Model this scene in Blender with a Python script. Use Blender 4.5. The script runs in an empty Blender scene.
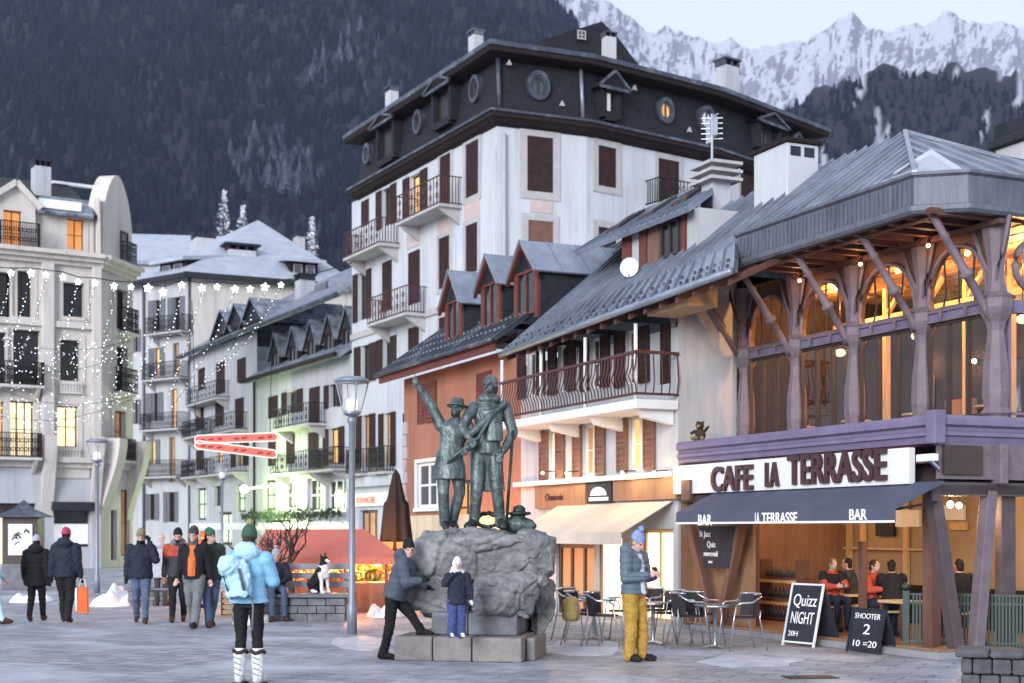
import bpy, bmesh, math, random
import numpy as np
from mathutils import Vector, Matrix, noise, Quaternion
rnd = random.Random(7)
R = math.radians
SC = bpy.context.scene
COL = SC.collection
# ------------------------------------------------------------------ camera, sky, sun, exposure
F, CX, HY, H = 1422.2, 512.0, 530.0, 1.72          # 50 mm lens, horizon row, eye height
cam = bpy.data.cameras.new('camera'); co = bpy.data.objects.new('camera', cam); COL.objects.link(co)
co.location = (0, 0, H); co.rotation_euler = (R(90), 0, 0)
cam.lens = 50; cam.sensor_width = 36; cam.shift_y = (HY - 341.5) / 1024; cam.clip_start = .1; cam.clip_end = 20000
cam.dof.use_dof = True; cam.dof.focus_distance = 19.6; cam.dof.aperture_fstop = 1.6
SC.camera = co
EXPO = 1.86
SUN_EL, SUN_AZ = R(14), R(205)                      # low winter sun veiled by cloud, behind the camera
w = bpy.data.worlds.new('World'); SC.world = w; w.use_nodes = True
nt = w.node_tree; bg = nt.nodes['Background']
sky = nt.nodes.new('ShaderNodeTexSky'); sky.sky_type = 'NISHITA'; sky.sun_disc = False
sky.sun_elevation = SUN_EL; sky.sun_rotation = SUN_AZ; sky.air_density = 1.0; sky.dust_density = 1.2; sky.ozone_density = 1.4
# an overcast deck: broken pale cloud mixed over the clear sky
tc = nt.nodes.new('ShaderNodeTexCoord'); nz = nt.nodes.new('ShaderNodeTexNoise'); nz.inputs['Scale'].default_value = 2.2
nz.inputs['Detail'].default_value = 5
rp = nt.nodes.new('ShaderNodeValToRGB'); rp.color_ramp.elements[0].position = .3; rp.color_ramp.elements[1].position = .75
rp.color_ramp.elements[0].color = (.72, .72, .72, 1); rp.color_ramp.elements[1].color = (.95, .95, .95, 1)
mx = nt.nodes.new('ShaderNodeMixRGB'); mx.inputs[2].default_value = (3.5, 3.78, 4.4, 1)
nt.links.new(tc.outputs['Generated'], nz.inputs['Vector']); nt.links.new(nz.outputs['Fac'], rp.inputs['Fac'])
nt.links.new(rp.outputs['Color'], mx.inputs[0]); nt.links.new(sky.outputs['Color'], mx.inputs[1])
nt.links.new(mx.outputs['Color'], bg.inputs['Color']); bg.inputs['Strength'].default_value = .075
sl = bpy.data.lights.new('sun', 'SUN'); so = bpy.data.objects.new('sun', sl); COL.objects.link(so)
sl.energy = .9; sl.angle = R(25); sl.color = (.90, .94, 1)
sd = Vector((math.sin(SUN_AZ) * math.cos(SUN_EL), math.cos(SUN_AZ) * math.cos(SUN_EL), math.sin(SUN_EL)))
so.rotation_euler = sd.to_track_quat('Z', 'Y').to_euler()
vs = SC.view_settings; SC.display_settings.display_device = 'sRGB'
vs.view_transform = 'Standard'; vs.look = 'None'; vs.gamma = 1; vs.use_curve_mapping = False; vs.exposure = EXPO
SC.cycles.max_bounces = 6; SC.cycles.diffuse_bounces = 3; SC.cycles.glossy_bounces = 3; SC.cycles.transparent_max_bounces = 12
SC.cycles.volume_bounces = 1; SC.cycles.sample_clamp_indirect = 6; SC.cycles.caustics_reflective = False; SC.cycles.caustics_refractive = False
SC.render.use_persistent_data = False
E0 = 2 ** -EXPO                                     # emission 1*E0 displays as white

# ------------------------------------------------------------------ measuring helpers
def gp(px, py):
    D = H * F / (py - HY); return Vector(((px - CX) / F * D, D, 0))
def at(px, py, D): return Vector(((px - CX) / F * D, D, H + (HY - py) / F * D))
class Fr:                                           # a facade frame: u along the wall, v inward, z up
    def __init__(s, p, u):
        s.o = Vector((p[0], p[1])); s.u = Vector(u).normalized(); s.v = Vector((-s.u.y, s.u.x)); s.ang = math.atan2(s.u.y, s.u.x)
    def U(s, px, v=0):
        a = (px - CX) / F; b = s.o + s.v * v
        return (a * b.y - b.x) / (s.u.x - a * s.u.y)
    def D(s, u, v=0): return s.o.y + s.u.y * u + s.v.y * v
    def Z(s, px, py, v=0): return H + (HY - py) / F * s.D(s.U(px, v), v)
    def rect(s, x0, x1, y0, y1, v=0):
        xm = (x0 + x1) / 2; return (s.U(x0, v), s.U(x1, v), s.Z(xm, y1, v), s.Z(xm, y0, v))
    def P(s, u, v=0, z=0):
        q = s.o + s.u * u + s.v * v; return Vector((q.x, q.y, z))
    def sub(s, u, v=0, turn=0):
        q = s.o + s.u * u + s.v * v; c, n = math.cos(turn), math.sin(turn)
        return Fr(q, (s.u.x * c - s.u.y * n, s.u.x * n + s.u.y * c))
WORLD = Fr((0, 0), (1, 0))

# ------------------------------------------------------------------ materials
MATS = {}
def M(name, col, rough=.7, var=.12, scale=3.0, bump=0.0, bscale=25.0, metal=0.0, spec=.4, col2=None, stretch=(1, 1, 1), detail=6):
    m = bpy.data.materials.new(name); m.use_nodes = True; n = m.node_tree.nodes; l = m.node_tree.links
    p = n['Principled BSDF']; p.inputs['Metallic'].default_value = metal; p.inputs['Specular IOR Level'].default_value = spec
    tc = n.new('ShaderNodeTexCoord'); mp = n.new('ShaderNodeMapping'); mp.inputs['Scale'].default_value = stretch
    l.new(tc.outputs['Object'], mp.inputs['Vector'])
    nz = n.new('ShaderNodeTexNoise'); nz.inputs['Scale'].default_value = scale; nz.inputs['Detail'].default_value = detail; nz.inputs['Roughness'].default_value = .65
    l.new(mp.outputs[0], nz.inputs['Vector'])
    r = n.new('ShaderNodeValToRGB'); e = r.color_ramp.elements; e[0].position = .32; e[1].position = .68
    a = [max(0, c * (1 - var)) for c in col]; b = list(col2) if col2 else [min(1, c * (1 + var)) for c in col]
    if col2: a = list(col)
    e[0].color = (*a, 1); e[1].color = (*b, 1)
    l.new(nz.outputs['Fac'], r.inputs['Fac']); l.new(r.outputs['Color'], p.inputs['Base Color'])
    rr = n.new('ShaderNodeMapRange'); rr.inputs['To Min'].default_value = max(.03, rough - .12); rr.inputs['To Max'].default_value = min(1, rough + .12)
    l.new(nz.outputs['Fac'], rr.inputs['Value']); l.new(rr.outputs[0], p.inputs['Roughness'])
    if name.startswith('plaster') or name.startswith('roof_metal') or name.startswith('fascia'):   # rain streaks, damp and dirt
        m2 = n.new('ShaderNodeMapping'); m2.inputs['Scale'].default_value = (2.6, 2.6, .22) if name[0] == 'p' else (1.2, 1.2, 1.2); l.new(tc.outputs['Object'], m2.inputs['Vector'])
        n2 = n.new('ShaderNodeTexNoise'); n2.inputs['Scale'].default_value = 1.0; n2.inputs['Detail'].default_value = 9; n2.inputs['Roughness'].default_value = .72; l.new(m2.outputs[0], n2.inputs['Vector'])
        r2 = n.new('ShaderNodeValToRGB'); r2.color_ramp.elements[0].position = .50; r2.color_ramp.elements[1].position = .74; r2.color_ramp.elements[0].color = (0, 0, 0, 1); r2.color_ramp.elements[1].color = (.62, .62, .62, 1)
        l.new(n2.outputs['Fac'], r2.inputs['Fac']); mq = n.new('ShaderNodeMixRGB'); mq.inputs[2].default_value = (*[c * .42 for c in col], 1) if name[0] != 'r' else (.34, .37, .43, 1)
        l.new(r2.outputs['Color'], mq.inputs[0]); l.new(r.outputs['Color'], mq.inputs[1]); l.new(mq.outputs['Color'], p.inputs['Base Color'])
    if bump:
        nb = n.new('ShaderNodeTexNoise'); nb.inputs['Scale'].default_value = bscale; nb.inputs['Detail'].default_value = 8
        l.new(mp.outputs[0], nb.inputs['Vector'])
        bm = n.new('ShaderNodeBump'); bm.inputs['Strength'].default_value = bump; bm.inputs['Distance'].default_value = .03
        l.new(nb.outputs['Fac'], bm.inputs['Height']); l.new(bm.outputs[0], p.inputs['Normal'])
    MATS[name] = m; return m
def EM(name, col, k, var=0.25, scale=4.0):          # something that gives off light; k = how bright it shows
    m = bpy.data.materials.new(name); m.use_nodes = True; n = m.node_tree.nodes; l = m.node_tree.links
    p = n['Principled BSDF']; p.inputs['Base Color'].default_value = (*[c * .5 for c in col], 1); p.inputs['Roughness'].default_value = .5
    tc = n.new('ShaderNodeTexCoord'); nz = n.new('ShaderNodeTexNoise'); nz.inputs['Scale'].default_value = scale; nz.inputs['Detail'].default_value = 3
    l.new(tc.outputs['Object'], nz.inputs['Vector'])
    r = n.new('ShaderNodeValToRGB'); r.color_ramp.elements[0].position = .3; r.color_ramp.elements[1].position = .7
    r.color_ramp.elements[0].color = (*[c * (1 - var) for c in col], 1); r.color_ramp.elements[1].color = (*col, 1)
    l.new(nz.outputs['Fac'], r.inputs['Fac']); l.new(r.outputs['Color'], p.inputs['Emission Color'])
    p.inputs['Emission Strength'].default_value = k * E0
    MATS[name] = m; return m
def glassmat(name, tint=(.9, .95, 1), refl=.25):
    m = bpy.data.materials.new(name); m.use_nodes = True; n = m.node_tree.nodes; l = m.node_tree.links
    out = n['Material Output']; n.remove(n['Principled BSDF'])
    t = n.new('ShaderNodeBsdfTransparent'); t.inputs['Color'].default_value = (*tint, 1)
    g = n.new('ShaderNodeBsdfGlossy'); g.inputs['Roughness'].default_value = .03
    f = n.new('ShaderNodeFresnel'); f.inputs['IOR'].default_value = 1.5
    ad = n.new('ShaderNodeMath'); ad.operation = 'MULTIPLY_ADD'; ad.inputs[1].default_value = 1.2; ad.inputs[2].default_value = refl * .1; ad.use_clamp = True
    mxs = n.new('ShaderNodeMixShader'); gb = n.new('ShaderNodeNewGeometry'); mr = n.new('ShaderNodeMapRange'); mr.inputs['To Min'].default_value = 1.5; mr.inputs['To Max'].default_value = 1 / 1.5; l.new(gb.outputs['Backfacing'], mr.inputs['Value']); l.new(mr.outputs[0], f.inputs['IOR']); l.new(f.outputs[0], ad.inputs[0]); l.new(ad.outputs[0], mxs.inputs[0])
    l.new(t.outputs[0], mxs.inputs[1]); l.new(g.outputs[0], mxs.inputs[2]); l.new(mxs.outputs[0], out.inputs['Surface'])
    MATS[name] = m; return m

M('plaster_white', (.44, .45, .475), .9, .10, .7, .15, 18, stretch=(1, 1, .35))
M('plaster_hotel', (.50, .525, .57), .9, .07, .5, .12, 14, stretch=(1, 1, .3))
M('plaster_cream', (.56, .53, .50), .9, .10, .6, .15, 14, stretch=(1, 1, .4))
M('plaster_grey', (.45, .46, .50), .9, .12, .6, .15, 14, stretch=(1, 1, .4))
M('plaster_ochre', (.33, .15, .10), .9, .14, .8, .2, 16, stretch=(1, 1, .35))
M('plaster_band', (.68, .55, .38), .85, .1, 1.2, .1, 20)
M('stone_trim', (.40, .39, .40), .85, .12, 3, .3, 30)
M('pink_panel', (.50, .40, .39), .9, .08, 2, .1, 20)
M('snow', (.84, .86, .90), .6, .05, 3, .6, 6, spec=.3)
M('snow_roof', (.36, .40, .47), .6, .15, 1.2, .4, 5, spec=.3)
M('slate', (.025, .028, .036), .6, .35, 5, .4, 30, spec=.2)
M('slate_snowy', (.045, .055, .075), .5, .35, 2.0, .4, 25, col2=(.32, .36, .44))
M('mansard', (.02, .021, .028), .7, .3, 4, .3, 20, spec=.15)
M('dark_wood', (.022, .015, .015), .7, .3, 6, .3, 30, spec=.15)
M('eave_wood', (.10, .045, .035), .6, .3, 6, .3, 30, stretch=(1, 1, 3))
M('roof_metal', (.22, .255, .32), .34, .35, 1.1, .12, 6, metal=.35, spec=.5)
M('roof_metal_dark', (.055, .065, .09), .45, .3, 1.5, .15, 8, metal=.3)
M('fascia_metal', (.12, .13, .165), .5, .25, 2.5, .25, 14, metal=.1, stretch=(4, 4, .6))
M('shutter_brown', (.04, .022, .022), .7, .3, 4, .15, 30, spec=.15)
M('shutter_wood', (.17, .085, .062), .6, .2, 4, .15, 30)
M('shutter_red', (.13, .035, .025), .6, .2, 4, .15, 30)
M('shutter_grey', (.13, .14, .17), .65, .15, 4, .1, 30)
M('iron', (.02, .02, .023), .5, .2, 8, .1, 40, metal=.5)
M('iron_rust', (.09, .038, .038), .6, .2, 8, .1, 40, metal=.2)
M('iron_green', (.028, .048, .044), .5, .2, 8, .15, 40, metal=.2)
M('iron_grey', (.12, .13, .15), .5, .2, 8, .15, 40, metal=.3)
M('steel', (.55, .57, .60), .3, .1, 6, 0, 20, metal=.9)
M('weave', (.035, .03, .032), .6, .3, 60, .5, 120)
M('glass_dark', (.012, .013, .018), .08, .3, 2, 0, spec=.45)
M('glass_grey', (.06, .07, .09), .1, .3, 1, 0, spec=.6)
M('white_paint', (.74, .74, .75), .6, .06, 3, .08, 20)
M('frame_dark', (.05, .035, .032), .5, .2, 5, .1, 30)
M('mauve_post', (.16, .125, .15), .6, .18, 5, .3, 24)
M('mauve_paint', (.17, .14, .235), .55, .15, 3, .12, 14)
M('cafe_wood', (.13, .065, .05), .55, .25, 3, .25, 20, stretch=(1, 1, .3))
M('cafe_beam', (.085, .062, .068), .55, .2, 3, .2, 20)
M('warm_plank', (.27, .15, .085), .6, .2, 2, .2, 14, stretch=(4, 4, .5))
M('warm_wall', (.33, .245, .165), .8, .12, 1.5, .1, 12)
M('pale_timber', (.55, .38, .20), .6, .18, 3, .2, 18, stretch=(3, 3, .6))
M('awning_navy', (.075, .085, .13), .8, .12, 2, .15, 50)
M('awning_cream', (.60, .53, .44), .85, .08, 2, .1, 40)
M('letter_maroon', (.055, .022, .030), .5, .1, 4, 0)
M('letter_white', (.85, .85, .85), .6, .04, 4, 0)
M('board_black', (.018, .022, .035), .75, .4, 5, .05, 30)
M('granite_block', (.23, .208, .205), .8, .2, 6, .4, 40)
M('stone_wall', (.16, .165, .185), .85, .35, 4, .5, 20)
M('concrete', (.26, .26, .28), .85, .15, 3, .25, 30)
M('dark_stone', (.085, .088, .10), .85, .4, 5, .8, 12)
M('parasol', (.014, .009, .009), .85, .2, 4, .25, 14, stretch=(3, 3, .5))
M('stall_roof', (.55, .15, .11), .75, .1, 1.2, .15, 10)
M('bark', (.06, .045, .04), .9, .3, 10, .5, 40)
M('post_paint', (.22, .25, .31), .45, .15, 3, .05, 30, metal=.3)
M('skin', (.55, .34, .27), .55, .08, 20, .05, 80)
M('bronze', (.035, .048, .05), .42, .3, 5, .3, 30, metal=.4, col2=(.16, .21, .21))
M('bronze_dark', (.02, .028, .03), .42, .3, 5, .3, 30, metal=.6, col2=(.06, .08, .08))
M('evergreen', (.03, .055, .03), .8, .4, 20, .4, 50)
EM('lit_warm', (1, .55, .20), .95, .45, 2.5)
EM('lit_pale', (1, .78, .48), 1.6, .35, 2)
EM('lit_orange', (1, .38, .10), .75, .4, 2.5)
EM('lit_dim', (.8, .42, .2), .3, .5, 2)
EM('lit_green', (.75, 1, .62), 1.1, .5, .9)
EM('bulb_white', (.92, .96, 1), 5, .05)
EM('bulb_warm', (1, .75, .45), 9, .05)
EM('bulb_small', (.86, .93, 1), 3.6, .05)
EM('lit_shop', (1, .80, .50), 3.0, .3, 2)
EM('neon_red', (1, .09, .055), .95, .45, 6)
EM('neon_white', (1, .85, .8), 1.1, .1)
EM('lamp_opal', (.95, .92, .85), 1.2, .1)
EM('screen_white', (.9, .95, 1), .65, .4, 3)
glassmat('glass_clear', (.96, .96, .96), .1); glassmat('glass_dusk', (.75, .75, .78), .6)

# ------------------------------------------------------------------ mesh builder
class MB:
    def __init__(s, fr=WORLD): s.fr = fr; s.v = []; s.f = []
    def pt(s, p): s.v.append(s.fr.P(p[0], p[1], p[2])); return len(s.v) - 1
    def pts(s, ps): return [s.pt(p) for p in ps]
    def face(s, ps): s.f.append(s.pts(ps)); return s
    def box(s, x0, x1, y0, y1, z0, z1):
        return s.hexa([(x0, y0, z0), (x1, y0, z0), (x1, y1, z0), (x0, y1, z0), (x0, y0, z1), (x1, y0, z1), (x1, y1, z1), (x0, y1, z1)])
    def hexa(s, p):
        i = s.pts(p)
        for q in ((3, 2, 1, 0), (4, 5, 6, 7), (0, 1, 5, 4), (1, 2, 6, 5), (2, 3, 7, 6), (3, 0, 4, 7)): s.f.append([i[k] for k in q])
        return s
    def prism(s, prof, d):                           # prof: list of 3D points, d: extrusion vector
        n = len(prof); a = s.pts(prof); b = s.pts([(p[0] + d[0], p[1] + d[1], p[2] + d[2]) for p in prof])
        s.f.append(a[::-1]); s.f.append(b)
        for k in range(n): s.f.append([a[k], a[(k + 1) % n], b[(k + 1) % n], b[k]])
        return s
    def tube(s, path, r, n=8, closed=False):
        path = [Vector(p) for p in path]; N = len(path); rs = r if isinstance(r, (list, tuple)) else [r] * N; rings = []
        for k in range(N):
            if closed: t = path[(k + 1) % N] - path[k - 1]
            else: t = path[min(k + 1, N - 1)] - path[max(k - 1, 0)]
            if t.length < 1e-9: t = Vector((0, 0, 1))
            t.normalize(); ref = Vector((0, 0, 1)) if abs(t.z) < .95 else Vector((1, 0, 0))
            a = t.cross(ref).normalized(); b = a.cross(t)
            rings.append(s.pts([path[k] + a * math.cos(2 * math.pi * j / n) * rs[k] + b * math.sin(2 * math.pi * j / n) * rs[k] for j in range(n)]))
        for k in range(N if closed else N - 1):
            A, B = rings[k], rings[(k + 1) % N]
            for j in range(n): s.f.append([A[j], A[(j + 1) % n], B[(j + 1) % n], B[j]])
        if not closed: s.f.append(rings[0][::-1]); s.f.append(rings[-1])
        return s
    def bar(s, a, b, w, h=None):                     # square-section bar between two points
        a, b = Vector(a), Vector(b); t = (b - a).normalized(); ref = Vector((0, 0, 1)) if abs(t.z) < .95 else Vector((1, 0, 0))
        x = t.cross(ref).normalized() * w / 2; y = x.cross(t).normalized() * (h or w) / 2
        return s.hexa([a - x - y, a + x - y, a + x + y, a - x + y, b - x - y, b + x - y, b + x + y, b - x + y])
    def lathe(s, prof, c=(0, 0, 0), n=16):           # prof: (radius, z)
        rings = []
        for r, z in prof: rings.append(s.pts([(c[0] + r * math.cos(2 * math.pi * j / n), c[1] + r * math.sin(2 * math.pi * j / n), c[2] + z) for j in range(n)]))
        for A, B in zip(rings, rings[1:]):
            for j in range(n): s.f.append([A[j], A[(j + 1) % n], B[(j + 1) % n], B[j]])
        s.f.append(rings[0][::-1]); s.f.append(rings[-1]); return s
    def ball(s, c, r, n=10, m=6):
        r = (r, r, r) if not isinstance(r, (tuple, list)) else r
        prof = [(math.sin(math.pi * k / m), -math.cos(math.pi * k / m)) for k in range(m + 1)]; rings = []
        for q, z in prof: rings.append(s.pts([(c[0] + max(q, .02) * r[0] * math.cos(2 * math.pi * j / n), c[1] + max(q, .02) * r[1] * math.sin(2 * math.pi * j / n), c[2] + z * r[2]) for j in range(n)]))
        for A, B in zip(rings, rings[1:]):
            for j in range(n): s.f.append([A[j], A[(j + 1) % n], B[(j + 1) % n], B[j]])
        s.f.append(rings[0][::-1]); s.f.append(rings[-1]); return s
    def wall(s, u0, u1, z0, z1, holes, v=0.0, depth=.18):
        us = sorted({u0, u1, *[h[0] for h in holes], *[h[1] for h in holes]}); zs = sorted({z0, z1, *[h[2] for h in holes], *[h[3] for h in holes]})
        us = [x for x in us if u0 <= x <= u1]; zs = [x for x in zs if z0 <= x <= z1]
        idx = {}
        def I(x, z):
            if (x, z) not in idx: idx[(x, z)] = s.pt((x, v, z))
            return idx[(x, z)]
        for a, b in zip(us, us[1:]):
            for c, d in zip(zs, zs[1:]):
                if any(h[0] < (a + b) / 2 < h[1] and h[2] < (c + d) / 2 < h[3] for h in holes): continue
                s.f.append([I(a, c), I(b, c), I(b, d), I(a, d)])
        for h in holes:
            a, b, c, d = h[:4]
            s.face([(a, v, c), (a, v, d), (a, v + depth, d), (a, v + depth, c)]); s.face([(b, v, c), (b, v + depth, c), (b, v + depth, d), (b, v, d)])
            s.face([(a, v, c), (a, v + depth, c), (b, v + depth, c), (b, v, c)]); s.face([(a, v, d), (b, v, d), (b, v + depth, d), (a, v + depth, d)])
        return s
    def slab(s, A, B, C, D, t=.06, seams=0, sh=.035, sw=.03):  # a roof plane: A,B eave, C above B, D above A; thickness below, seams standing above
        A, B, C, D = map(Vector, (A, B, C, D)); n = (B - A).cross(D - A)
        if n.length < 1e-9: n = (C - A).cross(D - A)
        n.normalize(); n = n if n.z > 0 else -n
        s.hexa([A - n * t, B - n * t, C - n * t, D - n * t, A, B, C, D])
        for k in range(seams + 1):
            if not seams: break
            f = k / seams; p, q = A.lerp(B, f), D.lerp(C, f)
            if (q - p).length < .05: continue
            e = (B - A).normalized() * sw / 2
            s.hexa([p - e, p + e, q + e, q - e, p - e + n * sh, p + e + n * sh, q + e + n * sh, q - e + n * sh])
        return s
    def build(s, name, mat, parent=None, smooth=False, bevel=0):
        o = mk(name, s.v, s.f, mat, parent, smooth)
        if bevel:
            b = o.modifiers.new('bevel', 'BEVEL'); b.width = bevel; b.segments = 2; b.limit_method = 'ANGLE'; b.angle_limit = R(40)
        return o
def mk(name, verts, faces, mat, parent=None, smooth=False):
    me = bpy.data.meshes.new(name); org = Vector(parent['_w']) if parent is not None and '_w' in parent else Vector((0, 0, 0))
    if parent is None and len(verts):                # a thing of one mesh: its origin at its own foot
        xs = [v[0] for v in verts]; ys = [v[1] for v in verts]; zs = [v[2] for v in verts]
        org = Vector(((min(xs) + max(xs)) / 2, (min(ys) + max(ys)) / 2, min(zs)))
    me.from_pydata([tuple(Vector(v) - org) for v in verts], [], faces)
    me.update()
    bm = bmesh.new(); bm.from_mesh(me); bmesh.ops.recalc_face_normals(bm, faces=bm.faces); bm.to_mesh(me); bm.free()
    for m_ in (mat if isinstance(mat, (list, tuple)) else [mat]): me.materials.append(MATS[m_])
    o = bpy.data.objects.new(name, me); COL.objects.link(o)
    if smooth:
        me.polygons.foreach_set('use_smooth', [True] * len(me.polygons))
    if parent is None: o.location = org; o['_w'] = tuple(org)
    else: o.parent = parent; o['_w'] = tuple(org)
    return o
def tag(o, label, cat, group=None, kind=None):
    if label: o['label'] = label
    if cat: o['category'] = cat
    if group: o['group'] = group
    if kind: o['kind'] = kind
    return o
def thing(name, label, cat, loc, group=None):
    o = bpy.data.objects.new(name, None); COL.objects.link(o); o.location = loc; o['_w'] = tuple(loc); o.empty_display_size = .3
    return tag(o, label, cat, group)
def copy_tree(o, loc, label=None, rz=None):          # a thing, its parts and their sub-parts; the copies share mesh data
    r = o.copy(); COL.objects.link(r); r.location = loc
    if rz is not None: r.rotation_euler.z = rz
    if label: r['label'] = label
    def kids(a, b):
        for ch in [c for c in a.children]:
            d = ch.copy(); COL.objects.link(d); d.parent = b; kids(ch, d)
    kids(o, r); return r
def text_mesh(txt, fr, u, z, v, size, mat, parent, name='lettering', sx=1.0, ex=.012, bold=0.0, align='LEFT', tilt=None, spacing=1.0, slope=0):
    c = bpy.data.curves.new('t', 'FONT'); c.body = txt; c.size = size; c.extrude = ex; c.offset = bold; c.align_x = align; c.space_character = spacing
    t = bpy.data.objects.new('t', c); COL.objects.link(t)
    dg = bpy.context.evaluated_depsgraph_get(); me = bpy.data.meshes.new_from_object(t.evaluated_get(dg))
    vs_ = []; 
    for q in me.vertices:
        x, y, e = q.co.x * sx, q.co.y, q.co.z
        if tilt: p = fr.P(u + x, v - e + y * tilt[0], z + y * tilt[1])
        else: p = fr.P(u + x, v - e, z + y + x * slope)
        vs_.append(p)
    fs = [list(p.vertices) for p in me.polygons]
    bpy.data.objects.remove(t); bpy.data.meshes.remove(me)
    return mk(name, vs_, fs, mat, parent)
# ------------------------------------------------------------------ setting: ground, hills, far peaks, haze
def paving_mat():
    m = bpy.data.materials.new('plaza_paving'); m.use_nodes = True; n = m.node_tree.nodes; l = m.node_tree.links; p = n['Principled BSDF']
    tc = n.new('ShaderNodeTexCoord'); mp = n.new('ShaderNodeMapping'); mp.inputs['Rotation'].default_value = (0, 0, R(24)); l.new(tc.outputs['Object'], mp.inputs['Vector'])
    br = n.new('ShaderNodeTexBrick'); br.inputs['Scale'].default_value = 1.0; br.inputs['Brick Width'].default_value = .62; br.inputs['Row Height'].default_value = .31
    br.inputs['Mortar Size'].default_value = .016; br.inputs['Mortar Smooth'].default_value = .3; br.inputs['Bias'].default_value = 0
    br.inputs['Color1'].default_value = (.25, .257, .285, 1); br.inputs['Color2'].default_value = (.37, .378, .41, 1); br.inputs['Mortar'].default_value = (.15, .153, .17, 1)
    l.new(mp.outputs[0], br.inputs['Vector'])
    n1 = n.new('ShaderNodeTexNoise'); n1.inputs['Scale'].default_value = .22; n1.inputs['Detail'].default_value = 7; n1.inputs['Roughness'].default_value = .6; l.new(mp.outputs[0], n1.inputs['Vector'])
    n2 = n.new('ShaderNodeTexNoise'); n2.inputs['Scale'].default_value = 3.5; n2.inputs['Detail'].default_value = 8; n2.inputs['Roughness'].default_value = .7; l.new(mp.outputs[0], n2.inputs['Vector'])
    n3 = n.new('ShaderNodeTexNoise'); n3.inputs['Scale'].default_value = .5; n3.inputs['Detail'].default_value = 6; n3.inputs['Distortion'].default_value = .6; l.new(mp.outputs[0], n3.inputs['Vector'])
    m1 = n.new('ShaderNodeMixRGB'); m1.blend_type = 'MULTIPLY'; m1.inputs[0].default_value = .8
    r1 = n.new('ShaderNodeValToRGB'); r1.color_ramp.elements[0].position = .3; r1.color_ramp.elements[1].position = .7; r1.color_ramp.elements[0].color = (.5, .52, .56, 1); r1.color_ramp.elements[1].color = (1.25, 1.25, 1.28, 1)
    l.new(n2.outputs['Fac'], r1.inputs['Fac']); l.new(br.outputs['Color'], m1.inputs[1]); l.new(r1.outputs['Color'], m1.inputs[2])
    m2 = n.new('ShaderNodeMixRGB'); m2.inputs[2].default_value = (.50, .53, .61, 1)     # trodden frost and salt
    r2 = n.new('ShaderNodeValToRGB'); r2.color_ramp.elements[0].position = .47; r2.color_ramp.elements[1].position = .68; r2.color_ramp.elements[1].color = (.75, .75, .75, 1)
    l.new(n3.outputs['Fac'], r2.inputs['Fac']); l.new(r2.outputs['Color'], m2.inputs[0]); l.new(m1.outputs['Color'], m2.inputs[1]); l.new(m2.outputs['Color'], p.inputs['Base Color'])
    r3 = n.new('ShaderNodeMapRange'); r3.inputs['From Min'].default_value = .35; r3.inputs['From Max'].default_value = .65; r3.inputs['To Min'].default_value = .45; r3.inputs['To Max'].default_value = .88
    l.new(n1.outputs['Fac'], r3.inputs['Value']); l.new(r3.outputs[0], p.inputs['Roughness'])
    bp = n.new('ShaderNodeBump'); bp.inputs['Strength'].default_value = .5; bp.inputs['Distance'].default_value = .01
    ad = n.new('ShaderNodeMath'); ad.operation = 'MULTIPLY_ADD'; ad.inputs[1].default_value = .5; l.new(n2.outputs['Fac'], ad.inputs[0]); l.new(br.outputs['Fac'], ad.inputs[2])
    iv = n.new('ShaderNodeMath'); iv.operation = 'MULTIPLY'; iv.inputs[1].default_value = -1; l.new(br.outputs['Fac'], iv.inputs[0]); l.new(iv.outputs[0], ad.inputs[2])
    l.new(ad.outputs[0], bp.inputs['Height']); l.new(bp.outputs[0], p.inputs['Normal'])
    MATS['plaza_paving'] = m
paving_mat()
def sheet(name, x0, x1, y0, y1, nx, ny, zf, mat):
    vs_ = [(x0 + (x1 - x0) * i / nx, y0 + (y1 - y0) * j / ny, 0) for j in range(ny + 1) for i in range(nx + 1)]
    vs_ = [(x, y, zf(x, y)) for x, y, _ in vs_]
    fs = [[j * (nx + 1) + i, j * (nx + 1) + i + 1, (j + 1) * (nx + 1) + i + 1, (j + 1) * (nx + 1) + i] for j in range(ny) for i in range(nx)]
    return mk(name, vs_, fs, mat)
g = sheet('ground', -2400, 2400, -50, 4000, 24, 20, lambda x, y: 0, 'plaza_paving'); tag(g, 'wet grey stone paving of the square', 'paving', kind='structure')

def interp(xs, ys, x): return float(np.interp(x, xs, ys))
def fbm(p, o=5): return noise.fractal(p, .9, 2.1, o)
def forest_floor_mat():                               # dark litter under the trees, snow lying in chutes and clearings
    m = bpy.data.materials.new('forest_floor'); m.use_nodes = True; n = m.node_tree.nodes; l = m.node_tree.links; p = n['Principled BSDF']; p.inputs['Roughness'].default_value = .9
    an = n.new('ShaderNodeAttribute'); an.attribute_name = 'snow_cover'; mx = n.new('ShaderNodeMixRGB'); mx.inputs[1].default_value = (.004, .006, .009, 1); mx.inputs[2].default_value = (.36, .39, .45, 1)
    l.new(an.outputs['Fac'], mx.inputs[0]); l.new(mx.outputs[0], p.inputs['Base Color']); MATS['forest_floor'] = m
forest_floor_mat()
def is_chute(a, y): return False and abs(noise.noise(Vector((a * 30 + .2 * math.sin(y / 90), y / 1500, 21)))) < .022 and noise.noise(Vector((a * 9, y / 140, 7))) + .5 * noise.noise(Vector((a * 45, y / 60, 9))) > .05
def is_clear(a, y): return CX + a * F > 700 and noise.noise(Vector((a * 130, y / 60, 3))) + .5 * noise.noise(Vector((a * 320, y / 25, 8))) > .36
M('hill_snow', (.6, .65, .72), .8, .2, .02, .3, .1)
CREST = ([-700, 0, 300, 430, 520, 600, 640, 700, 740, 790, 830, 880, 940, 1024, 1150, 1500], [-420, -330, -200, -110, -40, 30, 62, 105, 128, 118, 96, 80, 84, 97, 110, 120])
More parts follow.
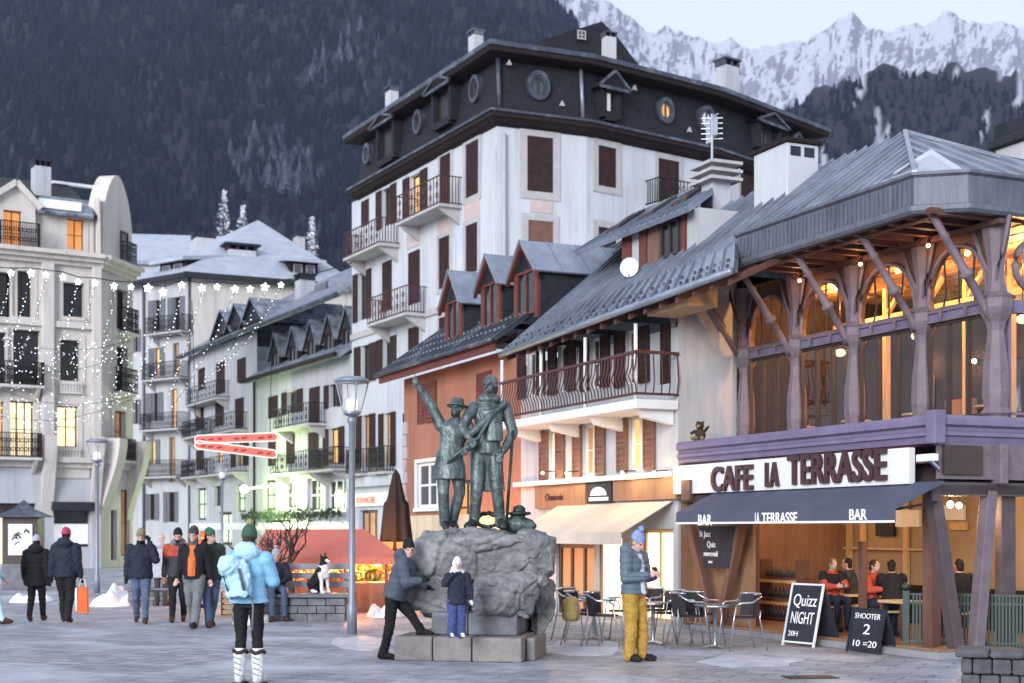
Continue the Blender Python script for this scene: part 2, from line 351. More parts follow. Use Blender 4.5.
def hill_h(a, y):                                    # a = x / y; a steep wooded valley side whose skyline drops to the right
    px = CX + a * F
    rc = (HY - interp(*CREST, px)) / F
    z = .80 * (y - 880) + 60 * fbm(Vector((a * 5, y / 420, 1))) + 14 * fbm(Vector((a * 24, y / 110, 5)))
    yc = 704 / (.80 - rc) * (1 + .02 * fbm(Vector((a * 16, 3, 2))))
    if y > yc: z = .80 * (yc - 880) + 60 * fbm(Vector((a * 5, yc / 420, 1))) - .5 * (y - yc)
    return z
na, ny_ = 360, 150
AR = np.linspace(-.62, .62, na); YR = np.linspace(820, 2700, ny_)
hv = [(a * y, y, hill_h(a, y)) for y in YR for a in AR]
hf = [[j * na + i, j * na + i + 1, (j + 1) * na + i + 1, (j + 1) * na + i] for j in range(ny_ - 1) for i in range(na - 1)]
o = mk('hillside', hv, hf, 'forest_floor', smooth=True)
sc_ = o.data.attributes.new('snow_cover', 'FLOAT', 'POINT'); sc_.data.foreach_set('value', np.array([.95 if is_clear(x / y, y) else (.10 if is_chute(x / y, y) else 0) for x, y, z in hv], 'f'))
tag(o, 'steep dark wooded valley side above the town', 'hillside', kind='structure')
def conifers():
    rs = np.random.RandomState(3); cone = []; faces = []
    k = 7; tiers = [(0.02, .46, .26), (.22, .70, .20), (.46, 1.0, .14)]
    tv = []; tf = []
    for z0, z1, r in tiers:
        b = len(tv)
        for j in range(k):
            rr = r * (1.25 if j % 2 else .75); tv.append((rr * math.cos(2 * math.pi * j / k), rr * math.sin(2 * math.pi * j / k), z0 - (.05 if j % 2 else 0)))
        tv.append((0, 0, z1)); tf += [(b + j, b + (j + 1) % k, b + k) for j in range(k)]
    tv = np.array(tv); tf = np.array(tf); P = []; T = []
    n = 0
    while n < 27000:
        a = rs.uniform(-.55, .55); y = math.sqrt(rs.uniform(900 ** 2, 2450 ** 2))
        px = CX + a * F; z = hill_h(a, y)
        py = HY - (z - H) / y * F
        if py > 330 or py < -130: continue
        rc = interp(*CREST, px)
        if py < rc - 6: continue
        c = noise.noise(Vector((a * 9, y / 140, 7))) + .5 * noise.noise(Vector((a * 45, y / 60, 9)))
        if is_chute(a, y) or is_clear(a, y): continue   # avalanche chutes and clearings
        fz = math.exp(-((px - 285) / 60) ** 2 - ((py - 165) / 55) ** 2) + .7 * math.exp(-((px - 340) / 40) ** 2 - ((py - 40) / 50) ** 2)
        frost = 1.0 if c + .75 * fz > .62 and rs.rand() < .6 else (.4 if rs.rand() < .04 else 0)
        hgt = rs.uniform(10, 21) * (.62 if px > 720 else 1); P.append((a * y, y, z - 1, hgt, rs.uniform(0, 6.28), rs.uniform(.8, 1.25))); T.append(frost * rs.uniform(.3, 1) + rs.uniform(0, .1)); n += 1
    P = np.array(P); T = np.array(T); N = len(P); m = len(tv)
    c, s = np.cos(P[:, 4]), np.sin(P[:, 4])
    X = P[:, None, 0] + (tv[None, :, 0] * c[:, None] - tv[None, :, 1] * s[:, None]) * (P[:, 3] * P[:, 5])[:, None]
    Y = P[:, None, 1] + (tv[None, :, 0] * s[:, None] + tv[None, :, 1] * c[:, None]) * (P[:, 3] * P[:, 5])[:, None]
    Z = P[:, None, 2] + tv[None, :, 2] * P[:, None, 3]
    V = np.stack([X, Y, Z], -1).reshape(-1, 3); FC = (tf[None] + (np.arange(N) * m)[:, None, None]).reshape(-1)
    me = bpy.data.meshes.new('conifer_forest'); me.vertices.add(len(V)); me.vertices.foreach_set('co', V.ravel().astype('f'))
    nf = len(FC) // 3; me.loops.add(len(FC)); me.loops.foreach_set('vertex_index', FC.astype('i'))
    me.polygons.add(nf); me.polygons.foreach_set('loop_start', np.arange(0, len(FC), 3, dtype='i')); me.polygons.foreach_set('loop_total', np.full(nf, 3, dtype='i'))
    at_ = me.attributes.new('frost', 'FLOAT', 'POINT'); at_.data.foreach_set('value', np.repeat(T, m).astype('f'))
    me.update(calc_edges=True)
    mt = bpy.data.materials.new('conifer_needles'); mt.use_nodes = True; n = mt.node_tree.nodes; l = mt.node_tree.links; p = n['Principled BSDF']
    an = n.new('ShaderNodeAttribute'); an.attribute_name = 'frost'; mx = n.new('ShaderNodeMixRGB'); mx.inputs[1].default_value = (.004, .0055, .008, 1); mx.inputs[2].default_value = (.075, .085, .115, 1)
    l.new(an.outputs['Fac'], mx.inputs[0]); l.new(mx.outputs[0], p.inputs['Base Color']); p.inputs['Roughness'].default_value = .9; p.inputs['Specular IOR Level'].default_value = .03
    me.materials.append(mt); o = bpy.data.objects.new('conifer_forest', me); COL.objects.link(o)
    tag(o, 'dense dark conifer forest covering the valley side, a few trees frosted', 'forest', kind='stuff')
conifers()
def peak_mat():
    m = bpy.data.materials.new('rock_and_snow'); m.use_nodes = True; n = m.node_tree.nodes; l = m.node_tree.links; p = n['Principled BSDF']
    ge = n.new('ShaderNodeNewGeometry'); sp = n.new('ShaderNodeSeparateXYZ'); l.new(ge.outputs['Normal'], sp.inputs[0])
    tc = n.new('ShaderNodeTexCoord'); nz = n.new('ShaderNodeTexNoise'); nz.inputs['Scale'].default_value = .009; nz.inputs['Detail'].default_value = 7; nz.inputs['Roughness'].default_value = .72; mpp = n.new('ShaderNodeMapping'); mpp.inputs['Scale'].default_value = (1.4, .5, .45); l.new(tc.outputs['Object'], mpp.inputs['Vector']); l.new(mpp.outputs[0], nz.inputs['Vector'])
    a = n.new('ShaderNodeMath'); a.operation = 'MULTIPLY_ADD'; a.inputs[1].default_value = .9; l.new(nz.outputs['Fac'], a.inputs[0]); l.new(sp.outputs['Z'], a.inputs[2])
    r = n.new('ShaderNodeValToRGB'); r.color_ramp.elements[0].position = .96; r.color_ramp.elements[1].position = 1.12; r.color_ramp.elements[0].color = (.20, .21, .245, 1); r.color_ramp.elements[1].color = (.45, .47, .51, 1)
    r.color_ramp.elements[0].position = .96; r.color_ramp.elements[1].position = 1.05
    l.new(a.outputs[0], r.inputs['Fac']); l.new(r.outputs['Color'], p.inputs['Base Color']); p.inputs['Roughness'].default_value = .85
    MATS['rock_and_snow'] = m
peak_mat()
SKY = ([400, 560, 600, 640, 680, 720, 745, 770, 800, 822, 850, 868, 885, 915, 950, 985, 1024, 1100, 1300], [-80, -40, 0, 22, 40, 46, 58, 44, 40, 30, 18, 34, 42, 36, 24, 34, 28, 34, 60])
def peak_h(a, t):                                    # t 0 foot .. 1 crest .. beyond
    px = CX + a * F; rc = (HY - interp(*SKY, px)) / F
    y = 2550 + 1250 * t
    zc = rc * 3800 + H
    base = -60 + (zc + 60) * (t ** 1.15 if t <= 1 else 2 - t)
    rid = noise.ridged_multi_fractal(Vector((a * 13, t * 1.9, 4)), .9, 2.1, 6, 1.0, 2.0)
    fine = noise.ridged_multi_fractal(Vector((a * 46, t * 6, 9)), .8, 2.1, 5, 1.0, 2.0)
    return y, base + (rid - 1.1) * 150 * min(1, t * 1.6) * (.35 + .65 * min(1, abs(1 - t) * 3)) + (fine - 1.0) * 22 * (.5 + .5 * min(1, abs(1 - t) * 6)) * t
NA, NT = 420, 190; pv = []
for j in range(NT + 1):
    t = 1.25 * j / NT
    for i in range(NA + 1):
        a = -.15 + .75 * i / NA; y, z = peak_h(a, t); pv.append((a * y, y, z))
pf = [[j * (NA + 1) + i, j * (NA + 1) + i + 1, (j + 1) * (NA + 1) + i + 1, (j + 1) * (NA + 1) + i] for j in range(NT) for i in range(NA)]
o = mk('mountain_peaks', pv, pf, 'rock_and_snow', smooth=False); tag(o, 'jagged snow covered rock peaks closing the valley', 'mountains', kind='structure')
hz = MB().box(-2500, 2600, -40, 4250, -1, 2100)
vm = bpy.data.materials.new('valley_air'); vm.use_nodes = True; n_ = vm.node_tree.nodes; n_.remove(n_['Principled BSDF'])
pvn = n_.new('ShaderNodeVolumePrincipled'); pvn.inputs['Color'].default_value = (.54, .66, 1, 1); pvn.inputs['Density'].default_value = .000055; pvn.inputs['Anisotropy'].default_value = .0
vm.node_tree.links.new(pvn.outputs[0], n_['Material Output'].inputs['Volume']); MATS['valley_air'] = vm
o = hz.build('haze', 'valley_air'); tag(o, 'thin cold evening haze filling the valley', 'haze', kind='stuff'); 

# ------------------------------------------------------------------ building kit
def window(par, fr, r, v=0, lit=None, fm='frame_dark', nx=2, nz=1, depth=.13, sill=None, name='window', bar=None, sillname='sill'):
    u0, u1, z0, z1 = r; wd = u1 - u0; b = bar or max(.04, wd * .06); a, c = v + depth - .05, v + depth + .02
    m = MB(fr); m.box(u0, u0 + b, a, c, z0, z1); m.box(u1 - b, u1, a, c, z0, z1); m.box(u0 + b, u1 - b, a, c, z0, z0 + b); m.box(u0 + b, u1 - b, a, c, z1 - b, z1)
    for k in range(1, nx): x = u0 + wd * k / nx; m.box(x - b * .45, x + b * .45, a + .005, c - .005, z0 + b, z1 - b)
    for k in range(1, nz):
        z = z0 + (z1 - z0) * k / nz
        for q in range(nx): m.box(u0 + wd * q / nx + b * .5, u0 + wd * (q + 1) / nx - b * .5, a + .01, c - .01, z - b * .3, z + b * .3)
    w_ = m.build(name, fm, par)
    MB(fr).box(u0 + b * .5, u1 - b * .5, c - .03, c - .015, z0 + b * .5, z1 - b * .5).build('pane', lit or 'glass_dark', w_)
    if sill: MB(fr).box(u0 - .08, u1 + .08, v - .09, v + .05, z0 - .09, z0 - .002).build('sill', sill, w_, bevel=.008)
    return w_
def shutter(par, fr, u0, u1, z0, z1, v, mat, n=9, t=.045, label=None):
    b = max(.03, (u1 - u0) * .11); m = MB(fr)
    m.box(u0, u0 + b, v - t, v, z0, z1); m.box(u1 - b, u1, v - t, v, z0, z1)
    for z in (z0, (z0 + z1) / 2 - b / 2, z1 - b): m.box(u0 + b, u1 - b, v - t, v, z, z + b)
    n = max(n, int((z1 - z0) / .11))
    for k in range(n):
        z = z0 + (z1 - z0) * (k + .5) / n; h = (z1 - z0) / n * .55
        m.hexa([(u0 + b, v - t * .9, z - h), (u1 - b, v - t * .9, z - h), (u1 - b, v - t * .5, z - h), (u0 + b, v - t * .5, z - h), (u0 + b, v - t * .45, z + h), (u1 - b, v - t * .45, z + h), (u1 - b, v - t * .1, z + h), (u0 + b, v - t * .1, z + h)])
    o = m.build('shutter', mat, par)
    if label: o['label'] = label
    return o
def surround(par, fr, r, v, mat, w_=.16, t=.04, key=False):
    u0, u1, z0, z1 = r; m = MB(fr)
    m.box(u0 - w_, u0, v - t, v + .05, z0, z1); m.box(u1, u1 + w_, v - t, v + .05, z0, z1); m.box(u0 - w_, u1 + w_, v - t, v + .05, z1, z1 + w_); m.box(u0 - w_, u1 + w_, v - t, v + .05, z0 - w_, z0)
    if key: m.box(u0 - w_ * 1.3, u1 + w_ * 1.3, v - t * 2, v, z1 + w_, z1 + w_ * 1.5)
    return m.build('window_surround', mat, par)
def facade(par, fr, u0, u1, z0, z1, specs, mat, v=0, name='wall', depth=.18):
    """specs: (x0, x1, y0, y1, kind, options) in picture rows and columns, put where they stand on this wall"""
    holes = []; items = []
    for s in specs:
        r = fr.rect(*s[:4], v); o = s[5] if len(s) > 5 else {}
        items.append((r, s[4], o)); holes.append(r)
    MB(fr).wall(u0, u1, z0, z1, holes, v, depth).build(name, mat, par)
    for r, k, o in items:
        if k.startswith('c:'):
            mid = (r[0] + r[1]) / 2
            shutter(par, fr, r[0] + .01, mid - .006, r[2] + .01, r[3] - .01, v + .04, k[2:]); shutter(par, fr, mid + .006, r[1] - .01, r[2] + .01, r[3] - .01, v + .04, k[2:])
            MB(fr).box(r[0], r[1], v + .1, v + .13, r[2], r[3]).build('window', 'frame_dark', par)
            if o.get('sill'): MB(fr).box(r[0] - .08, r[1] + .08, v - .09, v + .03, r[2] - .09, r[2] - .002).build('sill', o['sill'], par)
        else:
            window(par, fr, r, v, None if k == 'g' else k, o.get('fm', 'frame_dark'), o.get('nx', 2), o.get('nz', 2), depth - .04, o.get('sill'))
        if o.get('sh'):
            w_ = (r[1] - r[0]) * o.get('sw', .52)
            for side in o.get('sides', 'lr'):
                a, b = (r[0] - w_ - .01, r[0] - .01) if side == 'l' else (r[1] + .01, r[1] + w_ + .01)
                shutter(par, fr, a, b, r[2] - .02, r[3] + .01, v - .015, o['sh'])
        if o.get('trim'): surround(par, fr, r, v, o['trim'], o.get('tw', .16))
        if o.get('panel'):
            zz = o['panel']; q = fr.rect(s[0], s[1], zz[0], zz[1], v) if False else None
def balcony(par, fr, u0, u1, zf, dep, rh, v=0, iron='iron', slab='stone_trim', curls=True, bracket=True, bars=None, thick=.12):
    b = MB(fr).box(u0, u1, v - dep, v, zf - thick, zf).build('balcony', slab, par, bevel=.01)
    m = MB(fr); d = dep - .05
    t = .022 if fr.D(u0) < 35 else .036
    for z in (zf + rh, zf + .06):
        m.bar((u0 + .03, v - d, z), (u1 - .03, v - d, z), t * 1.6, t); m.bar((u0 + .03, v - d, z), (u0 + .03, v, z), t * 1.6, t); m.bar((u1 - .03, v - d, z), (u1 - .03, v, z), t * 1.6, t)
    n = bars or max(6, int((u1 - u0) / .13)); nd = max(2, int(dep / .14))
    for k in range(n + 1): x = u0 + .03 + (u1 - u0 - .06) * k / n; m.bar((x, v - d, zf), (x, v - d, zf + rh), t * .8)
    for k in range(1, nd):
        for x in (u0 + .03, u1 - .03): m.bar((x, v - d * k / nd, zf), (x, v - d * k / nd, zf + rh), t * .8)
    if curls:
        nn = max(2, n // 2)
        for k in range(nn):
            x = u0 + .03 + (u1 - u0 - .06) * (k + .5) / nn; rr = min(.11, (u1 - u0) / nn * .42)
            for zc in (zf + rh * .33, zf + rh * .7): m.tube([(x + rr * math.cos(q * math.pi / 5), v - d - .004, zc + rr * math.sin(q * math.pi / 5)) for q in range(10)], t * .5, 4, True)
    m.build('railing', iron, b)
    if bracket:
        for x in (u0 + .18, u1 - .3):
            MB(fr).prism([(x, v, zf - thick), (x, v - dep * .9, zf - thick), (x, v - dep * .75, zf - thick - .16), (x, v - dep * .3, zf - thick - .42), (x, v, zf - thick - .62)], (.14, 0, 0)).build('bracket', slab, b)
    return b
def band(par, fr, u0, u1, z0, z1, out, mat, v=0, name='cornice', steps=1):
    m = MB(fr)
    for k in range(steps):
        f0, f1 = k / steps, (k + 1) / steps
        m.box(u0 - out * f1 * .0, u1, v - out * (k + 1) / steps, v + .02, z0 + (z1 - z0) * f0, z0 + (z1 - z0) * f1)
    return m.build(name, mat, par)
def chimney(par, fr, u, v, w_, d, z0, z1, mat='plaster_grey', cap='slate', slots=0, name='chimney'):
    m = MB(fr); m.box(u - w_ / 2, u + w_ / 2, v - d / 2, v + d / 2, z0, z1)
    c = m.build(name, mat, par, bevel=.01)
    h = w_ * .3
    m = MB(fr); nb = max(2, slots or 2)
    for k in range(nb + 1):
        x = u - w_ / 2 + w_ * k / nb; m.box(x - w_ * .06, x + w_ * .06, v - d / 2 + .005, v + d / 2 - .005, z1, z1 + h)
    m.box(u - w_ / 2 - w_ * .1, u + w_ / 2 + w_ * .1, v - d / 2 - w_ * .1, v + d / 2 + w_ * .1, z1 + h, z1 + h * 1.35)
    m.build('chimney_cap', cap, c); return c
def gable_dormer(par, fr, u0, u1, z0, zs, za, v0, v1, roof, cheek, post, over=.12, glass='glass_dark'):
    """a dormer standing out of a roof: front at v0, roof running back to v1"""
    um = (u0 + u1) / 2
    d = MB(fr).prism([(u0, v0 + .05, z0), (u1, v0 + .05, z0), (u1, v0 + .05, zs), (um, v0 + .05, za - .06), (u0, v0 + .05, zs)], (0, v1 - v0 - .05, 0)).build('dormer', cheek, par)
    m = MB(fr); w_ = (u1 - u0) * .12
    m.box(u0, u0 + w_, v0 - .02, v0 + .06, z0, zs); m.box(u1 - w_, u1, v0 - .02, v0 + .06, z0, zs)
    k = (za - zs) / (um - u0)
    for s in (-1, 1):
        e = um + s * (um - u0 + over)
        m.hexa([(e, v0 - .14, zs - over * k - .1), (um, v0 - .14, za - .12), (um, v0 - .06, za - .12), (e, v0 - .06, zs - over * k - .1), (e, v0 - .14, zs - over * k), (um, v0 - .14, za), (um, v0 - .06, za), (e, v0 - .06, zs - over * k)])
    m.build('dormer_frame', post, d)
    window(d, fr, (u0 + w_, u1 - w_, z0 + .1, zs - .02), v0, glass, post, 2, 1, .03)
    for s in (-1, 1):
        e = um + s * (um - u0 + over)
        MB(fr).slab((e, v0 - .16, zs - over * k + .03), (e, v1, zs - over * k + .03), (um, v1, za + .03), (um, v0 - .16, za + .03), .04, 5, .02, .02).build('dormer_roof', roof, d)
    return d
# ------------------------------------------------------------------ grand hotel with a dark mansard
D0 = 54.0
FC = Fr(((497 - CX) / F * D0, D0), (767, -1422))     # street front; u runs towards the corner at u = 0
hotel = thing('grand_hotel', 'tall white hotel with dark slate mansard, round attic windows and iron balconies', 'building', (FC.o.x, FC.o.y, 0))
ZC = FC.Z(497, 122); ZE = FC.Z(497, 46)
uL = FC.U(352); uLr = FC.U(359)
SB = 'shutter_brown'
hs = [
 (466, 479, 142, 196, 'c:' + SB, dict(trim='stone_trim', tw=.22)), (440, 451, 155, 214, 'c:' + SB, dict(trim='stone_trim', tw=.2)),
 (410, 421, 174, 224, 'lit_warm', dict(sh=SB, sw=.6)), (382, 391, 188, 226, 'g', dict(sh=SB, sw=.6)), (361, 369, 200, 226, 'c:' + SB, {}),
 (466, 478, 224, 273, 'c:' + SB, dict(trim='stone_trim', tw=.2)), (439, 450, 237, 288, 'c:' + SB, dict(trim='stone_trim', tw=.18)), (408, 420, 251, 304, 'c:' + SB, {}),
 (382, 392, 261, 311, 'c:' + SB, {}), (358, 367, 272, 320, 'g', dict(sh=SB, sw=.5)),
 (466, 478, 300, 342, 'c:' + SB, {}), (439, 449, 317, 356, 'c:' + SB, dict(trim='stone_trim', tw=.15)), (408, 419, 327, 372, 'c:' + SB, {}),
 (383, 391, 338, 376, 'g', dict(sh=SB, sw=.7)), (361, 370, 345, 382, 'g', dict(sh=SB, sw=.7)),
 (409, 419, 412, 466, 'g', dict(sh=SB)), (384, 391, 413, 466, 'lit_warm', dict(sh=SB, sw=.7)), (362, 370, 415, 467, 'lit_dim', dict(sh=SB, sw=.7)),
 (386, 402, 508, 550, 'lit_pale', dict(nx=2, nz=1)), (359, 378, 510, 552, 'lit_dim', dict(nx=3, nz=1))]
facade(hotel, FC, uL, 0, 0, ZC - .1, hs, 'plaster_hotel', depth=.28)
for x, y0, y1 in ((372, 0, 0),): pass
for (x0, x1, y0, y1) in ((465, 480, 200, 219), (438, 452, 218, 233), (407, 421, 232, 247), (464, 479, 277, 296)):
    r = FC.rect(x0, x1, y0, y1); MB(FC).box(r[0], r[1], -.03, .02, r[2], r[3]).build('wall_panel', 'pink_panel', hotel)
z2 = FC.Z(400, 322)
band(hotel, FC, uL, 0, FC.Z(380, 332), FC.Z(380, 326), .1, 'stone_trim', name='string_course')
band(hotel, FC, uL, 0, FC.Z(380, 486), FC.Z(380, 476), .3, 'plaster_hotel', name='string_course')
band(hotel, FC, uL + .6, FC.U(405), FC.Z(375, 506), FC.Z(375, 493), .18, 'white_paint', name='shop_fascia')
text_mesh('BOULANGERIE', FC, FC.U(360), FC.Z(375, 503), -.19, .42, 'neon_red', hotel, 'lettering', .8)
for px0, px1, pf in ((414, 459, 217), (360, 397, 254), (384, 424, 321)):
    um = (FC.U(px0) + FC.U(px1)) / 2
    balcony(hotel, FC, FC.U(px0 + 3), FC.U(px1 + 3), FC.Z((px0 + px1) / 2, pf), 1.0, 1.12, iron='iron_rust', bars=14)
balcony(hotel, FC, FC.U(357), FC.U(372), FC.Z(364, 474), .6, 1.1, iron='iron', bracket=False)
balcony(hotel, FC, FC.U(379), FC.U(396), FC.Z(387, 472), .6, 1.1, iron='iron', bracket=False)
# the bowed side front, in three flat stretches
S1 = Fr((FC.o.x, FC.o.y), (3388, 1422)); e1 = S1.U(586)
S2 = S1.sub(e1); S2 = Fr(S2.o, (1938, 1422)); e2 = S2.U(713)
S3 = S2.sub(e2); S3 = Fr(S3.o, (1349, 1422)); e3 = S3.U(813)
facade(hotel, S1, 0, e1, 0, ZC - .1, [(527, 553, 137, 192, 'c:' + SB, dict(trim='stone_trim', tw=.3)), (528, 553, 221, 246, 'c:shutter_wood', dict(trim='stone_trim', tw=.25)), (528, 553, 300, 350, 'c:' + SB, {})], 'plaster_hotel', depth=.28)
r = S1.rect(530, 552, 201, 213); MB(S1).box(r[0], r[1], -.03, .02, r[2], r[3]).build('wall_panel', 'pink_panel', hotel)
facade(hotel, S2, 0, e2, 0, ZC - .1, [(598, 616, 147, 187, 'c:' + SB, dict(trim='stone_trim', tw=.26)), (658, 679, 160, 208, 'c:' + SB, dict(trim='stone_trim', tw=.2)), (598, 616, 228, 262, 'c:' + SB, dict(trim='stone_trim', tw=.26))], 'plaster_hotel', depth=.28)
balcony(hotel, S2, S2.U(645), S2.U(694), S2.Z(668, 210), .9, 1.0, iron='iron', bars=14)
facade(hotel, S3, 0, e3, 0, ZC - .1, [(740, 756, 172, 205, 'c:' + SB, dict(trim='stone_trim', tw=.2))], 'plaster_hotel', depth=.28)
BK = Fr((S3.P(e3).x, S3.P(e3).y), (-.6, .8))
# drainpipe on the corner
MB(S1).tube([(.25, -.12, ZC - .4), (.25, -.12, 0)], .07, 8).build('drainpipe', 'stone_trim', hotel, True)
MB(FC).box(-.55, -.02, -.06, .02, 0, ZC - 1).build('quoin', 'plaster_hotel', hotel)
# cornice, mansard and eave swept round the outline
def outline(off, zz):                               # the hotel outline moved outwards by off
    ring = [FC.P(uLr, 8, 0), FC.P(uLr, 0, 0), FC.P(0, 0, 0), S1.P(e1, 0, 0), S2.P(e2, 0, 0), S3.P(e3, 0, 0), S3.P(e3, 9, 0)]
    out = []
    for i, p in enumerate(ring):
        q = ring[max(i - 1, 0)], ring[min(i + 1, len(ring) - 1)]
        n = Vector((0, 0, 0))
        for a, b in ((q[0], p), (p, q[1])):
            if (b - a).length > 1e-6: t = (b - a).normalized(); n += Vector((t.y, -t.x, 0))
        n.normalize(); 
        if 0 < i < len(ring) - 1:
            t = (p - q[0]).normalized(); c = n.dot(Vector((t.y, -t.x, 0))); n = n / max(.5, c)
        out.append(Vector((p.x + n.x * off, p.y + n.y * off, zz)))
    return out
def sweep(name, prof, mat, par):
    rings = [outline(o_, z_) for o_, z_ in prof]; m = MB(); n = len(rings[0])
    ids = [m.pts(r_) for r_ in rings]
    for a, b in zip(ids, ids[1:]):
        for k in range(n - 1): m.f.append([a[k], a[k + 1], b[k + 1], b[k]])
    return m.build(name, mat, par)
sweep('cornice', [(0, ZC - .16), (.22, ZC - .06), (.36, ZC + .12), (.41, ZC + .12), (.41, ZC + .38), (.3, ZC + .48), (.1, ZC + .5)], 'dark_wood', hotel)
sweep('gutter', [(.415, ZC + .30), (.47, ZC + .30), (.47, ZC + .40), (.415, ZC + .42)], 'roof_metal_dark', hotel)
ZM = 19.72
sweep('mansard', [(.12, ZC + .5), (-.02, ZC + 1.2), (-.18, ZM + .1)], 'mansard', hotel)
sweep('eave', [(-.3, ZM - .12), (.2, ZM - .04), (.46, ZM), (.52, ZM + .04), (.54, ZM + .38), (.3, ZM + .5), (-3, ZM + .95), (-6, ZM + 1.1)], 'dark_wood', hotel)
sweep('eave_edge', [(.545, ZM + .2), (.6, ZM + .22), (.6, ZM + .4), (.545, ZM + .42)], 'roof_metal_dark', hotel)
def oeil(fr, px, py, rpx, lit=None):
    u = fr.U(px); z = fr.Z(px, py); r_ = rpx / F * fr.D(u); t = 20
    m = MB(fr)
    def ring(ri, ro, v0, v1):
        a = [(u + ri * .82 * math.cos(2 * math.pi * k / t), v0, z + ri * math.sin(2 * math.pi * k / t)) for k in range(t)]
        b = [(u + ro * .82 * math.cos(2 * math.pi * k / t), v0, z + ro * math.sin(2 * math.pi * k / t)) for k in range(t)]
        c = [(x, v1, zz) for x, _, zz in b]; d = [(x, v1, zz) for x, _, zz in a]
        A, B, C_, D_ = m.pts(a), m.pts(b), m.pts(c), m.pts(d)
        for k in range(t):
            j = (k + 1) % t; m.f += [[A[k], A[j], B[j], B[k]], [B[k], B[j], C_[j], C_[k]], [D_[j], D_[k], A[k], A[j]]]
    r_ *= .88; ring(r_ * .68, r_, -.12, .35); ring(r_ * .54, r_ * .72, -.06, .3)
    w_ = m.build('round_window', 'roof_metal_dark', hotel)
    m = MB(fr); m.prism([(u + r_ * .45 * math.cos(2 * math.pi * k / t), 0.02, z + r_ * .58 * math.sin(2 * math.pi * k / t)) for k in range(t)], (0, .03, 0)); m.build('pane', lit or 'glass_grey', w_)
    m = MB(fr); m.box(u - .03, u + .03, -.06, 0, z - r_ * .55, z + r_ * .55); m.build('glazing_bar', 'frame_dark', w_)
for fr, px, py, rp, lit in ((S1, 538, 86, 17, None), (FC, 476, 89, 16, None), (FC, 419, 122, 14, None), (FC, 368, 154, 12, None), (S2, 665, 111, 15, 'lit_warm'), (S2, 706, 120, 16, 'screen_white'), (S3, 797, 143, 12, None)): oeil(fr, px, py, rp, lit)
def mdormer(fr, x0, x1, y0, y1, ytop, lit='glass_grey'):
    r_ = fr.rect(x0, x1, y0, y1); u0, u1, z0, z1 = r_; zt = fr.Z((x0 + x1) / 2, ytop); um = (u0 + u1) / 2; w_ = (u1 - u0)
    d = MB(fr)
    d.box(u0 - .22, u0, -.35, .4, z0 - .2, z1); d.box(u1, u1 + .22, -.35, .4, z0 - .2, z1); d.box(u0, u1, -.35, .4, z0 - .3, z0)
    d.prism([(u0 - .5, -.5, z1), (u1 + .5, -.5, z1), (um, -.5, zt)], (0, 1.0, 0))
    d = d.build('dormer', 'mansard', hotel)
    m = MB(fr); m.bar((u0 - .55, -.55, z1 + .02), (um, -.55, zt + .06), .12, .1); m.bar((u1 + .55, -.55, z1 + .02), (um, -.55, zt + .06), .12, .1); m.box(u0 - .5, u1 + .5, -.56, -.5, z1 - .06, z1 + .06); m.build('pediment', 'roof_metal_dark', d)
    window(d, fr, r_, -.2, lit, 'frame_dark', 2, 1, .2)
mdormer(FC, 441, 456, 90, 121, 79); mdormer(FC, 385, 399, 125, 158, 117); mdormer(S2, 601, 611, 92, 115, 76, 'screen_white'); mdormer(S3, 755, 772, 127, 147, 117)
for fr, px, py in ((S1, 561, 105), (S2, 568 + 65, 89), (S2, 688, 131), (S1, 508, 64)):
    u = fr.U(px); z = fr.Z(px, py); MB(fr).prism([(u - .11, -.04, z - .07), (u + .11, -.04, z - .07), (u, -.04, z + .14)], (0, -.1, 0)).build('snow_guard', 'stone_trim', hotel)
MB(S1).tube([(e1 - .2, -.14, ZC + .5), (e1 - .2, .05, ZM + .1)], .08, 8).build('drainpipe', 'roof_metal', hotel, True)
MB(S1).tube([(.05, -.14, ZC + .5), (.05, .05, ZM + .1)], .09, 8).build('drainpipe', 'roof_metal_dark', hotel, True)
# attic gable and chimneys on the roof
u0, u1, ua = S1.U(540, 4), S2.U(640, 4), 0
zg0, zga = ZM + .9, S1.Z(600, 21, 4)
gw = S1.U(634, 4)
MB(S1).prism([(S1.U(528, 4), 4, S1.Z(540, 50, 4)), (S1.U(638, 4), 4, S1.Z(636, 64, 4)), (S1.U(620, 4), 4, S1.Z(620, 40, 4)), (S1.U(602, 4), 4, zga), (S1.U(542, 4), 4, S1.Z(542, 40, 4))], (0, 3, 0)).build('attic_gable', 'mansard', hotel)
r = S1.rect(577, 585, 31, 40, 3.9); window(hotel, S1, r, 3.75, 'glass_grey', 'stone_trim', 2, 2, .1)
for fr, x0, x1, yt, yb, v in ((FC, 466, 486, 33, 60, 1.5), (FC, 383, 401, 89, 115, 2), (S1, 600, 618, 35, 60, 1.2), (S2, 713, 741, 63, 100, 3)):
    um = (fr.U(x0, v) + fr.U(x1, v)) / 2; w_ = (x1 - x0) / F * fr.D(um, v) * .66; zt = fr.Z((x0 + x1) / 2, yt, v)
    chimney(hotel, fr, um, v, w_, w_ * .8, fr.Z((x0 + x1) / 2, yb, v) - 1.5, zt - w_ * .25, 'plaster_grey', 'roof_metal_dark')

# ------------------------------------------------------------------ street row: orange house, white balcony house, cafe  (frame A, u = 0 at the white house corner)
DA = 24.9
FA = Fr(((678 - CX) / F * DA, DA), (632, -1422)); U, Z = FA.U, FA.Z
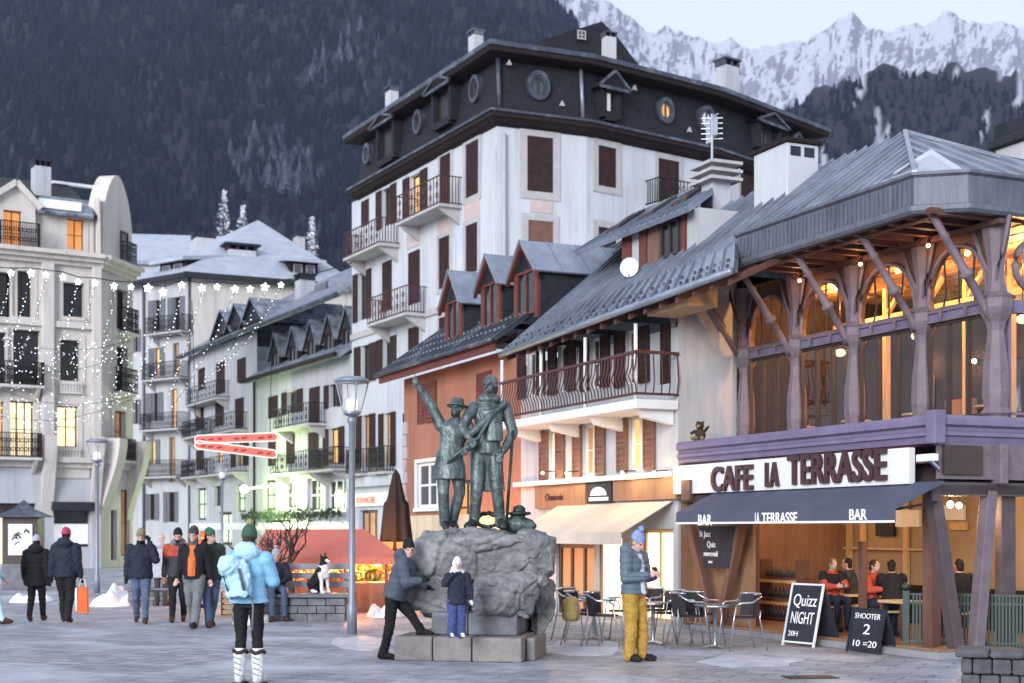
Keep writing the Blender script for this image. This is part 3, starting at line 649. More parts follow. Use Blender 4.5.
# orange house
uo0, uo1 = U(404), U(521)
och = thing('orange_house', 'orange plastered house with red timber eave, slate grey roof and three gabled dormers', 'building', FA.P(uo0, 0, 0))
zo = Z(440, 372, -.1) ; ze_o = Z(440, 357, -.6)
RD = 'shutter_red'
facade(och, FA, uo0, uo1, 0, ze_o - .1, [(417, 427, 384, 424, 'c:' + RD, {}), (417, 438, 462, 508, 'g', dict(fm='white_paint', trim='white_paint', tw=.09, nx=2, nz=2, sill='white_paint')), (455, 476, 480, 562, 'lit_orange', dict(nx=2, nz=3, fm='frame_dark')), (476, 492, 372, 412, 'c:' + RD, {}), (413, 440, 535, 575, 'lit_pale', dict(nx=3, nz=1))], 'plaster_ochre', depth=.14)
shutter(och, FA, U(427.5), U(437), Z(432, 422), Z(432, 382), -.02, RD)
MB(FA).box(uo0, uo1, -.03, .0, Z(440, 545), Z(440, 515)).build('shop_band', 'plaster_band', och)
for k in range(9):
    pass
m = MB(FA); n = 14
for k in range(n): z_ = 4.6 * k / n; wq = .28 if k % 2 else .18; m.box(uo0 - .02, uo0 + wq, -.035, .03, z_, z_ + 4.6 / n - .02)
m.build('quoin', 'stone_trim', och)
# eave, fascia and roof
zr = Z(600, 250, 3.0); vR = 3.0
er = Z(497, 340, -.62); el = Z(378, 372, -.62); er = el = (er + el) / 2
MB(FA).box(uo0 - .25, uo1 - .05, -.62, -.56, er - .26, er - .02).build('eave_board', 'shutter_red', och)
m = MB(FA)
for k in range(12): x = uo0 + (uo1 - uo0) * (k + .5) / 12; m.hexa([(x - .04, -.55, er - .17), (x + .04, -.55, er - .17), (x + .04, .02, er + .1), (x - .04, .02, er + .1), (x - .04, -.55, er - .07), (x + .04, -.55, er - .07), (x + .04, .02, er + .2), (x - .04, .02, er + .2)])
m.build('rafter', 'eave_wood', och)
MB(FA).slab((uo0 - .3, -.66, er), (uo1 + .1, -.66, er), (uo1 + .1, vR, zr), (uo0 - .3, vR, zr), .07, 16).build('roof', 'roof_metal_dark', och)
MB(FA).slab((uo1 + .1, 6.6, er), (uo0 - .3, 6.6, er), (uo0 - .3, vR + .004, zr), (uo1 + .1, vR + .004, zr), .07, 0).build('roof', 'roof_metal_dark', och)
MB(FA).tube([(uo0 - .3, -.72, er - .05), (uo1 + .05, -.72, er - .05)], .055, 8).build('gutter', 'roof_metal_dark', och, True)
m = MB(FA)
for rr in range(3):
    for k in range(30):
        x = uo0 + (uo1 - uo0) * (k + .5 * (rr % 2)) / 30; f = .10 + rr * .12; v_ = -.66 + (vR + .66) * f; z_ = er + (zr - er) * f; m.box(x - .03, x + .03, v_ - .015, v_ + .015, z_ + .01, z_ + .065)
m.build('snow_guard', 'roof_metal', och)['kind'] = 'stuff'
for (xa, ya, xl, yl, xr, yr, yb) in ((452.5, 272, 443, 309, 465, 296, 322), (489.5, 256, 479, 292, 503.5, 283, 312), (523.5, 243, 512, 281, 541, 271, 300)):
    # front gable of the dormer stands where the roof plane meets its foot
    f_ = .22; v_ = -.66 + (vR + .66) * f_
    gable_dormer(och, FA, U(xl + 2.5, v_), U(xr - 3, v_), er + (zr - er) * f_ - .12, Z(xl, yl, v_) + .12, Z(xa, ya, v_), v_, 3.4, 'roof_metal', 'slate', 'shutter_red', .16)

# white house with the wooden balcony
uw0 = uo1
wh = thing('balcony_house', 'white house with brown shutters, timber balcony and cream shop awning', 'building', FA.P(0, 0, 0))
WD = 'shutter_wood'
EZ = [Z(503, 353, -.95), Z(672, 289, -.95)]
zw = min(EZ) - .12
ws = [(549, 557, 431, 478, 'lit_pale', dict(sh=WD, sw=1.0, fm='white_paint', nx=1)), (583, 597, 425, 475, 'lit_dim', dict(sh=WD, sw=.62, fm='white_paint')), (629, 645, 417, 470, 'lit_warm', dict(sh=WD, sw=.66, fm='white_paint')),
      (527, 538, 352, 396, 'g', dict(sh=SB, sw=.7, fm='white_paint')), (558, 568, 345, 392, 'g', dict(sh=SB, sw=.8, fm='white_paint')), (590, 602, 338, 388, 'g', dict(sh=SB, sw=.7, fm='white_paint')), (626, 640, 330, 384, 'g', dict(sh=SB, sw=.7, fm='white_paint')), (660, 671, 322, 384, 'c:' + SB, {}),
      (556, 594, 543, 615, 'lit_dim', dict(nx=3, nz=1, fm='frame_dark')), (597, 622, 535, 618, 'lit_shop', dict(nx=1, nz=1, fm='warm_plank')), (641, 673, 529, 622, 'lit_shop', dict(nx=2, nz=1, fm='pale_timber')), (527, 548, 545, 600, 'lit_orange', dict(nx=2, nz=1))]
facade(wh, FA, uw0, 0, 0, zw, ws, 'plaster_white', depth=.16)
FB = FA.sub(0, 0, math.pi / 2)                      # the corner's return wall, seen from the square: u runs away to the right
MB(FB).wall(0, 1.32, 0, Z(690, 285, 0) + .3, [], 0).build('side_wall', 'plaster_white', wh)
# shop front band above the awning
for x0, x1, y0, y1, mt, nm in ((535, 585, 484, 508, 'warm_plank', 'shop_fascia'), (613, 676, 474, 500, 'warm_plank', 'shop_fascia'), (587, 611, 482, 503, 'board_black', 'shop_sign')):
    r = FA.rect(x0, x1, y0, y1, -.1); f_ = MB(FA).box(r[0], r[1], -.1, .02, r[2], r[3]).build(nm, mt, wh)
    if nm == 'shop_sign':
        um, zm = (r[0] + r[1]) / 2, (r[2] + r[3]) / 2
        MB(FA).prism([(um + .34 * math.cos(q * .3142), -.104, zm - .06 + .17 * math.sin(q * .3142)) for q in range(11)], (0, -.015, 0)).build('emblem', 'white_paint', f_)
        MB(FA).box(um - .4, um + .4, -.115, -.1, zm - .16, zm - .09).build('emblem', 'white_paint', f_)
    elif x0 == 535: text_mesh('Chamonix', FA, U(550), Z(560, 500, -.1), -.105, .2, 'letter_maroon', f_, 'lettering', 1)
m = MB(FA); m.box(uw0, -.02, -.2, -.0, Z(600, 482), Z(600, 477)); ledge = m.build('ledge', 'white_paint', wh, bevel=.01)
for px in (548, 572, 628, 660):
    u = U(px, -.3); z_ = Z(px, 474, -.3)
    lp = thing('sign_lamp', None, None, FA.P(u, -.3, z_)); lp.parent = wh; lp.location = FA.P(u, -.3, z_) - Vector(wh['_w'])
    MB(FA).bar((u, -.14, z_ + .06), (u, -.42, z_ + .05), .02).build('lamp_arm', 'iron', lp); MB(FA).ball((u, -.42, z_ + .02), .035, 8, 5).build('lamp_bulb', 'bulb_warm', lp)
    L = bpy.data.lights.new('sign_spot', 'POINT'); L.energy = 5; L.color = (1, .66, .32); L.shadow_soft_size = .05; lo = bpy.data.objects.new('sign_spot', L); COL.objects.link(lo); lo.location = FA.P(u, -.42, z_ - .05)
# awning
aw0, aw1 = U(560, -.05), U(672, -.05); za1, za0 = Z(640, 503, -.05), Z(570, 533, -1.0)
m = MB(FA); b0, b1 = U(540, -1.05), U(628, -1.05)
aw = m.hexa([(aw0, -1.05, za0), (aw1, -1.05, za0), (aw1, -.05, za1), (aw0, -.05, za1), (aw0, -1.05, za0 + .02), (aw1, -1.05, za0 + .02), (aw1, -.05, za1 + .02), (aw0, -.05, za1 + .02)]).build('awning', 'awning_cream', wh)
MB(FA).box(aw0, aw1, -1.07, -1.055, za0 - .2, za0 + .02).build('awning_valance', 'awning_cream', aw)
text_mesh('AU CHAUSSEUR', FA, aw0 + .5, za0 - .15, -1.07, .15, 'letter_maroon', aw, 'lettering', 1.1, .004)
# timber balcony
ub0, ub1 = U(499, -.85), U(636, -.85); zf = Z(600, 405, -.85)
bal = MB(FA).box(ub0, ub1, -.85, 0, zf - .16, zf).build('balcony', 'white_paint', wh, bevel=.012)
m = MB(FA)
for k in range(4): x = ub0 + .2 + (ub1 - ub0 - .5) * k / 3; MB(FA).prism([(x, -.02, zf - .16), (x, -.7, zf - .16), (x, -.6, zf - .3), (x, -.02, zf - .42)], (.16, 0, 0)).build('bracket', 'white_paint', bal)
m = MB(FA); rh = .82
m.bar((ub0, -.82, zf + rh), (ub1, -.82, zf + rh), .07, .05); m.bar((ub1 - .02, -.82, zf + rh), (ub1 - .02, 0, zf + rh), .07, .05); m.bar((ub0, -.82, zf + .1), (ub1, -.82, zf + .1), .05, .04); m.bar((ub1 - .02, -.8, zf + .1), (ub1 - .02, 0, zf + .1), .05, .04)
nb = 46
for k in range(nb + 1):
    x = ub0 + .02 + (ub1 - ub0 - .06) * k / nb
    m.tube([(x, -.82, zf + .08), (x, -.84, zf + .25), (x, -.9, zf + .4), (x, -.84, zf + .6), (x, -.82, zf + rh)], .013, 5)
for k in range(1, 6): m.tube([(ub1 - .02, -.82 + .16 * k, zf + .08), (ub1 + .03, -.82 + .16 * k, zf + .35), (ub1 - .02, -.82 + .16 * k, zf + rh)], .013, 5)
m.build('railing', 'iron_rust', bal)
for k in range(4): x = ub0 + .05 + (ub1 - ub0 - .15) * k / 3; MB(FA).tube([(x, -.8, zf), (x, -.8, zw + .02)], .035, 8).build('balcony_post', 'white_paint', bal, True)
# roof of the white house and the cafe: one long ridge
vE, vRg = -.95, 2.0
zRg = Z(905, 133, vRg); uAp = U(905, vRg)
uE0, uE1 = U(503, vE), U(735, vE)
zE1 = Z(735, 268, vE); kq = .8 / (vRg - vE); uJ = U(736, -.15)
def rz_(z, top): return z + (top - z) * kq
MB(FA).slab((uE0, vE, EZ[0]), (uE1, vE, zE1), (uJ, -.15, rz_(zE1, zRg)), (uE0, -.15, rz_(EZ[0], zRg - .1)), .08, 24, .05, .035).build('roof', 'roof_metal', wh)
MB(FA).slab((uE0, -.152, rz_(EZ[0], zRg - .1)), (uJ, -.152, rz_(zE1, zRg)), (uJ + .05, vRg, zRg), (uE0, vRg, zRg - .1), .08, 22, .05, .035).build('roof', 'roof_metal', wh)
MB(FA).slab((uE1, 5, EZ[1]), (uE0, 5, EZ[0]), (uE0, vRg + .004, zRg - .1), (uE1, vRg + .004, zRg), .08).build('roof', 'roof_metal_dark', wh)
MB(FA).tube([(uE0, vE - .06, EZ[0] - .05), (uE1, vE - .06, Z(735, 268, vE) - .05)], .06, 8).build('gutter', 'roof_metal', wh, True)
m = MB(FA)
for rr in range(2):
    for k in range(44):
        f = .04 + rr * .07; g_ = (k + .5 * rr) / 44; x = uE0 + (uE1 - uE0) * g_; zb = EZ[0] + (EZ[1] + .02 - EZ[0]) * g_; v_ = vE + (vRg - vE) * f; z_ = zb + (zRg - zb) * f; m.box(x - .025, x + .025, v_ - .015, v_ + .015, z_, z_ + .06)
m.build('snow_guard', 'roof_metal_dark', wh)['kind'] = 'stuff'
x = U(646, -.6); 
MB(FA).box(U(648, -.6), U(689, -.6), -.62, -.05, Z(668, 311, -.6), Z(668, 293, -.6)).build('purlin', 'pale_timber', wh, bevel=.01)
m = MB(FA)
for k in range(17):
    x = uE0 + .1 + (uE1 - uE0 - .3) * k / 16; g_ = (x - uE0) / (uE1 - uE0); zb = EZ[0] + (EZ[1] - EZ[0]) * g_ - .13
    m.hexa([(x - .045, -.92, zb - .06), (x + .045, -.92, zb - .06), (x + .045, .3, zb + .5), (x - .045, .3, zb + .5), (x - .045, -.92, zb + .04), (x + .045, -.92, zb + .04), (x + .045, .3, zb + .6), (x - .045, .3, zb + .6)])
m.build('rafter', 'eave_wood', wh)
# shed dormer with red timber, skylights on its roof
vD = .55; ud0, ud1 = U(622, vD), U(698, vD)
zd1a, zd1b = Z(625, 236, vD), Z(690, 222, vD); zd0 = EZ[0] + (zRg - EZ[0]) * .45
dm = MB(FA).box(ud0, ud1, vD, 2.0, zd0, zd1a).build('shed_dormer', 'plaster_white', wh)
for k, (x0, x1, mt) in enumerate(((624, 632, 'shutter_red'), (641, 648, 'shutter_red'), (650, 660, 'c'), (664, 682, 'g'), (683, 687, 'shutter_red'))):
    r = FA.rect(x0, x1, 240, 272, vD)
    if mt == 'shutter_red': MB(FA).box(r[0], r[1], vD - .05, vD - .002, zd0, zd1a - .05).build('dormer_post', mt, dm)
    elif mt == 'g': window(dm, FA, (r[0], r[1], zd0 + .2, zd1a - .08), vD - .14, 'glass_dark', 'frame_dark', 2, 1, .1)
    else: MB(FA).box(r[0], r[1], vD - .04, vD - .003, zd0, zd1a - .05).build('dormer_shutter', WD, dm)
v2 = 3.6; z2 = Z(720, 178, v2)
dr = MB(FA).slab((U(588, vD), vD - .3, zd1a - .05), (U(702, vD), vD - .3, zd1a - .05), (U(740, v2), v2, z2), (U(640, v2), v2, z2), .09, 18).build('dormer_roof', 'roof_metal', dm)
A_ = Vector((U(588, vD), vD - .3, zd1a - .05)); B_ = Vector((U(702, vD), vD - .3, zd1a - .05)); C_ = Vector((U(740, v2), v2, z2)); D_ = Vector((U(640, v2), v2, z2))
def onr(f, g_, h=0): return (A_.lerp(B_, f)).lerp(D_.lerp(C_, f), g_) + Vector((0, 0, h))
for f in (.1, .42, .72):
    MB(FA).hexa([onr(f, .3, .03), onr(f + .13, .3, .03), onr(f + .13, .72, .03), onr(f, .72, .03), onr(f, .3, .10), onr(f + .13, .3, .10), onr(f + .13, .72, .10), onr(f, .72, .10)]).build('skylight', 'frame_dark', dm)
    MB(FA).hexa([onr(f + .02, .34, .09), onr(f + .11, .34, .09), onr(f + .11, .68, .09), onr(f + .02, .68, .09), onr(f + .02, .34, .115), onr(f + .11, .34, .115), onr(f + .11, .68, .115), onr(f + .02, .68, .115)]).build('skylight_glass', 'glass_grey', dm)
# chimneys on the long roof
um = U(787, 1.6); wq = abs(U(811, 1.6) - U(764, 1.6))
c = MB(FA).box(um - wq * .36, um + wq * .36, 1.25, 1.9, Z(787, 225, 1.6) - .3, Z(787, 151, 1.6)).build('chimney', 'plaster_hotel', wh, bevel=.02)
zt = Z(787, 151, 1.6)
MB(FA).box(um - wq * .40, um + wq * .40, 1.2, 1.95, zt, zt + .07).build('chimney_cap', 'dark_wood', c, bevel=.01)
for k in (0, 1):
    MB(FB).box(1.32 + k * .28, 1.52 + k * .28, -(um + wq * .36) - .012, -(um + wq * .36) + .1, zt - .22, zt - .06).build('flue_opening', 'board_black', c)
um = U(716, 1.9); z_ = Z(716, 215, 1.9)
c = MB(FA).box(um - .2, um + .2, 1.7, 2.1, z_ - .3, Z(716, 168, 1.9)).build('chimney', 'plaster_grey', wh)
m = MB(FA)
for py in (168, 176, 184): m.box(um - .4, um + .4, 1.55, 2.25, Z(716, py, 1.9), Z(716, py, 1.9) + .06)
m.build('chimney_cap', 'stone_trim', c)
dp = FA.P(U(631, .2), .2, 0); FDi = Fr((dp.x, dp.y), (1, -.45)); dish = MB(FDi); u = 0; z_ = Z(631, 268, .2)
dd = [(.04, -.0), (.12, .01), (.19, .03)]
n = 18; rings = []
for r_, d_ in ((0.01, 0.06), (.10, .045), (.17, .01), (.185, 0)): rings.append(dish.pts([(u + r_ * math.cos(2 * math.pi * k / n), d_ - .1, z_ + r_ * math.sin(2 * math.pi * k / n)) for k in range(n)]))
for a, b in zip(rings, rings[1:]):
    for k in range(n): dish.f.append([a[k], a[(k + 1) % n], b[(k + 1) % n], b[k]])
dish.tube([(u, -.04, z_), (u, .02, z_ - .4)], .02, 6); dish.tube([(u, -.1, z_ - .18), (u, -.3, z_ - .05)], .01, 5)
o = dish.build('satellite_dish', 'white_paint', None, True); tag(o, 'round white satellite dish on the metal roof by the red timber dormer', 'satellite dish')
ae = MB(FA); u = U(712, 1.9); z0_ = Z(716, 165, 1.9); z1_ = Z(712, 114, 1.9)
ae.tube([(u, 1.9, z0_ - .1), (u, 1.9, z1_)], .025, 6)
for k in range(5):
    zz = z1_ - .08 - k * .1; ae.bar((u - .22 + .02 * k, 1.9, zz), (u + .22 - .02 * k, 1.9, zz + .03), .02); ae.bar((u - .1, 1.72, zz), (u + .1, 2.08, zz), .015)
ae.box(u - .16, u + .0, 1.86, 1.9, z1_ - .55, z1_ - .1); ae.box(u + .05, u + .2, 1.86, 1.9, z1_ - .45, z1_ - .1)
o = ae.build('tv_aerial', 'steel'); tag(o, 'pale metal television aerial on a mast above the stacked slab chimney', 'aerial')
# ------------------------------------------------------------------ the cafe
cf = thing('terrace_cafe', 'glazed cafe with mauve pillars, dark awning and a flared metal roof at the corner', 'building', FA.P(0, 0, 0))
uc0, uc1 = U(679, 0), U(936, 0)                      # ground floor and terrace front
VU = 1.18                                            # upper glazing plane
zpt, zpb = (Z(680, 443) + Z(930, 414)) / 2, (Z(680, 466) + Z(930, 440)) / 2
right = 3.2                                          # how far the right-hand side runs back
def cafe_run(name, prof, mat, par, chamfer=0.0):     # a moulding round the front, the corner and the side; prof: (out, z)
    m = MB(FA); rings = []
    for o_, z_ in prof: rings.append(m.pts([(uc0, -o_, z_), (uc1 - chamfer + o_, -o_, z_), (uc1 + o_, chamfer - o_, z_), (uc1 + o_, right, z_)] if chamfer else [(uc0, -o_, z_), (uc1 + o_, -o_, z_), (uc1 + o_, right, z_)]))
    n = len(rings[0])
    for a, b in zip(rings, rings[1:]):
        for k in range(n - 1): m.f.append([a[k], a[k + 1], b[k + 1], b[k]])
    for q in (0, n - 1): m.f.append([r_[q] for r_ in rings])
    return m.build(name, mat, par)
cafe_run('terrace_parapet', [(-.12, zpb), (.0, zpb), (.02, zpb + .05), (.0, zpb + .07), (.0, zpt - .16), (.06, zpt - .13), (.06, zpt - .05), (.03, zpt), (-.14, zpt), (-.14, zpb)], 'mauve_paint', cf)
cafe_run('parapet_moulding', [(.004, zpb + .09), (.05, zpb + .1), (.05, zpb + .15), (.004, zpb + .17)], 'mauve_paint', cf)
zs1, zs0 = zpb - .02, (Z(694, 495) + Z(905, 483)) / 2
zs0 = Z(760, 491); zs1 = Z(760, 460)
sg = MB(FA).box(uc0 + .02, U(916), -.13, -.01, zs0, zs1).build('cafe_sign', 'white_paint', cf, bevel=.01)
def sgn(txt, x0, x1, z0, h, ex=.03):
    t = text_mesh(txt, FA, U(x0, -.13), z0, -.15, h, 'letter_maroon', sg, 'lettering', 1, ex, .010)
    return t
def fit_text(txt, fr, x0, x1, y0, y1, v, mat, par, ex=.012, bold=0.008, name='lettering', xm=None):
    u0, u1 = fr.U(x0, v), fr.U(x1, v); xm = (x0 + x1) / 2; z0, z1 = fr.Z(xm, y1, v), fr.Z(xm, y0, v)
    t = text_mesh(txt, fr, 0, 0, 0, 1.0, mat, None, 'probe'); xs = [q.co.dot(Vector((fr.u.x, fr.u.y, 0))) for q in t.data.vertices]; zs = [q.co.z for q in t.data.vertices]
    w_, h_ = max(xs) - min(xs), max(zs) - min(zs); bpy.data.objects.remove(t)
    size = (z1 - z0) / h_; sx = (u1 - u0) / (w_ * size)
    return text_mesh(txt, fr, u0, z0, v - ex, size, mat, par, name, sx, ex, bold)
fit_text('CAFE', FA, 713, 753, 466, 490, -.13, 'letter_maroon', sg, .03, .012)
fit_text('LA', FA, 767, 779, 463, 486, -.13, 'letter_maroon', sg, .03, .012)
fit_text('TERRASSE', FA, 790, 887, 452, 482, -.13, 'letter_maroon', sg, .03, .012)
MB(FA).box(U(681, -.2), U(689, -.2), -.2, -.14, Z(685, 500, -.2), Z(685, 480, -.2)).build('wall_lantern', 'cafe_wood', cf)
# return of the sign round the corner and the dark glass panel
MB(FA).box(uc1 - .06, uc1 + .0, .05, right, zs0 + .06, zs1 + .1).build('side_sign', 'mauve_post', cf); MB(FA).box(uc1 - .08, uc1 + .12, 1.0, 1.14, zs0, zpb).build('console', 'mauve_post', cf, bevel=.02); MB(FA).box(uc1 - .05, uc1 + .14, -.14, .05, zpb - .02, zpt + .05).build('corner_post', 'mauve_paint', cf, bevel=.02)
MB(FA).box(uc1 - .02, uc1 + .05, .1, .75, zs0 + .12, zpb - .03).build('side_panel', 'frame_dark', cf)
cafe_run('terrace_floor', [(-.02, zs0 - .02), (-.02, zs0 - .14), (-.3, zs0 - .14), (-.3, zpb - .2), (-1.5, zpb - .2)], 'cafe_beam', cf)
MB(FA).box(uc0, uc1 - .02, .02, 4.5, zpb - .26, zpb - .16).build('floor_slab', 'cafe_wood', cf)
# awning
AV = -.8; ua0, ua1 = U(677, AV), U(896, AV); zv0 = (Z(676, 527, AV) + Z(896, 519, AV)) / 2; zv1 = (Z(676, 515, AV) + Z(896, 507, AV)) / 2
zat = zs0 - .0
aw = MB(FA).hexa([(ua0, AV, zv1), (ua1, AV, zv1), (ua1, -.02, zat), (ua0, -.02, zat), (ua0, AV, zv1 + .025), (ua1, AV, zv1 + .025), (ua1, -.02, zat + .025), (ua0, -.02, zat + .025)]).build('awning', 'awning_navy', cf)
MB(FA).box(ua0, ua1, AV - .02, AV - .003, zv0, zv1 + .01).build('awning_valance', 'awning_navy', aw)
MB(FA).box(ua0, ua1, AV - .026, AV - .0205, zv0, zv0 + .03).build('valance_trim', 'letter_white', aw)
for q in (ua0 + .1, ua1 - .1): MB(FA).bar((q, -.05, zat - .25), (q, AV, zv1 - .01), .03).build('awning_arm', 'iron', aw)
for t, x0, x1 in (('BAR', 698, 711), ('LA', 755, 759), ('TERRASSE', 762, 797), ('BAR', 849, 866)):
    k = (x0 - 680) / 215
    fit_text(t, FA, x0, x1, 514.5 - 8 * k + 1, 525.5 - 7.5 * k, AV - .022, 'letter_white', aw, .003, .004)
# slanting posts, step, inside
def post(x0, y0, x1, y1, w_, mat='cafe_beam', v=0.02, name='slanting_post'):
    a = (U(x0, v), v, Z(x0, y0, v)); b = (U(x1, v), v, max(.0, Z(x1, y1, v)))
    return MB(FA).bar(a, b, w_, w_).build(name, mat, cf, bevel=.012)
post(690, 522, 714, 622, .15, 'cafe_wood'); post(742, 522, 721, 622, .15, 'cafe_wood')
zt_ = zs0 - .12
m = MB(FA)
uq = U(752, .4); MB(FA).box(uq - .06, uq + .08, .35, .5, 0, zt_).build('post', 'cafe_wood', cf, bevel=.01)
uq = U(860, .6); MB(FA).box(uq - .05, uq + .05, .6, .7, 0.1, 1.55).build('low_post', 'cafe_wood', cf, bevel=.01)
uq = U(929, .35); MB(FA).box(uq - .08, uq + .10, .3, .48, 0, zt_).build('post', 'cafe_wood', cf, bevel=.01)
for (xa, ya, xb, yb) in ((931, 483, 958, 596), (989, 491, 975, 596)):
    v_ = .0; uq = uc1 - .12
    # these two stand on the side front
    FS = FA.sub(uc1 - .1, 0, math.pi / 2)            # side front: u runs away to the right
    a = (FS.U(xa), 0, FS.Z(xa, ya)); b = (FS.U(xb), 0, max(.02, FS.Z(xb, 650)))
    MB(FS).bar((a[0], 0, a[2]), (b[0], 0, .0), .17, .17).build('slanting_post', 'mauve_post' if xa > 950 else 'cafe_beam', cf, bevel=.012)
MB(FS).box(FS.U(1003), FS.U(1017), .02, .16, 0, zt_).build('post', 'cafe_beam', cf, bevel=.01)
MB(FS).box(0, 3.4, -.08, .1, zs0 - .16, zs0 + .02).build('lintel', 'cafe_beam', cf)
sp = MB(FA).box(U(690, -.06), uc1 + .1, -.06, 4.5, .0, .10).build('step', 'concrete', cf, bevel=.012)
MB(FA).box(uc0 + .05, uc1, .1, 4.45, .102, .13).build('floor', 'warm_plank', cf)
MB(FA).wall(uc0 + .05, uc1 + .1, .12, zt_ + .15, [], 3.4).build('back_wall', 'warm_wall', cf)
MB(FA.sub(uc0 + .06, 0, math.pi / 2)).wall(0, 3.4, .12, zt_ + .15, [], 0).build('side_wall', 'warm_plank', cf)
MB(FA).box(U(692, .15), U(745, .15), .3, .36, .12, zt_).build('timber_wall', 'warm_plank', cf)
MB(FA).box(uc0 + .1, uc1 + .05, 3.33, 3.395, .13, .78).build('contrast_strip', 'dark_wood', cf)  # dark strip added to put shade low on the evenly bright back wall
# wall fittings on the back wall
V3 = 3.38
for x0, x1, y0, y1, mt, nm in ((762, 770, 540, 566, 'board_black', 'loudspeaker'), (775, 790, 552, 563, 'board_black', 'screen'), (806, 812, 528, 632, 'cafe_wood', 'wall_post'), (812, 836, 530, 632, 'dark_wood', 'doorway'), (838, 846, 528, 632, 'warm_plank', 'wall_post'),
                               (878, 896, 522, 536, 'board_black', 'screen'), (898, 922, 510, 527, 'white_paint', 'notice_board'), (846, 928, 548, 550, 'pale_timber', 'wall_rail'), (946, 966, 505, 520, 'white_paint', 'notice_board'), (952, 968, 522, 530, 'pale_timber', 'wall_rail')):
    r = FA.rect(x0, x1, y0, y1, V3); MB(FA).box(r[0], r[1], V3 - .06, V3 - .003, max(.13, r[2]), r[3]).build(nm, mt, cf)
for x in (848, 862, 905):
    r = FA.rect(x, x + 5, 520, 600, V3); MB(FA).box(r[0], r[1], V3 - .05, V3 - .003, .13, zt_).build('wall_post', 'pale_timber', cf)
# ceiling lamps inside
for k, (u, v, hh) in enumerate(((.9, .9, .22), (2.2, 1.6, .25), (3.6, 1.0, .22), (4.6, 2.2, .25), (5.9, .9, .30), (5.9, 2.4, .25), (1.2, 2.6, .3))):
    zz = zt_ - .05 - hh * .3
    t = thing('pendant_lamp', ['small glowing pendant lamp above the cafe entrance, first from the white house', 'small glowing pendant lamp deeper inside the cafe above the bottle shelf', 'small glowing pendant lamp behind the middle of the dark awning', 'small glowing pendant lamp near the cafe back wall above the seated guests', 'bright pendant lamp between the slanting posts at the cafe corner', 'small glowing pendant lamp near the notice boards at the cafe corner', 'small glowing pendant lamp at the timber end wall of the cafe'][k], 'lamp', FA.P(u, v, zz), 'pendant lamps inside the cafe')
    MB(FA).tube([(u, v, zz + .05), (u, v, zpb - .2)], .008, 5).build('cord', 'iron', t)
    MB(FA).lathe([(.03, .07), (.09, .02), (.095, .01)], tuple(FA.P(u, v, zz)), 12).build('lamp_shade', 'iron', t) if False else None
    MB(FA).ball((u, v, zz), .05, 10, 6).build('bulb', 'bulb_warm', t, True)
    L = bpy.data.lights.new('pendant', 'POINT'); L.energy = (6, 9, 5, 11, 20, 9, 4)[k]; L.color = (1, .62, .32); L.shadow_soft_size = .06; lo = bpy.data.objects.new('pendant_light', L); COL.objects.link(lo); lo.location = FA.P(u, v, zz - .09)
# bottle shelf
sh = thing('bottle_shelf', 'dark timber shelf with rows of bottles and pale rails inside the cafe', 'shelf', FA.P(U(770, 1.6), 1.6, .13))
ua, ub = U(758, 1.6), U(796, 1.6)
m = MB(FA)
for z_ in (.15, .5, .85): m.box(ua, ub, 1.6, 1.9, z_, z_ + .04)
for u in (ua, ub - .04): m.box(u, u + .04, 1.62, 1.88, .13, 1.2)
m.build('shelf_frame', 'cafe_wood', sh)
for z_ in (.42, .8): MB(FA).box(ua - .05, ub + .05, 1.5, 1.57, z_, z_ + .05).build('rail', 'pale_timber', sh)
bt_ = None
for z_, rn in ((.19, 'lowest'), (.54, 'middle'), (.89, 'top')):
    for k in range(9):
        p = FA.P(ua + .1 + (ub - ua - .2) * k / 8, 1.75, z_); h = .18
        if bt_ is None: bt_ = MB().lathe([(.03, 0), (.03, h * .6), (.012, h * .75), (.012, h)], tuple(p), 8).build('bottle', 'glass_grey', None, True); tag(bt_, 'x', 'bottle', 'bottles on the cafe shelf'); b_ = bt_
        else: b_ = copy_tree(bt_, p)
        b_['label'] = 'dark glass bottle standing on the %s board of the cafe shelf' % rn
# upper floor: pillars, glazing, oval windows
zl0 = zpt - .25
zrail = [(Z(775, 350, VU) + Z(955, 305, VU)) / 2 + d for d in (-.15, .02)]
cols = [746, 797, 855, 923, 996]
uu = [U(x, VU) for x in cols]
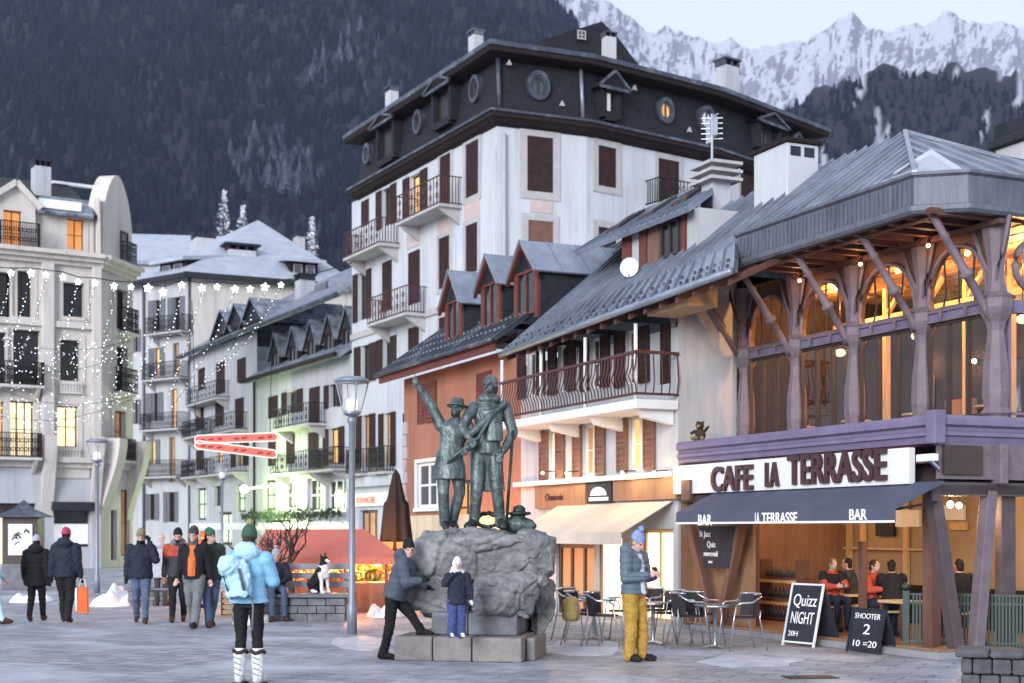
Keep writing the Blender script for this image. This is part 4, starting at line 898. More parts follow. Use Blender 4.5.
# fascia line of the eave
vF = -.15; uFl, uFr = U(736, vF), U(914, vF); zFt = (Z(736, 228, vF) + Z(912, 191, vF)) / 2; zFb = (Z(738, 268, vF) + Z(914, 214, vF)) / 2
zceil = zFb + .02
for k, u in enumerate(uu):
    kk = 1.0 if k < 4 else 1.1
    pl = MB(FA); n = 12
    c = FA.P(u, VU, 0)
    hgt = zrail[0] - zpt
    prof = [(.16, zl0), (.16, zpt + .02), (.20, zpt + .06), (.15, zpt + .14), (.175, zpt + .3), (.165, zpt + hgt * .45), (.12, zpt + hgt * .72), (.105, zpt + hgt * .82), (.13, zpt + hgt * .90), (.19, zpt + hgt * .97), (.21, zrail[0])]
    pl.fr = WORLD; pl.lathe([(a * kk, b) for a, b in prof], (c.x, c.y, 0), 8); pl.fr = FA
    pil = pl.build('pillar', 'mauve_post', cf)
    pl = MB(WORLD); z1 = zrail[1]
    pl.lathe([(.2 * kk, z1 - .17), (.22 * kk, z1 - .12), (.22 * kk, z1), (.24 * kk, z1 + .03), (.15 * kk, z1 + .09), (.11 * kk, z1 + .25), (.11 * kk, z1 + .5), (.15 * kk, z1 + .75), (.2 * kk, zceil)], (c.x, c.y, 0), 8)
    pl.build('pillar_capital', 'mauve_post', pil)
    # curved Y arms either side under the beam
    m = MB(FA)
    for s in (-1, 1): m.tube([(u + s * .06, VU - .05, z1 + .15), (u + s * .09, VU - .06, z1 + .4), (u + s * .2, VU - .08, z1 + .62), (u + s * .36, VU - .1, zceil)], [.035, .03, .03, .035], 6)
    m.build('curved_arm', 'mauve_post', pil, True)
    # turned strut from the pillar out to the eave
    if k:
        a = Vector((u, VU - .1, zrail[0] - .06)); b = Vector((u, vF + .22, zFb + .02)); d_ = b - a
        m = MB(FA); m.tube([a, a + d_ * .08, a + d_ * .1, a + d_ * .38, a + d_ * .4, a + d_ * .43, a + d_ * .45, a + d_ * .75, a + d_ * .78, a + d_ * .8, b], [.075, .07, .055, .06, .1, .1, .06, .05, .07, .05, .06], 8)
        m.build('eave_strut', 'mauve_post', pil, True)
    else:
        a = Vector((u + .0, VU - .1, zrail[0])); b = Vector((u, vF + .3, zFb + .02)); MB(FA).tube([a, a.lerp(b, .4), a.lerp(b, .43), b], [.06, .05, .09, .05], 8).build('eave_strut', 'mauve_post', pil, True)
for k in range(len(uu) - 1):
    a, b = uu[k] + .14, uu[k + 1] - .14
    w_ = MB(FA); w_.box(a, b, VU - .06, VU + .06, zrail[0], zrail[1] + .0); w_ = w_.build('transom', 'mauve_paint', cf)
    m = MB(FA)
    for q in (.3, .72): x = a + (b - a) * q; m.tube([(x, VU - .1, zrail[0] + .02), (x, VU - .12, zrail[0] + .1), (x, VU - .1, zrail[1] - .02)], [.02, .03, .02], 6)
    m.box(a, b, VU - .09, VU - .061, zrail[0], zrail[0] + .035); m.box(a, b, VU - .09, VU - .061, zrail[1] - .035, zrail[1]); m.build('transom_trim', 'mauve_post', w_)
    # tall glazing
    m = MB(FA); t = .045
    for q in range(4): x = a + (b - a) * q / 3; m.box(x - t / 2, x + t / 2, VU - .03, VU + .04, zl0, zrail[0])
    for z_ in (zl0 + .3, zrail[0] - .04): m.box(a, b, VU - .02, VU + .03, z_, z_ + .04)
    fr_ = m.build('glazing_frame', 'frame_dark', cf)
    MB(FA).face([(a, VU + .01, zl0), (b, VU + .01, zl0), (b, VU + .01, zrail[0]), (a, VU + .01, zrail[0])]).build('pane', 'glass_clear', fr_)
    # wall round an oval light above the transom
    um = (a + b) / 2; za, zb = zrail[1] + .0, zceil - .02; zm = za + .16; ra, rb = (b - a) * .50, (zb - za) * .66
    n = 24; m = MB(FA); ov = [(um + ra * math.cos(2 * math.pi * q / n), max(za + .015 + .001 * (q % 2), zm + rb * math.sin(2 * math.pi * q / n))) for q in range(n)]
    def edge(x, z):                                  # the point of the panel's rim in the direction of an oval point
        dx, dz = x - um, z - zm; s_ = min(((b + .1 - um) / abs(dx)) if abs(dx) > 1e-6 else 9e9, ((zb - zm) / dz) if dz > 1e-6 else (((za - zm) / dz) if dz < -1e-6 else 9e9)); return (um + dx * s_, zm + dz * s_)
    iv = m.pts([(x, VU - .01, z) for x, z in ov]); ovb = m.pts([(x, VU + .08, z) for x, z in ov]); ed = m.pts([(edge(x, z)[0], VU - .01, edge(x, z)[1]) for x, z in ov])
    for q in range(n): j = (q + 1) % n; m.f += [[iv[q], iv[j], ed[j], ed[q]], [iv[q], iv[j], ovb[j], ovb[q]]]
    pn = m.build('oval_panel', 'cafe_wood', cf)
    m = MB(FA); m.tube([(x, VU - .03, z) for x, z in ov], .032, 6, True); m.build('oval_frame', 'mauve_post', pn, True)
    m = MB(FA)
    for s in (-.55, 0, .55):
        m.tube([(um + ra * s * 1.0, VU + .02, za + .03), (um + ra * s * .8, VU + .02, zm + .1), (um + ra * s * .95, VU + .02, zm + rb * math.sqrt(1 - s * s))], .018, 5)
    m.build('oval_bars', 'frame_dark', pn)
    m = MB(FA); m.face([(x, VU + .05, z) for x, z in ov]); m.build('pane', 'glass_clear', pn)
# side front of the upper floor
FV = FA.sub(uu[4] + .02, VU, math.pi / 2)
m = MB(FV)
for q in range(9): m.box(.2 + q * .45 - .025, .2 + q * .45 + .025, -.03, .04, zl0, zrail[0])
m.box(.1, 4.0, -.05, .05, zrail[0], zrail[1]); m.box(.1, 4.0, -.02, .03, zl0 + .3, zl0 + .34); s_ = m.build('glazing_frame', 'mauve_paint', cf)
MB(FV).face([(.1, .01, zl0), (4.0, .01, zl0), (4.0, .01, zceil), (.1, .01, zceil)]).build('pane', 'glass_clear', s_)
m = MB(FV); n = 20; m.tube([(.9 + .62 * math.cos(2 * math.pi * q / n), -.03, (zrail[1] + zceil) / 2 - .05 + .42 * math.sin(2 * math.pi * q / n)) for q in range(n)], .05, 6, True); m.build('oval_frame', 'mauve_post', cf, True)
for k in (2.0, 3.9):
    c = FV.P(k, .02, 0); MB().lathe([(.16, zl0), (.18, zpt), (.15, zpt + .5), (.11, zrail[0] - .3), (.2, zrail[0]), (.2, zrail[1]), (.12, zrail[1] + .2), (.18, zceil)], (c.x, c.y, 0), 8).build('pillar', 'mauve_post', cf)
MB(FV).wall(3.8, 6.0, 0, zceil, [], .1).build('end_wall', 'plaster_white', cf)
# inside the upper room
MB(FA).box(uu[0] - .3, uu[4] + .0, VU + .1, 5.0, zl0 - .05, zl0).build('upper_floor', 'cafe_wood', cf)
MB(FA).wall(uu[0] - .3, uu[4] + .02, zl0, zceil + .3, [(uu[1] + .9, uu[1] + 1.5, zl0 + .7, zl0 + 1.6), (uu[3], uu[3] + .5, zl0 + .6, zl0 + 1.5)], 4.6).build('upper_back_wall', 'dark_wood', cf)
MB(FA.sub(uu[0] - .3, VU, math.pi / 2)).wall(0, 3.6, zl0, zceil + .3, [], 0).build('upper_side_wall', 'dark_wood', cf)
m = MB(FA)
for k in range(18): y = VU + .05 + k * .2; m.box(uu[0] - .3, uu[4] - .0, y, y + .185, zceil - .03 + .012 * (k % 2), zceil + .05)
m.build('plank_ceiling', 'warm_plank', cf)
for k, (u, v) in enumerate(((uu[0] + .8, 2.6), (uu[2], 2.4), (uu[3] + .5, 2.6), (uu[4] - .35, 2.9))):
    zz = zrail[0] + .12
    t = thing('ceiling_lantern', ['warm round lantern hung upstairs near the white side wall of the cafe', 'warm round lantern hung in the middle of the upstairs cafe room', 'warm round lantern hung upstairs behind the fourth mauve pillar', 'warm round lantern hung upstairs behind the corner pillar'][k], 'lamp', FA.P(u, v, zz), 'lanterns in the upstairs cafe room')
    MB(FA).tube([(u, v, zz + .1), (u, v, zceil - .03)], .008, 5).build('cord', 'iron', t); MB(FA).ball((u, v, zz), (.10, .10, .07), 12, 6).build('lamp_shade', 'lit_pale', t, True)
    L = bpy.data.lights.new('lantern', 'POINT'); L.energy = (60, 50, 40, 9)[k]; L.color = (1, .48, .15); L.shadow_soft_size = .1; lo = bpy.data.objects.new('lantern_light', L); COL.objects.link(lo); lo.location = FA.P(u, v, zceil - .32)
for k in range(4):
    u = uu[k] + .5; t = thing('cafe_table', ['round table set behind the first upstairs cafe window', 'round table set behind the second upstairs cafe window', 'round table set behind the third upstairs cafe window', 'round table set behind the fourth upstairs cafe window'][k], 'table', FA.P(u, 2.0, zl0), 'upstairs cafe tables')
    p = FA.P(u, 2.0, zl0); MB().lathe([(.25, .5), (.25, .53)], tuple(p), 16).build('table_top', 'pale_timber', t); MB().lathe([(.14, 0), (.03, .03), (.03, .5)], tuple(p), 10).build('pedestal', 'iron', t)
# fittings of the upstairs room: bar back, pictures, posts and beams
for k in range(6):
    u = uu[0] + .2 + k * 1.0
    MB(FA).box(u, u + .09, 3.2, 3.3, zl0, zceil - .04).build('inner_post', 'pale_timber', cf)
    if k % 2 == 0: MB(FA).box(u + .25, u + .75, 4.5, 4.56, zl0 + .95, zl0 + 1.5).build('picture', 'lit_dim', cf)  # pictures made to glow, standing in for amber highlights in the room
    else: MB(FA).box(u + .2, u + .8, 4.4, 4.59, zl0 + .05, zl0 + 1.0).build('bar_cabinet', 'warm_plank', cf)
    MB(FA).bar((u + .05, 3.25, zceil - .5), (u + .5, 3.25, zceil - .06), .07).build('inner_brace', 'pale_timber', cf)
MB(FA).box(uu[0] - .2, uu[4] - .1, 3.19, 3.31, zceil - .62, zceil - .5).build('inner_beam', 'pale_timber', cf)
for k in range(5):
    p = FA.P(uu[0] + .75 + k * 1.3, 4.48, zl0 + 1.75 - .12 * (k % 2)); MB().ball(tuple(p), .045, 8, 5).build('wall_sconce', 'bulb_warm', cf)
    L = bpy.data.lights.new('sconce', 'POINT'); L.energy = 6; L.color = (1, .52, .2); L.shadow_soft_size = .05; lo = bpy.data.objects.new('sconce_light', L); COL.objects.link(lo); lo.location = p - Vector((FA.v.x, FA.v.y, 0)) * .12
# eave: rafters, soffit, fascia, chamfered corner
uX, vX = uFr + .42, vF + .55
fa = MB(FA)
prof = [(uFl, vF), (uFr, vF), (uX, vX), (uX, right + 1.2)]
def run2(name, pr, mat, par, path=prof):
    m = MB(FA); rings = []
    for o_, z_ in pr:
        P_ = [(path[0][0], path[0][1] - o_), (path[1][0] + o_ * .3, path[1][1] - o_), (path[2][0] + o_, path[2][1] - o_ * .3), (path[3][0] + o_, path[3][1])]
        rings.append(m.pts([(x, y, z_) for x, y in P_]))
    for a, b in zip(rings, rings[1:]):
        for k in range(3): m.f.append([a[k], a[k + 1], b[k + 1], b[k]])
    m.f.append([r_[0] for r_ in rings]); m.f.append([r_[3] for r_ in rings])
    return m.build(name, mat, par)
zmid = zFb + (zFt - zFb) * .25
fas = run2('fascia', [(-.1, zFb), (.02, zFb), (.06, zFb + .04), (.06, zmid - .02), (.0, zmid), (.0, zFt), (.05, zFt + .03), (.05, zFt + .07), (-.1, zFt + .09), (-.1, zFb)], 'fascia_metal', cf)
m = MB(FA)
for k in range(44): x = uFl + .05 + (uFr - uFl - .1) * k / 43; m.box(x - .008, x + .008, vF - .018, vF - .001, zmid + .02, zFt - .02)
m.build('fascia_batten', 'fascia_metal', fas)
MB(FA).face([(uFl, vF + .05, zFb + .06), (uFr, vF + .05, zFb + .06), (uX - .05, vX, zFb + .06), (uX - .05, right + 1, zFb + .06), (uFl, right + 1, zFb + .06)]).build('soffit', 'eave_wood', cf)
m = MB(FA)
for k in range(12): x = uFl + .2 + (uFr - uFl) * k / 11; m.box(x - .05, x + .05, vF + .08, VU + .3, zFb - .03, zFb + .055)
m.box(uFl, uFr + .3, vF + .2, vF + .3, zFb - .05, zFb - .031); m.box(uFl, uX, VU - .25, VU - .12, zFb - .1, zFb - .032)
m.build('soffit_beam', 'eave_wood', cf)
for k in range(3):
    u = (uu[k + 1] + uu[k + 2]) / 2 - .3 if k < 3 else 0; v = VU - .28; zz = zFb - .14
    t = thing('eave_lamp', ['small lamp glowing under the cafe eave by the second oval window', 'small lamp glowing under the cafe eave by the third oval window', 'small lamp glowing under the cafe eave by the corner oval window'][k], 'lamp', FA.P(u, v, zz), 'lamps under the cafe eave')
    MB(FA).tube([(u, v, zz + .06), (u, v, zz + .0)], .02, 6).build('lamp_stem', 'iron', t); MB(FA).ball((u, v, zz - .02), .03, 8, 5).build('bulb', 'bulb_warm', t)
    L = bpy.data.lights.new('eave_spot', 'POINT'); L.energy = 1.6; L.color = (1, .5, .2); L.shadow_soft_size = .05; lo = bpy.data.objects.new('eave_spot', L); COL.objects.link(lo); lo.location = FA.P(u, v - .05, zz - .07)
# hipped metal roof
zA = zRg; uA = uAp; hl = (uFr - .05, vF + .05, zFt + .06); hr = (uX - .1, 3.4, zFt + .06)
rt = MB(FA).slab((uFl, vF + .03, zFt + .04), (hl[0], hl[1], hl[2]), (uA, vRg, zA), (uFl, vRg, zA - .02), .06, 0).build('roof', 'roof_metal', cf)
m = MB(FA)
E0_, E1_ = Vector((uFl, vF + .03, zFt + .04)), Vector(hl); R0_, R1_ = Vector((uFl, vRg, zA - .02)), Vector((uA, vRg, zA))
def seam(m, p, q, h=.045, w_=.03):
    d_ = (q - p); 
    if d_.length < .1: return
    s_ = Vector((0, 0, 1)).cross(d_).normalized() * w_ / 2; m.hexa([p - s_, p + s_, q + s_, q - s_, p - s_ + Vector((0, 0, h)), p + s_ + Vector((0, 0, h)), q + s_ + Vector((0, 0, h)), q - s_ + Vector((0, 0, h))])
ns = 15
for k in range(ns + 1):
    x = uFl + (hl[0] - uFl) * k / ns; p = E0_.lerp(E1_, k / ns)
    f = 1.0 if x <= uA else max(0.02, (hl[0] - x) / (hl[0] - uA)); q = Vector((x, E1_.y + (vRg - E1_.y) * f, p.z + (zA - p.z) * f)); seam(m, p, q)
seam(m, Vector(hl), Vector((uA, vRg, zA)), .06, .07)
m.build('roof_seam', 'roof_metal', rt)
hp = MB(FA).prism([hl, hr, (uA, vRg, zA)], (0, 0, -.06)).build('hip_roof', 'roof_metal', cf)
m = MB(FA); ns = 9; HL, HR, AP = Vector(hl), Vector(hr), Vector((uA, vRg, zA))
for k in range(1, ns):
    p = HL.lerp(HR, k / ns); fa_ = (AP.y - HL.y) / (HR.y - HL.y); y = p.y
    f = (y - HL.y) / (AP.y - HL.y) if y < AP.y else (HR.y - y) / (HR.y - AP.y); e = HL.lerp(AP, f) if y < AP.y else HR.lerp(AP, f); seam(m, p, e)
seam(m, HR, AP, .06, .07); m.build('roof_seam', 'roof_metal', hp)
MB(FA).hexa([(uX - .3, 3.3, zFt - .1), (uX + .02, .5, zFt + .03), (uX + .02, 6, zFt + .03), (uX - .3, 6, zFt - .1), (uX - .3, 3.3, zFt + .03), (uX + .02, .5, zFt + .07), (uX + .02, 6, zFt + .07), (uX - .3, 6, zFt + .03)]).build('roof_edge', 'snow', cf)
MB(FA).slab((uX, 8.5, zFt), (uFl, 8.5, zFt), (uFl, vRg + .004, zA - .05), (uA, vRg + .004, zA - .05), .06).build('roof', 'roof_metal_dark', cf)
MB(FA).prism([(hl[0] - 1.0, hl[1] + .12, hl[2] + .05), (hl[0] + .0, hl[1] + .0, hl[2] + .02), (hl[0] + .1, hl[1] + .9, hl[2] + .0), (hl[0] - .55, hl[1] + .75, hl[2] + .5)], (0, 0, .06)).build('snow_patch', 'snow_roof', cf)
m = MB(FA); ux, v_ = U(1014, 4.5), 4.5
c = MB(FA).box(ux - .22, ux + .45, 4.3, 5.0, zFt - 1, Z(1014, 148, 4.5)).build('chimney', 'plaster_grey', cf, bevel=.02)
zc_ = Z(1014, 148, 4.5); MB(FA).box(ux - .3, ux + .55, 4.2, 5.1, zc_, zc_ + .14).build('chimney_cap', 'slate', c, bevel=.02); MB(FA).box(ux - .3, ux + .4, 4.35, 4.95, zc_ + .142, zc_ + .42).build('chimney_hood', 'slate', c)
# camera and a seated carved figure on the terrace edge
cm = thing('security_camera', 'white tube shaped security camera on a bracket beside the cafe sign', 'camera', FA.P(U(936), -.1, Z(936, 460)))
u = U(925, -.12); z_ = Z(940, 459, -.12)
MB(FA).box(u - .02, u + .32, -.26, -.16, z_ - .03, z_ + .07).build('camera_body', 'white_paint', cm, bevel=.015); MB(FA).bar((u + .2, -.2, z_ - .02), (u + .12, .0, z_ - .12), .04).build('camera_bracket', 'steel', cm); MB(FA).box(u - .05, u - .021, -.24, -.18, z_ - .01, z_ + .05).build('camera_lens', 'board_black', cm)
# ------------------------------------------------------------------ ornate corner house at the left
FD = Fr(((101 - CX) / F * 64, 64), (2288, 1422)); ud0 = FD.U(-75)
oh = thing('corner_house', 'ornate cream corner house with curved gable, slate attic and grey shop front', 'building', FD.P(0, 0, 0))
zcor = FD.Z(50, 264); zsh = FD.Z(50, 463)
W = dict(trim='plaster_cream', tw=.22, sill='plaster_cream')
facade(oh, FD, ud0, 0, zsh, zcor, [
 (-8, 12, 272, 317, 'g', W), (15, 32, 271, 317, 'g', W), (63, 84, 283, 317, 'g', W),
 (-8, 6, 332, 385, 'g', W), (13, 40, 330, 385, 'g', dict(trim='plaster_cream', tw=.22, nx=2, nz=3)), (60, 80, 340, 381, 'g', W),
 (-14, 4, 401, 457, 'lit_warm', dict(nz=3)), (10, 34, 401, 457, 'lit_pale', dict(nx=3, nz=2, trim='plaster_cream', tw=.2)), (57, 78, 406, 447, 'lit_pale', dict(nx=2, nz=2, trim='plaster_cream', tw=.2, sill='plaster_cream'))], 'plaster_cream', depth=.4)
for y0, y1, x0, x1 in ((319, 328, 62, 85), (383, 394, 59, 82), (449, 458, 56, 80)):
    r = FD.rect(x0, x1, y0, y1); bq = MB(FD); n = 8
    bq.box(r[0], r[1], -.18, -.02, r[3] - .08, r[3]); bq.box(r[0], r[1], -.18, -.02, r[2], r[2] + .08)
    for k in range(n): x = r[0] + (r[1] - r[0]) * (k + .5) / n; bq.box(x - .05, x + .05, -.14, -.05, r[2] + .08, r[3] - .08)
    bq.build('balustrade', 'plaster_cream', oh)
balcony(oh, FD, FD.U(-20), FD.U(41), FD.Z(20, 386), .7, 1.0, iron='iron', slab='plaster_cream', bars=26)
balcony(oh, FD, FD.U(-20), FD.U(38), FD.Z(20, 458), .8, 1.05, iron='iron', slab='plaster_cream', bars=26)
band(oh, FD, ud0, 0, zcor, zcor + .55, .7, 'plaster_cream', steps=3)
band(oh, FD, ud0, 0, FD.Z(50, 327), FD.Z(50, 321), .22, 'plaster_cream', name='string_course')
band(oh, FD, ud0, 0, zsh - .2, zsh + .25, .45, 'plaster_cream', name='string_course', steps=2)
# grey shop front
ss = [(-30, 36, 503, 548, 'g', dict(nx=2, nz=1)), (50, 90, 503, 547, 'g', dict(nx=1, nz=1))]
facade(oh, FD, ud0, 0, 0, zsh - .2, ss, 'plaster_grey', depth=.4)
r = FD.rect(50, 89, 466, 478); MB(FD).box(r[0], r[1], -.08, 0, r[2], r[3]).build('shop_fascia', 'plaster_cream', oh)
r = FD.rect(51, 92, 502, 511); MB(FD).box(r[0], r[1], -.5, -.02, r[2], r[3]).build('shop_blind', 'board_black', oh)
r = FD.rect(54, 88, 524, 544, .2); MB(FD).box(r[0], r[1], .2, .24, r[2], r[3]).build('shop_poster', 'screen_white', oh)
def corbel(fr, u0, u1, zt, zb, out=1.0):
    n = 10; pr = []
    for k in range(n + 1):
        f = k / n; pr.append((u0, -.02 - out * (.5 - .5 * math.cos(math.pi * f)) ** .8, zb + (zt - zb) * f))
    MB(fr).prism(pr + [(u0, 0, zt), (u0, 0, zb)], (u1 - u0, 0, 0)).build('corbel', 'plaster_cream', oh)
for x0, x1 in ((41, 53), (91, 100)):
    a, b = FD.U(x0), FD.U(x1); MB(FD).box(a, b, -.3, .0, zsh + .26, zcor).build('pilaster', 'plaster_cream', oh, bevel=.03); corbel(FD, a, b, FD.Z(50, 436), FD.Z(50, 516), .75)
    MB(FD).box(a, b, -.15, 0, 0, FD.Z(50, 516)).build('pilaster_base', 'plaster_grey', oh)
# corner bay running away down the side street
FE = FD.sub(0); FE = Fr(FE.o, (292, 1422)); ue = FE.U(133)
facade(oh, FE, 0, ue, zsh, zcor, [(116, 127, 290, 330, 'g', dict(trim='plaster_cream', tw=.3)), (116, 127, 347, 392, 'g', dict(trim='plaster_cream', tw=.3)), (114, 125, 411, 452, 'lit_dim', dict(trim='plaster_cream', tw=.3))], 'plaster_cream', depth=.3)
facade(oh, FE, 0, ue, 0, zsh, [(111, 117, 510, 560, 'g', {}), (121, 130, 490, 556, 'lit_dim', {})], 'plaster_cream', depth=.3)
band(oh, FE, -.2, ue, zcor, zcor + .55, .6, 'plaster_cream', steps=3); band(oh, FE, -.1, ue, zsh - .2, zsh + .25, .5, 'plaster_cream', name='string_course', steps=2)
for x0, x1, y in ((113, 129, 393), (112, 127, 463), (118, 130, 333)): balcony(oh, FE, FE.U(x0), FE.U(x1), FE.Z((x0 + x1) / 2, y), .5, 1.1, slab='plaster_cream', bracket=False, bars=10)
for x0, x1 in ((101, 109), (127, 133)): corbel(FE, FE.U(x0), FE.U(x1), FE.Z(115, 440), FE.Z(115, 520), .9)
MB(FE).box(.0, ue, 0, 8, 0, .01).build('plinth', 'stone_trim', oh)
# attic: set-back wall, front gable, curved corner gable, roof
za = zcor + .5; zaw = FD.Z(60, 214, .4)
facade(oh, FD, ud0, -.2, za, zaw, [(67, 84, 219, 250, 'lit_orange', dict(trim='plaster_cream', tw=.18, sill='plaster_cream'))], 'plaster_cream', v=.4, depth=.3)
ug0, ug1 = FD.U(-12), FD.U(36); ugm = FD.U(16); zg = FD.Z(16, 185, 0); zgs = FD.Z(34, 208, 0)
r = FD.rect(4, 22, 210, 254)
MB(FD).wall(ug0, ug1, za, zgs, [r], .1, .3).build('gable_wall', 'plaster_cream', oh); MB(FD).prism([(ug0, .1, zgs), (ug1, .1, zgs), (ugm, .1, zg)], (0, 5, 0)).build('gable', 'plaster_cream', oh)
m = MB(FD); m.bar((ug0 - .2, -.02, zgs), (ugm, -.02, zg + .12), .3, .25); m.bar((ug1 + .2, -.02, zgs), (ugm, -.02, zg + .12), .3, .25); m.build('gable_coping', 'plaster_cream', oh)
window(oh, FD, r, .1, 'lit_orange', 'frame_dark', 2, 2, .25)
balcony(oh, FD, FD.U(-2), FD.U(38), za + .02, .5, 1.1, bracket=False, slab='plaster_cream', bars=18)
zr_ = FD.Z(80, 187, 4)
MB(FD).slab((ud0, .1, zaw + .05), (-.1, .1, zaw + .05), (-.4, 4, zr_), (ud0, 4, zr_), .12).build('roof', 'slate', oh)
MB(FD).slab((-.4, 8, zaw), (ud0, 8, zaw), (ud0, 4.004, zr_), (-.4, 4.004, zr_), .12).build('roof', 'slate', oh)
MB(FD).box(FD.U(52, 4), FD.U(118, 4), 3.85, 4.1, zr_, zr_ + .12).build('snow_ridge', 'snow', oh)
MB(FD).slab((FD.U(36, .2), -.15, zaw - .05), (FD.U(92, .2), -.15, zaw - .05), (FD.U(88, 2), 1.5, zaw + 1.0), (FD.U(38, 2), 1.5, zaw + 1.0), .12).build('dormer_roof', 'slate_snowy', oh)
MB(FD).hexa([(FD.U(37, .2), .0, zaw + .12), (FD.U(80, .2), .0, zaw + .12), (FD.U(80, 1), .7, zaw + .55), (FD.U(37, 1), .7, zaw + .55), (FD.U(37, .2), .0, zaw + .22), (FD.U(80, .2), .0, zaw + .22), (FD.U(80, 1), .7, zaw + .68), (FD.U(37, 1), .7, zaw + .68)]).build('roof_snow', 'snow', oh)
u_ = FD.U(41, 2.4); z1 = FD.Z(41, 168, 2.4); chimney(oh, FD, u_, 2.4, .72, .8, zaw, z1, 'plaster_grey', 'slate', 3)
# curved gable
def curved(fr, u0, u1, z0, zt, v, d, mat):
    pr = [(u0, v, z0), (u1, v, z0)]; w_ = u1 - u0; zs = z0 + (zt - z0) * .45
    for k in range(13):
        f = k / 12; a = math.pi * f; x = (u0 + u1) / 2 + w_ / 2 * math.cos(a) * (1 - .35 * math.sin(a)); z = zs + (zt - zs) * math.sin(a) ** .8; pr.append((x, v, z))
    MB(fr).prism(pr, (0, d, 0)).build('curved_gable', mat, oh)
curved(FE, .3, ue, za, FE.Z(126, 179), .05, .8, 'plaster_cream')
curved(FD, FD.U(98, 0), .0, za, FD.Z(106, 197), .04, 1.2, 'plaster_cream')
r = FE.rect(121, 128, 232, 270); w_ = window(oh, FE, r, -.1, 'glass_dark', 'frame_dark', 1, 2, .12); balcony(oh, FE, FE.U(120), FE.U(130), za + .1, .4, 1.0, bracket=False, slab='plaster_cream', bars=8)

# ------------------------------------------------------------------ white house with snowy hipped roof
DB = 92.0
FG = Fr(((192 - CX) / F * DB, DB), (1865, -1422)); ug0 = FG.U(128)
hb = thing('hipped_house', 'white house with grey shutters, stacked balconies and a broad snow covered hipped roof', 'building', FG.P(0, 0, 0))
zg = FG.Z(192, 276)
SG = 'shutter_grey'
gs = [(154, 160, 300, 331, 'g', dict(sh=SG, sw=.9)), (173, 180, 297, 336, 'g', dict(sh=SG, sw=.7)), (154, 160, 348, 376, 'lit_warm', dict(sh=SG, sw=.8)), (173, 179, 343, 380, 'lit_dim', {}),
      (152, 158, 393, 421, 'g', dict(sh=SG, sw=.9)), (171, 177, 389, 428, 'lit_warm', {}), (150, 156, 440, 464, 'lit_warm', dict(sh=SG, sw=.7)), (169, 175, 437, 482, 'lit_dim', {}),
      (148, 155, 494, 520, 'g', dict(sh=SG, sw=.6)), (167, 175, 492, 522, 'g', dict(sh=SG, sw=.4)), (133, 138, 330, 352, 'g', dict(sh=SG, sw=.6)), (133, 138, 400, 424, 'g', dict(sh=SG, sw=.6)), (134, 139, 448, 470, 'lit_warm', {})]
facade(hb, FG, ug0, 0, 0, zg, gs, 'plaster_white', depth=.3)
for x0, x1, y in ((155, 191, 334), (151, 189, 380), (149, 188, 430), (147, 186, 477)): balcony(hb, FG, FG.U(x0 + 2), FG.U(x1 + 2), FG.Z((x0 + x1) / 2, y), 1.0, 1.05, iron='iron', bars=20)
MB(FG).tube([(FG.U(145), -.12, zg), (FG.U(145), -.12, 0)], .09, 6).build('drainpipe', 'iron_grey', hb, True); MB(FG).tube([(-.15, -.1, zg), (-.15, -.1, 0)], .09, 6).build('drainpipe', 'iron_grey', hb, True)
FH = Fr(FG.o, (2970, 1422)); uh1 = FH.U(352)
MB(FH).wall(0, uh1, 0, zg + .2, [], 0).build('side_wall', 'plaster_cream', hb)
AP = Vector((FH.U(258, 9), 9, FH.Z(258, 220, 9)))
eL, eR = Vector((-.7, -.7, zg + .1)), Vector((uh1 + .5, -.7, zg + .1)); lf = FG.P(ug0, -.6, zg + .1)
m = MB(FH)
def toFH(p): d_ = Vector((p.x - FH.o.x, p.y - FH.o.y)); return Vector((d_.dot(FH.u), d_.dot(FH.v), p.z))
lfl = toFH(lf); bkr = Vector((uh1 + .5, 19, zg)); bkl = Vector((lfl.x, 19, zg))
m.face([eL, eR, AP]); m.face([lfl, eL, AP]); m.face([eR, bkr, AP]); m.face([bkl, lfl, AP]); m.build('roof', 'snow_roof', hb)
m = MB(FH); m.box(-.7, uh1 + .5, -.78, -.5, zg - .2, zg + .14); m.build('eave', 'slate', hb)
MB(FG).box(ug0, .2, -.85, -.6, zg - .2, zg + .12).build('eave', 'slate', hb)
def shed(fr, x0, x1, yt, yb, v, win=True, mat='dark_wood'):
    u0, u1, z0, z1 = fr.rect(x0, x1, yt, yb, v)
    d = MB(fr).box(u0, u1, v, v + 5, z0 - .6, z1).build('dormer', mat, hb)
    MB(fr).hexa([(u0 - .4, v - .6, z1 - .1), (u1 + .4, v - .6, z1 - .1), (u1 + .4, v + 6, z1 + .9), (u0 - .4, v + 6, z1 + .9), (u0 - .4, v - .6, z1 + .12), (u1 + .4, v - .6, z1 + .12), (u1 + .4, v + 6, z1 + 1.2), (u0 - .4, v + 6, z1 + 1.2)]).build('dormer_roof', 'snow_roof', d)
    for k in range(2):
        a = u0 + (u1 - u0) * (.12 + .45 * k); window(d, fr, (a, a + (u1 - u0) * .3, z0 - .1, z1 - .2), v - .1, 'glass_grey', 'stone_trim', 1, 1, .06)
shed(FH, 290, 318, 262, 274, .6); shed(FG, 160, 186, 262, 274, .5)
zt = FH.Z(242, 250, 2.5); c = MB(FH).box(FH.U(229, 2.5), FH.U(256, 2.5), 2.5, 4.5, zg + .3, zt).build('chimney', 'plaster_grey', hb)
m = MB(FH)
for k in range(4): x = FH.U(229, 2.5) + (FH.U(256, 2.5) - FH.U(229, 2.5)) * k / 3; m.box(x - .08, x + .08, 2.5, 4.5, zt, zt + .3)
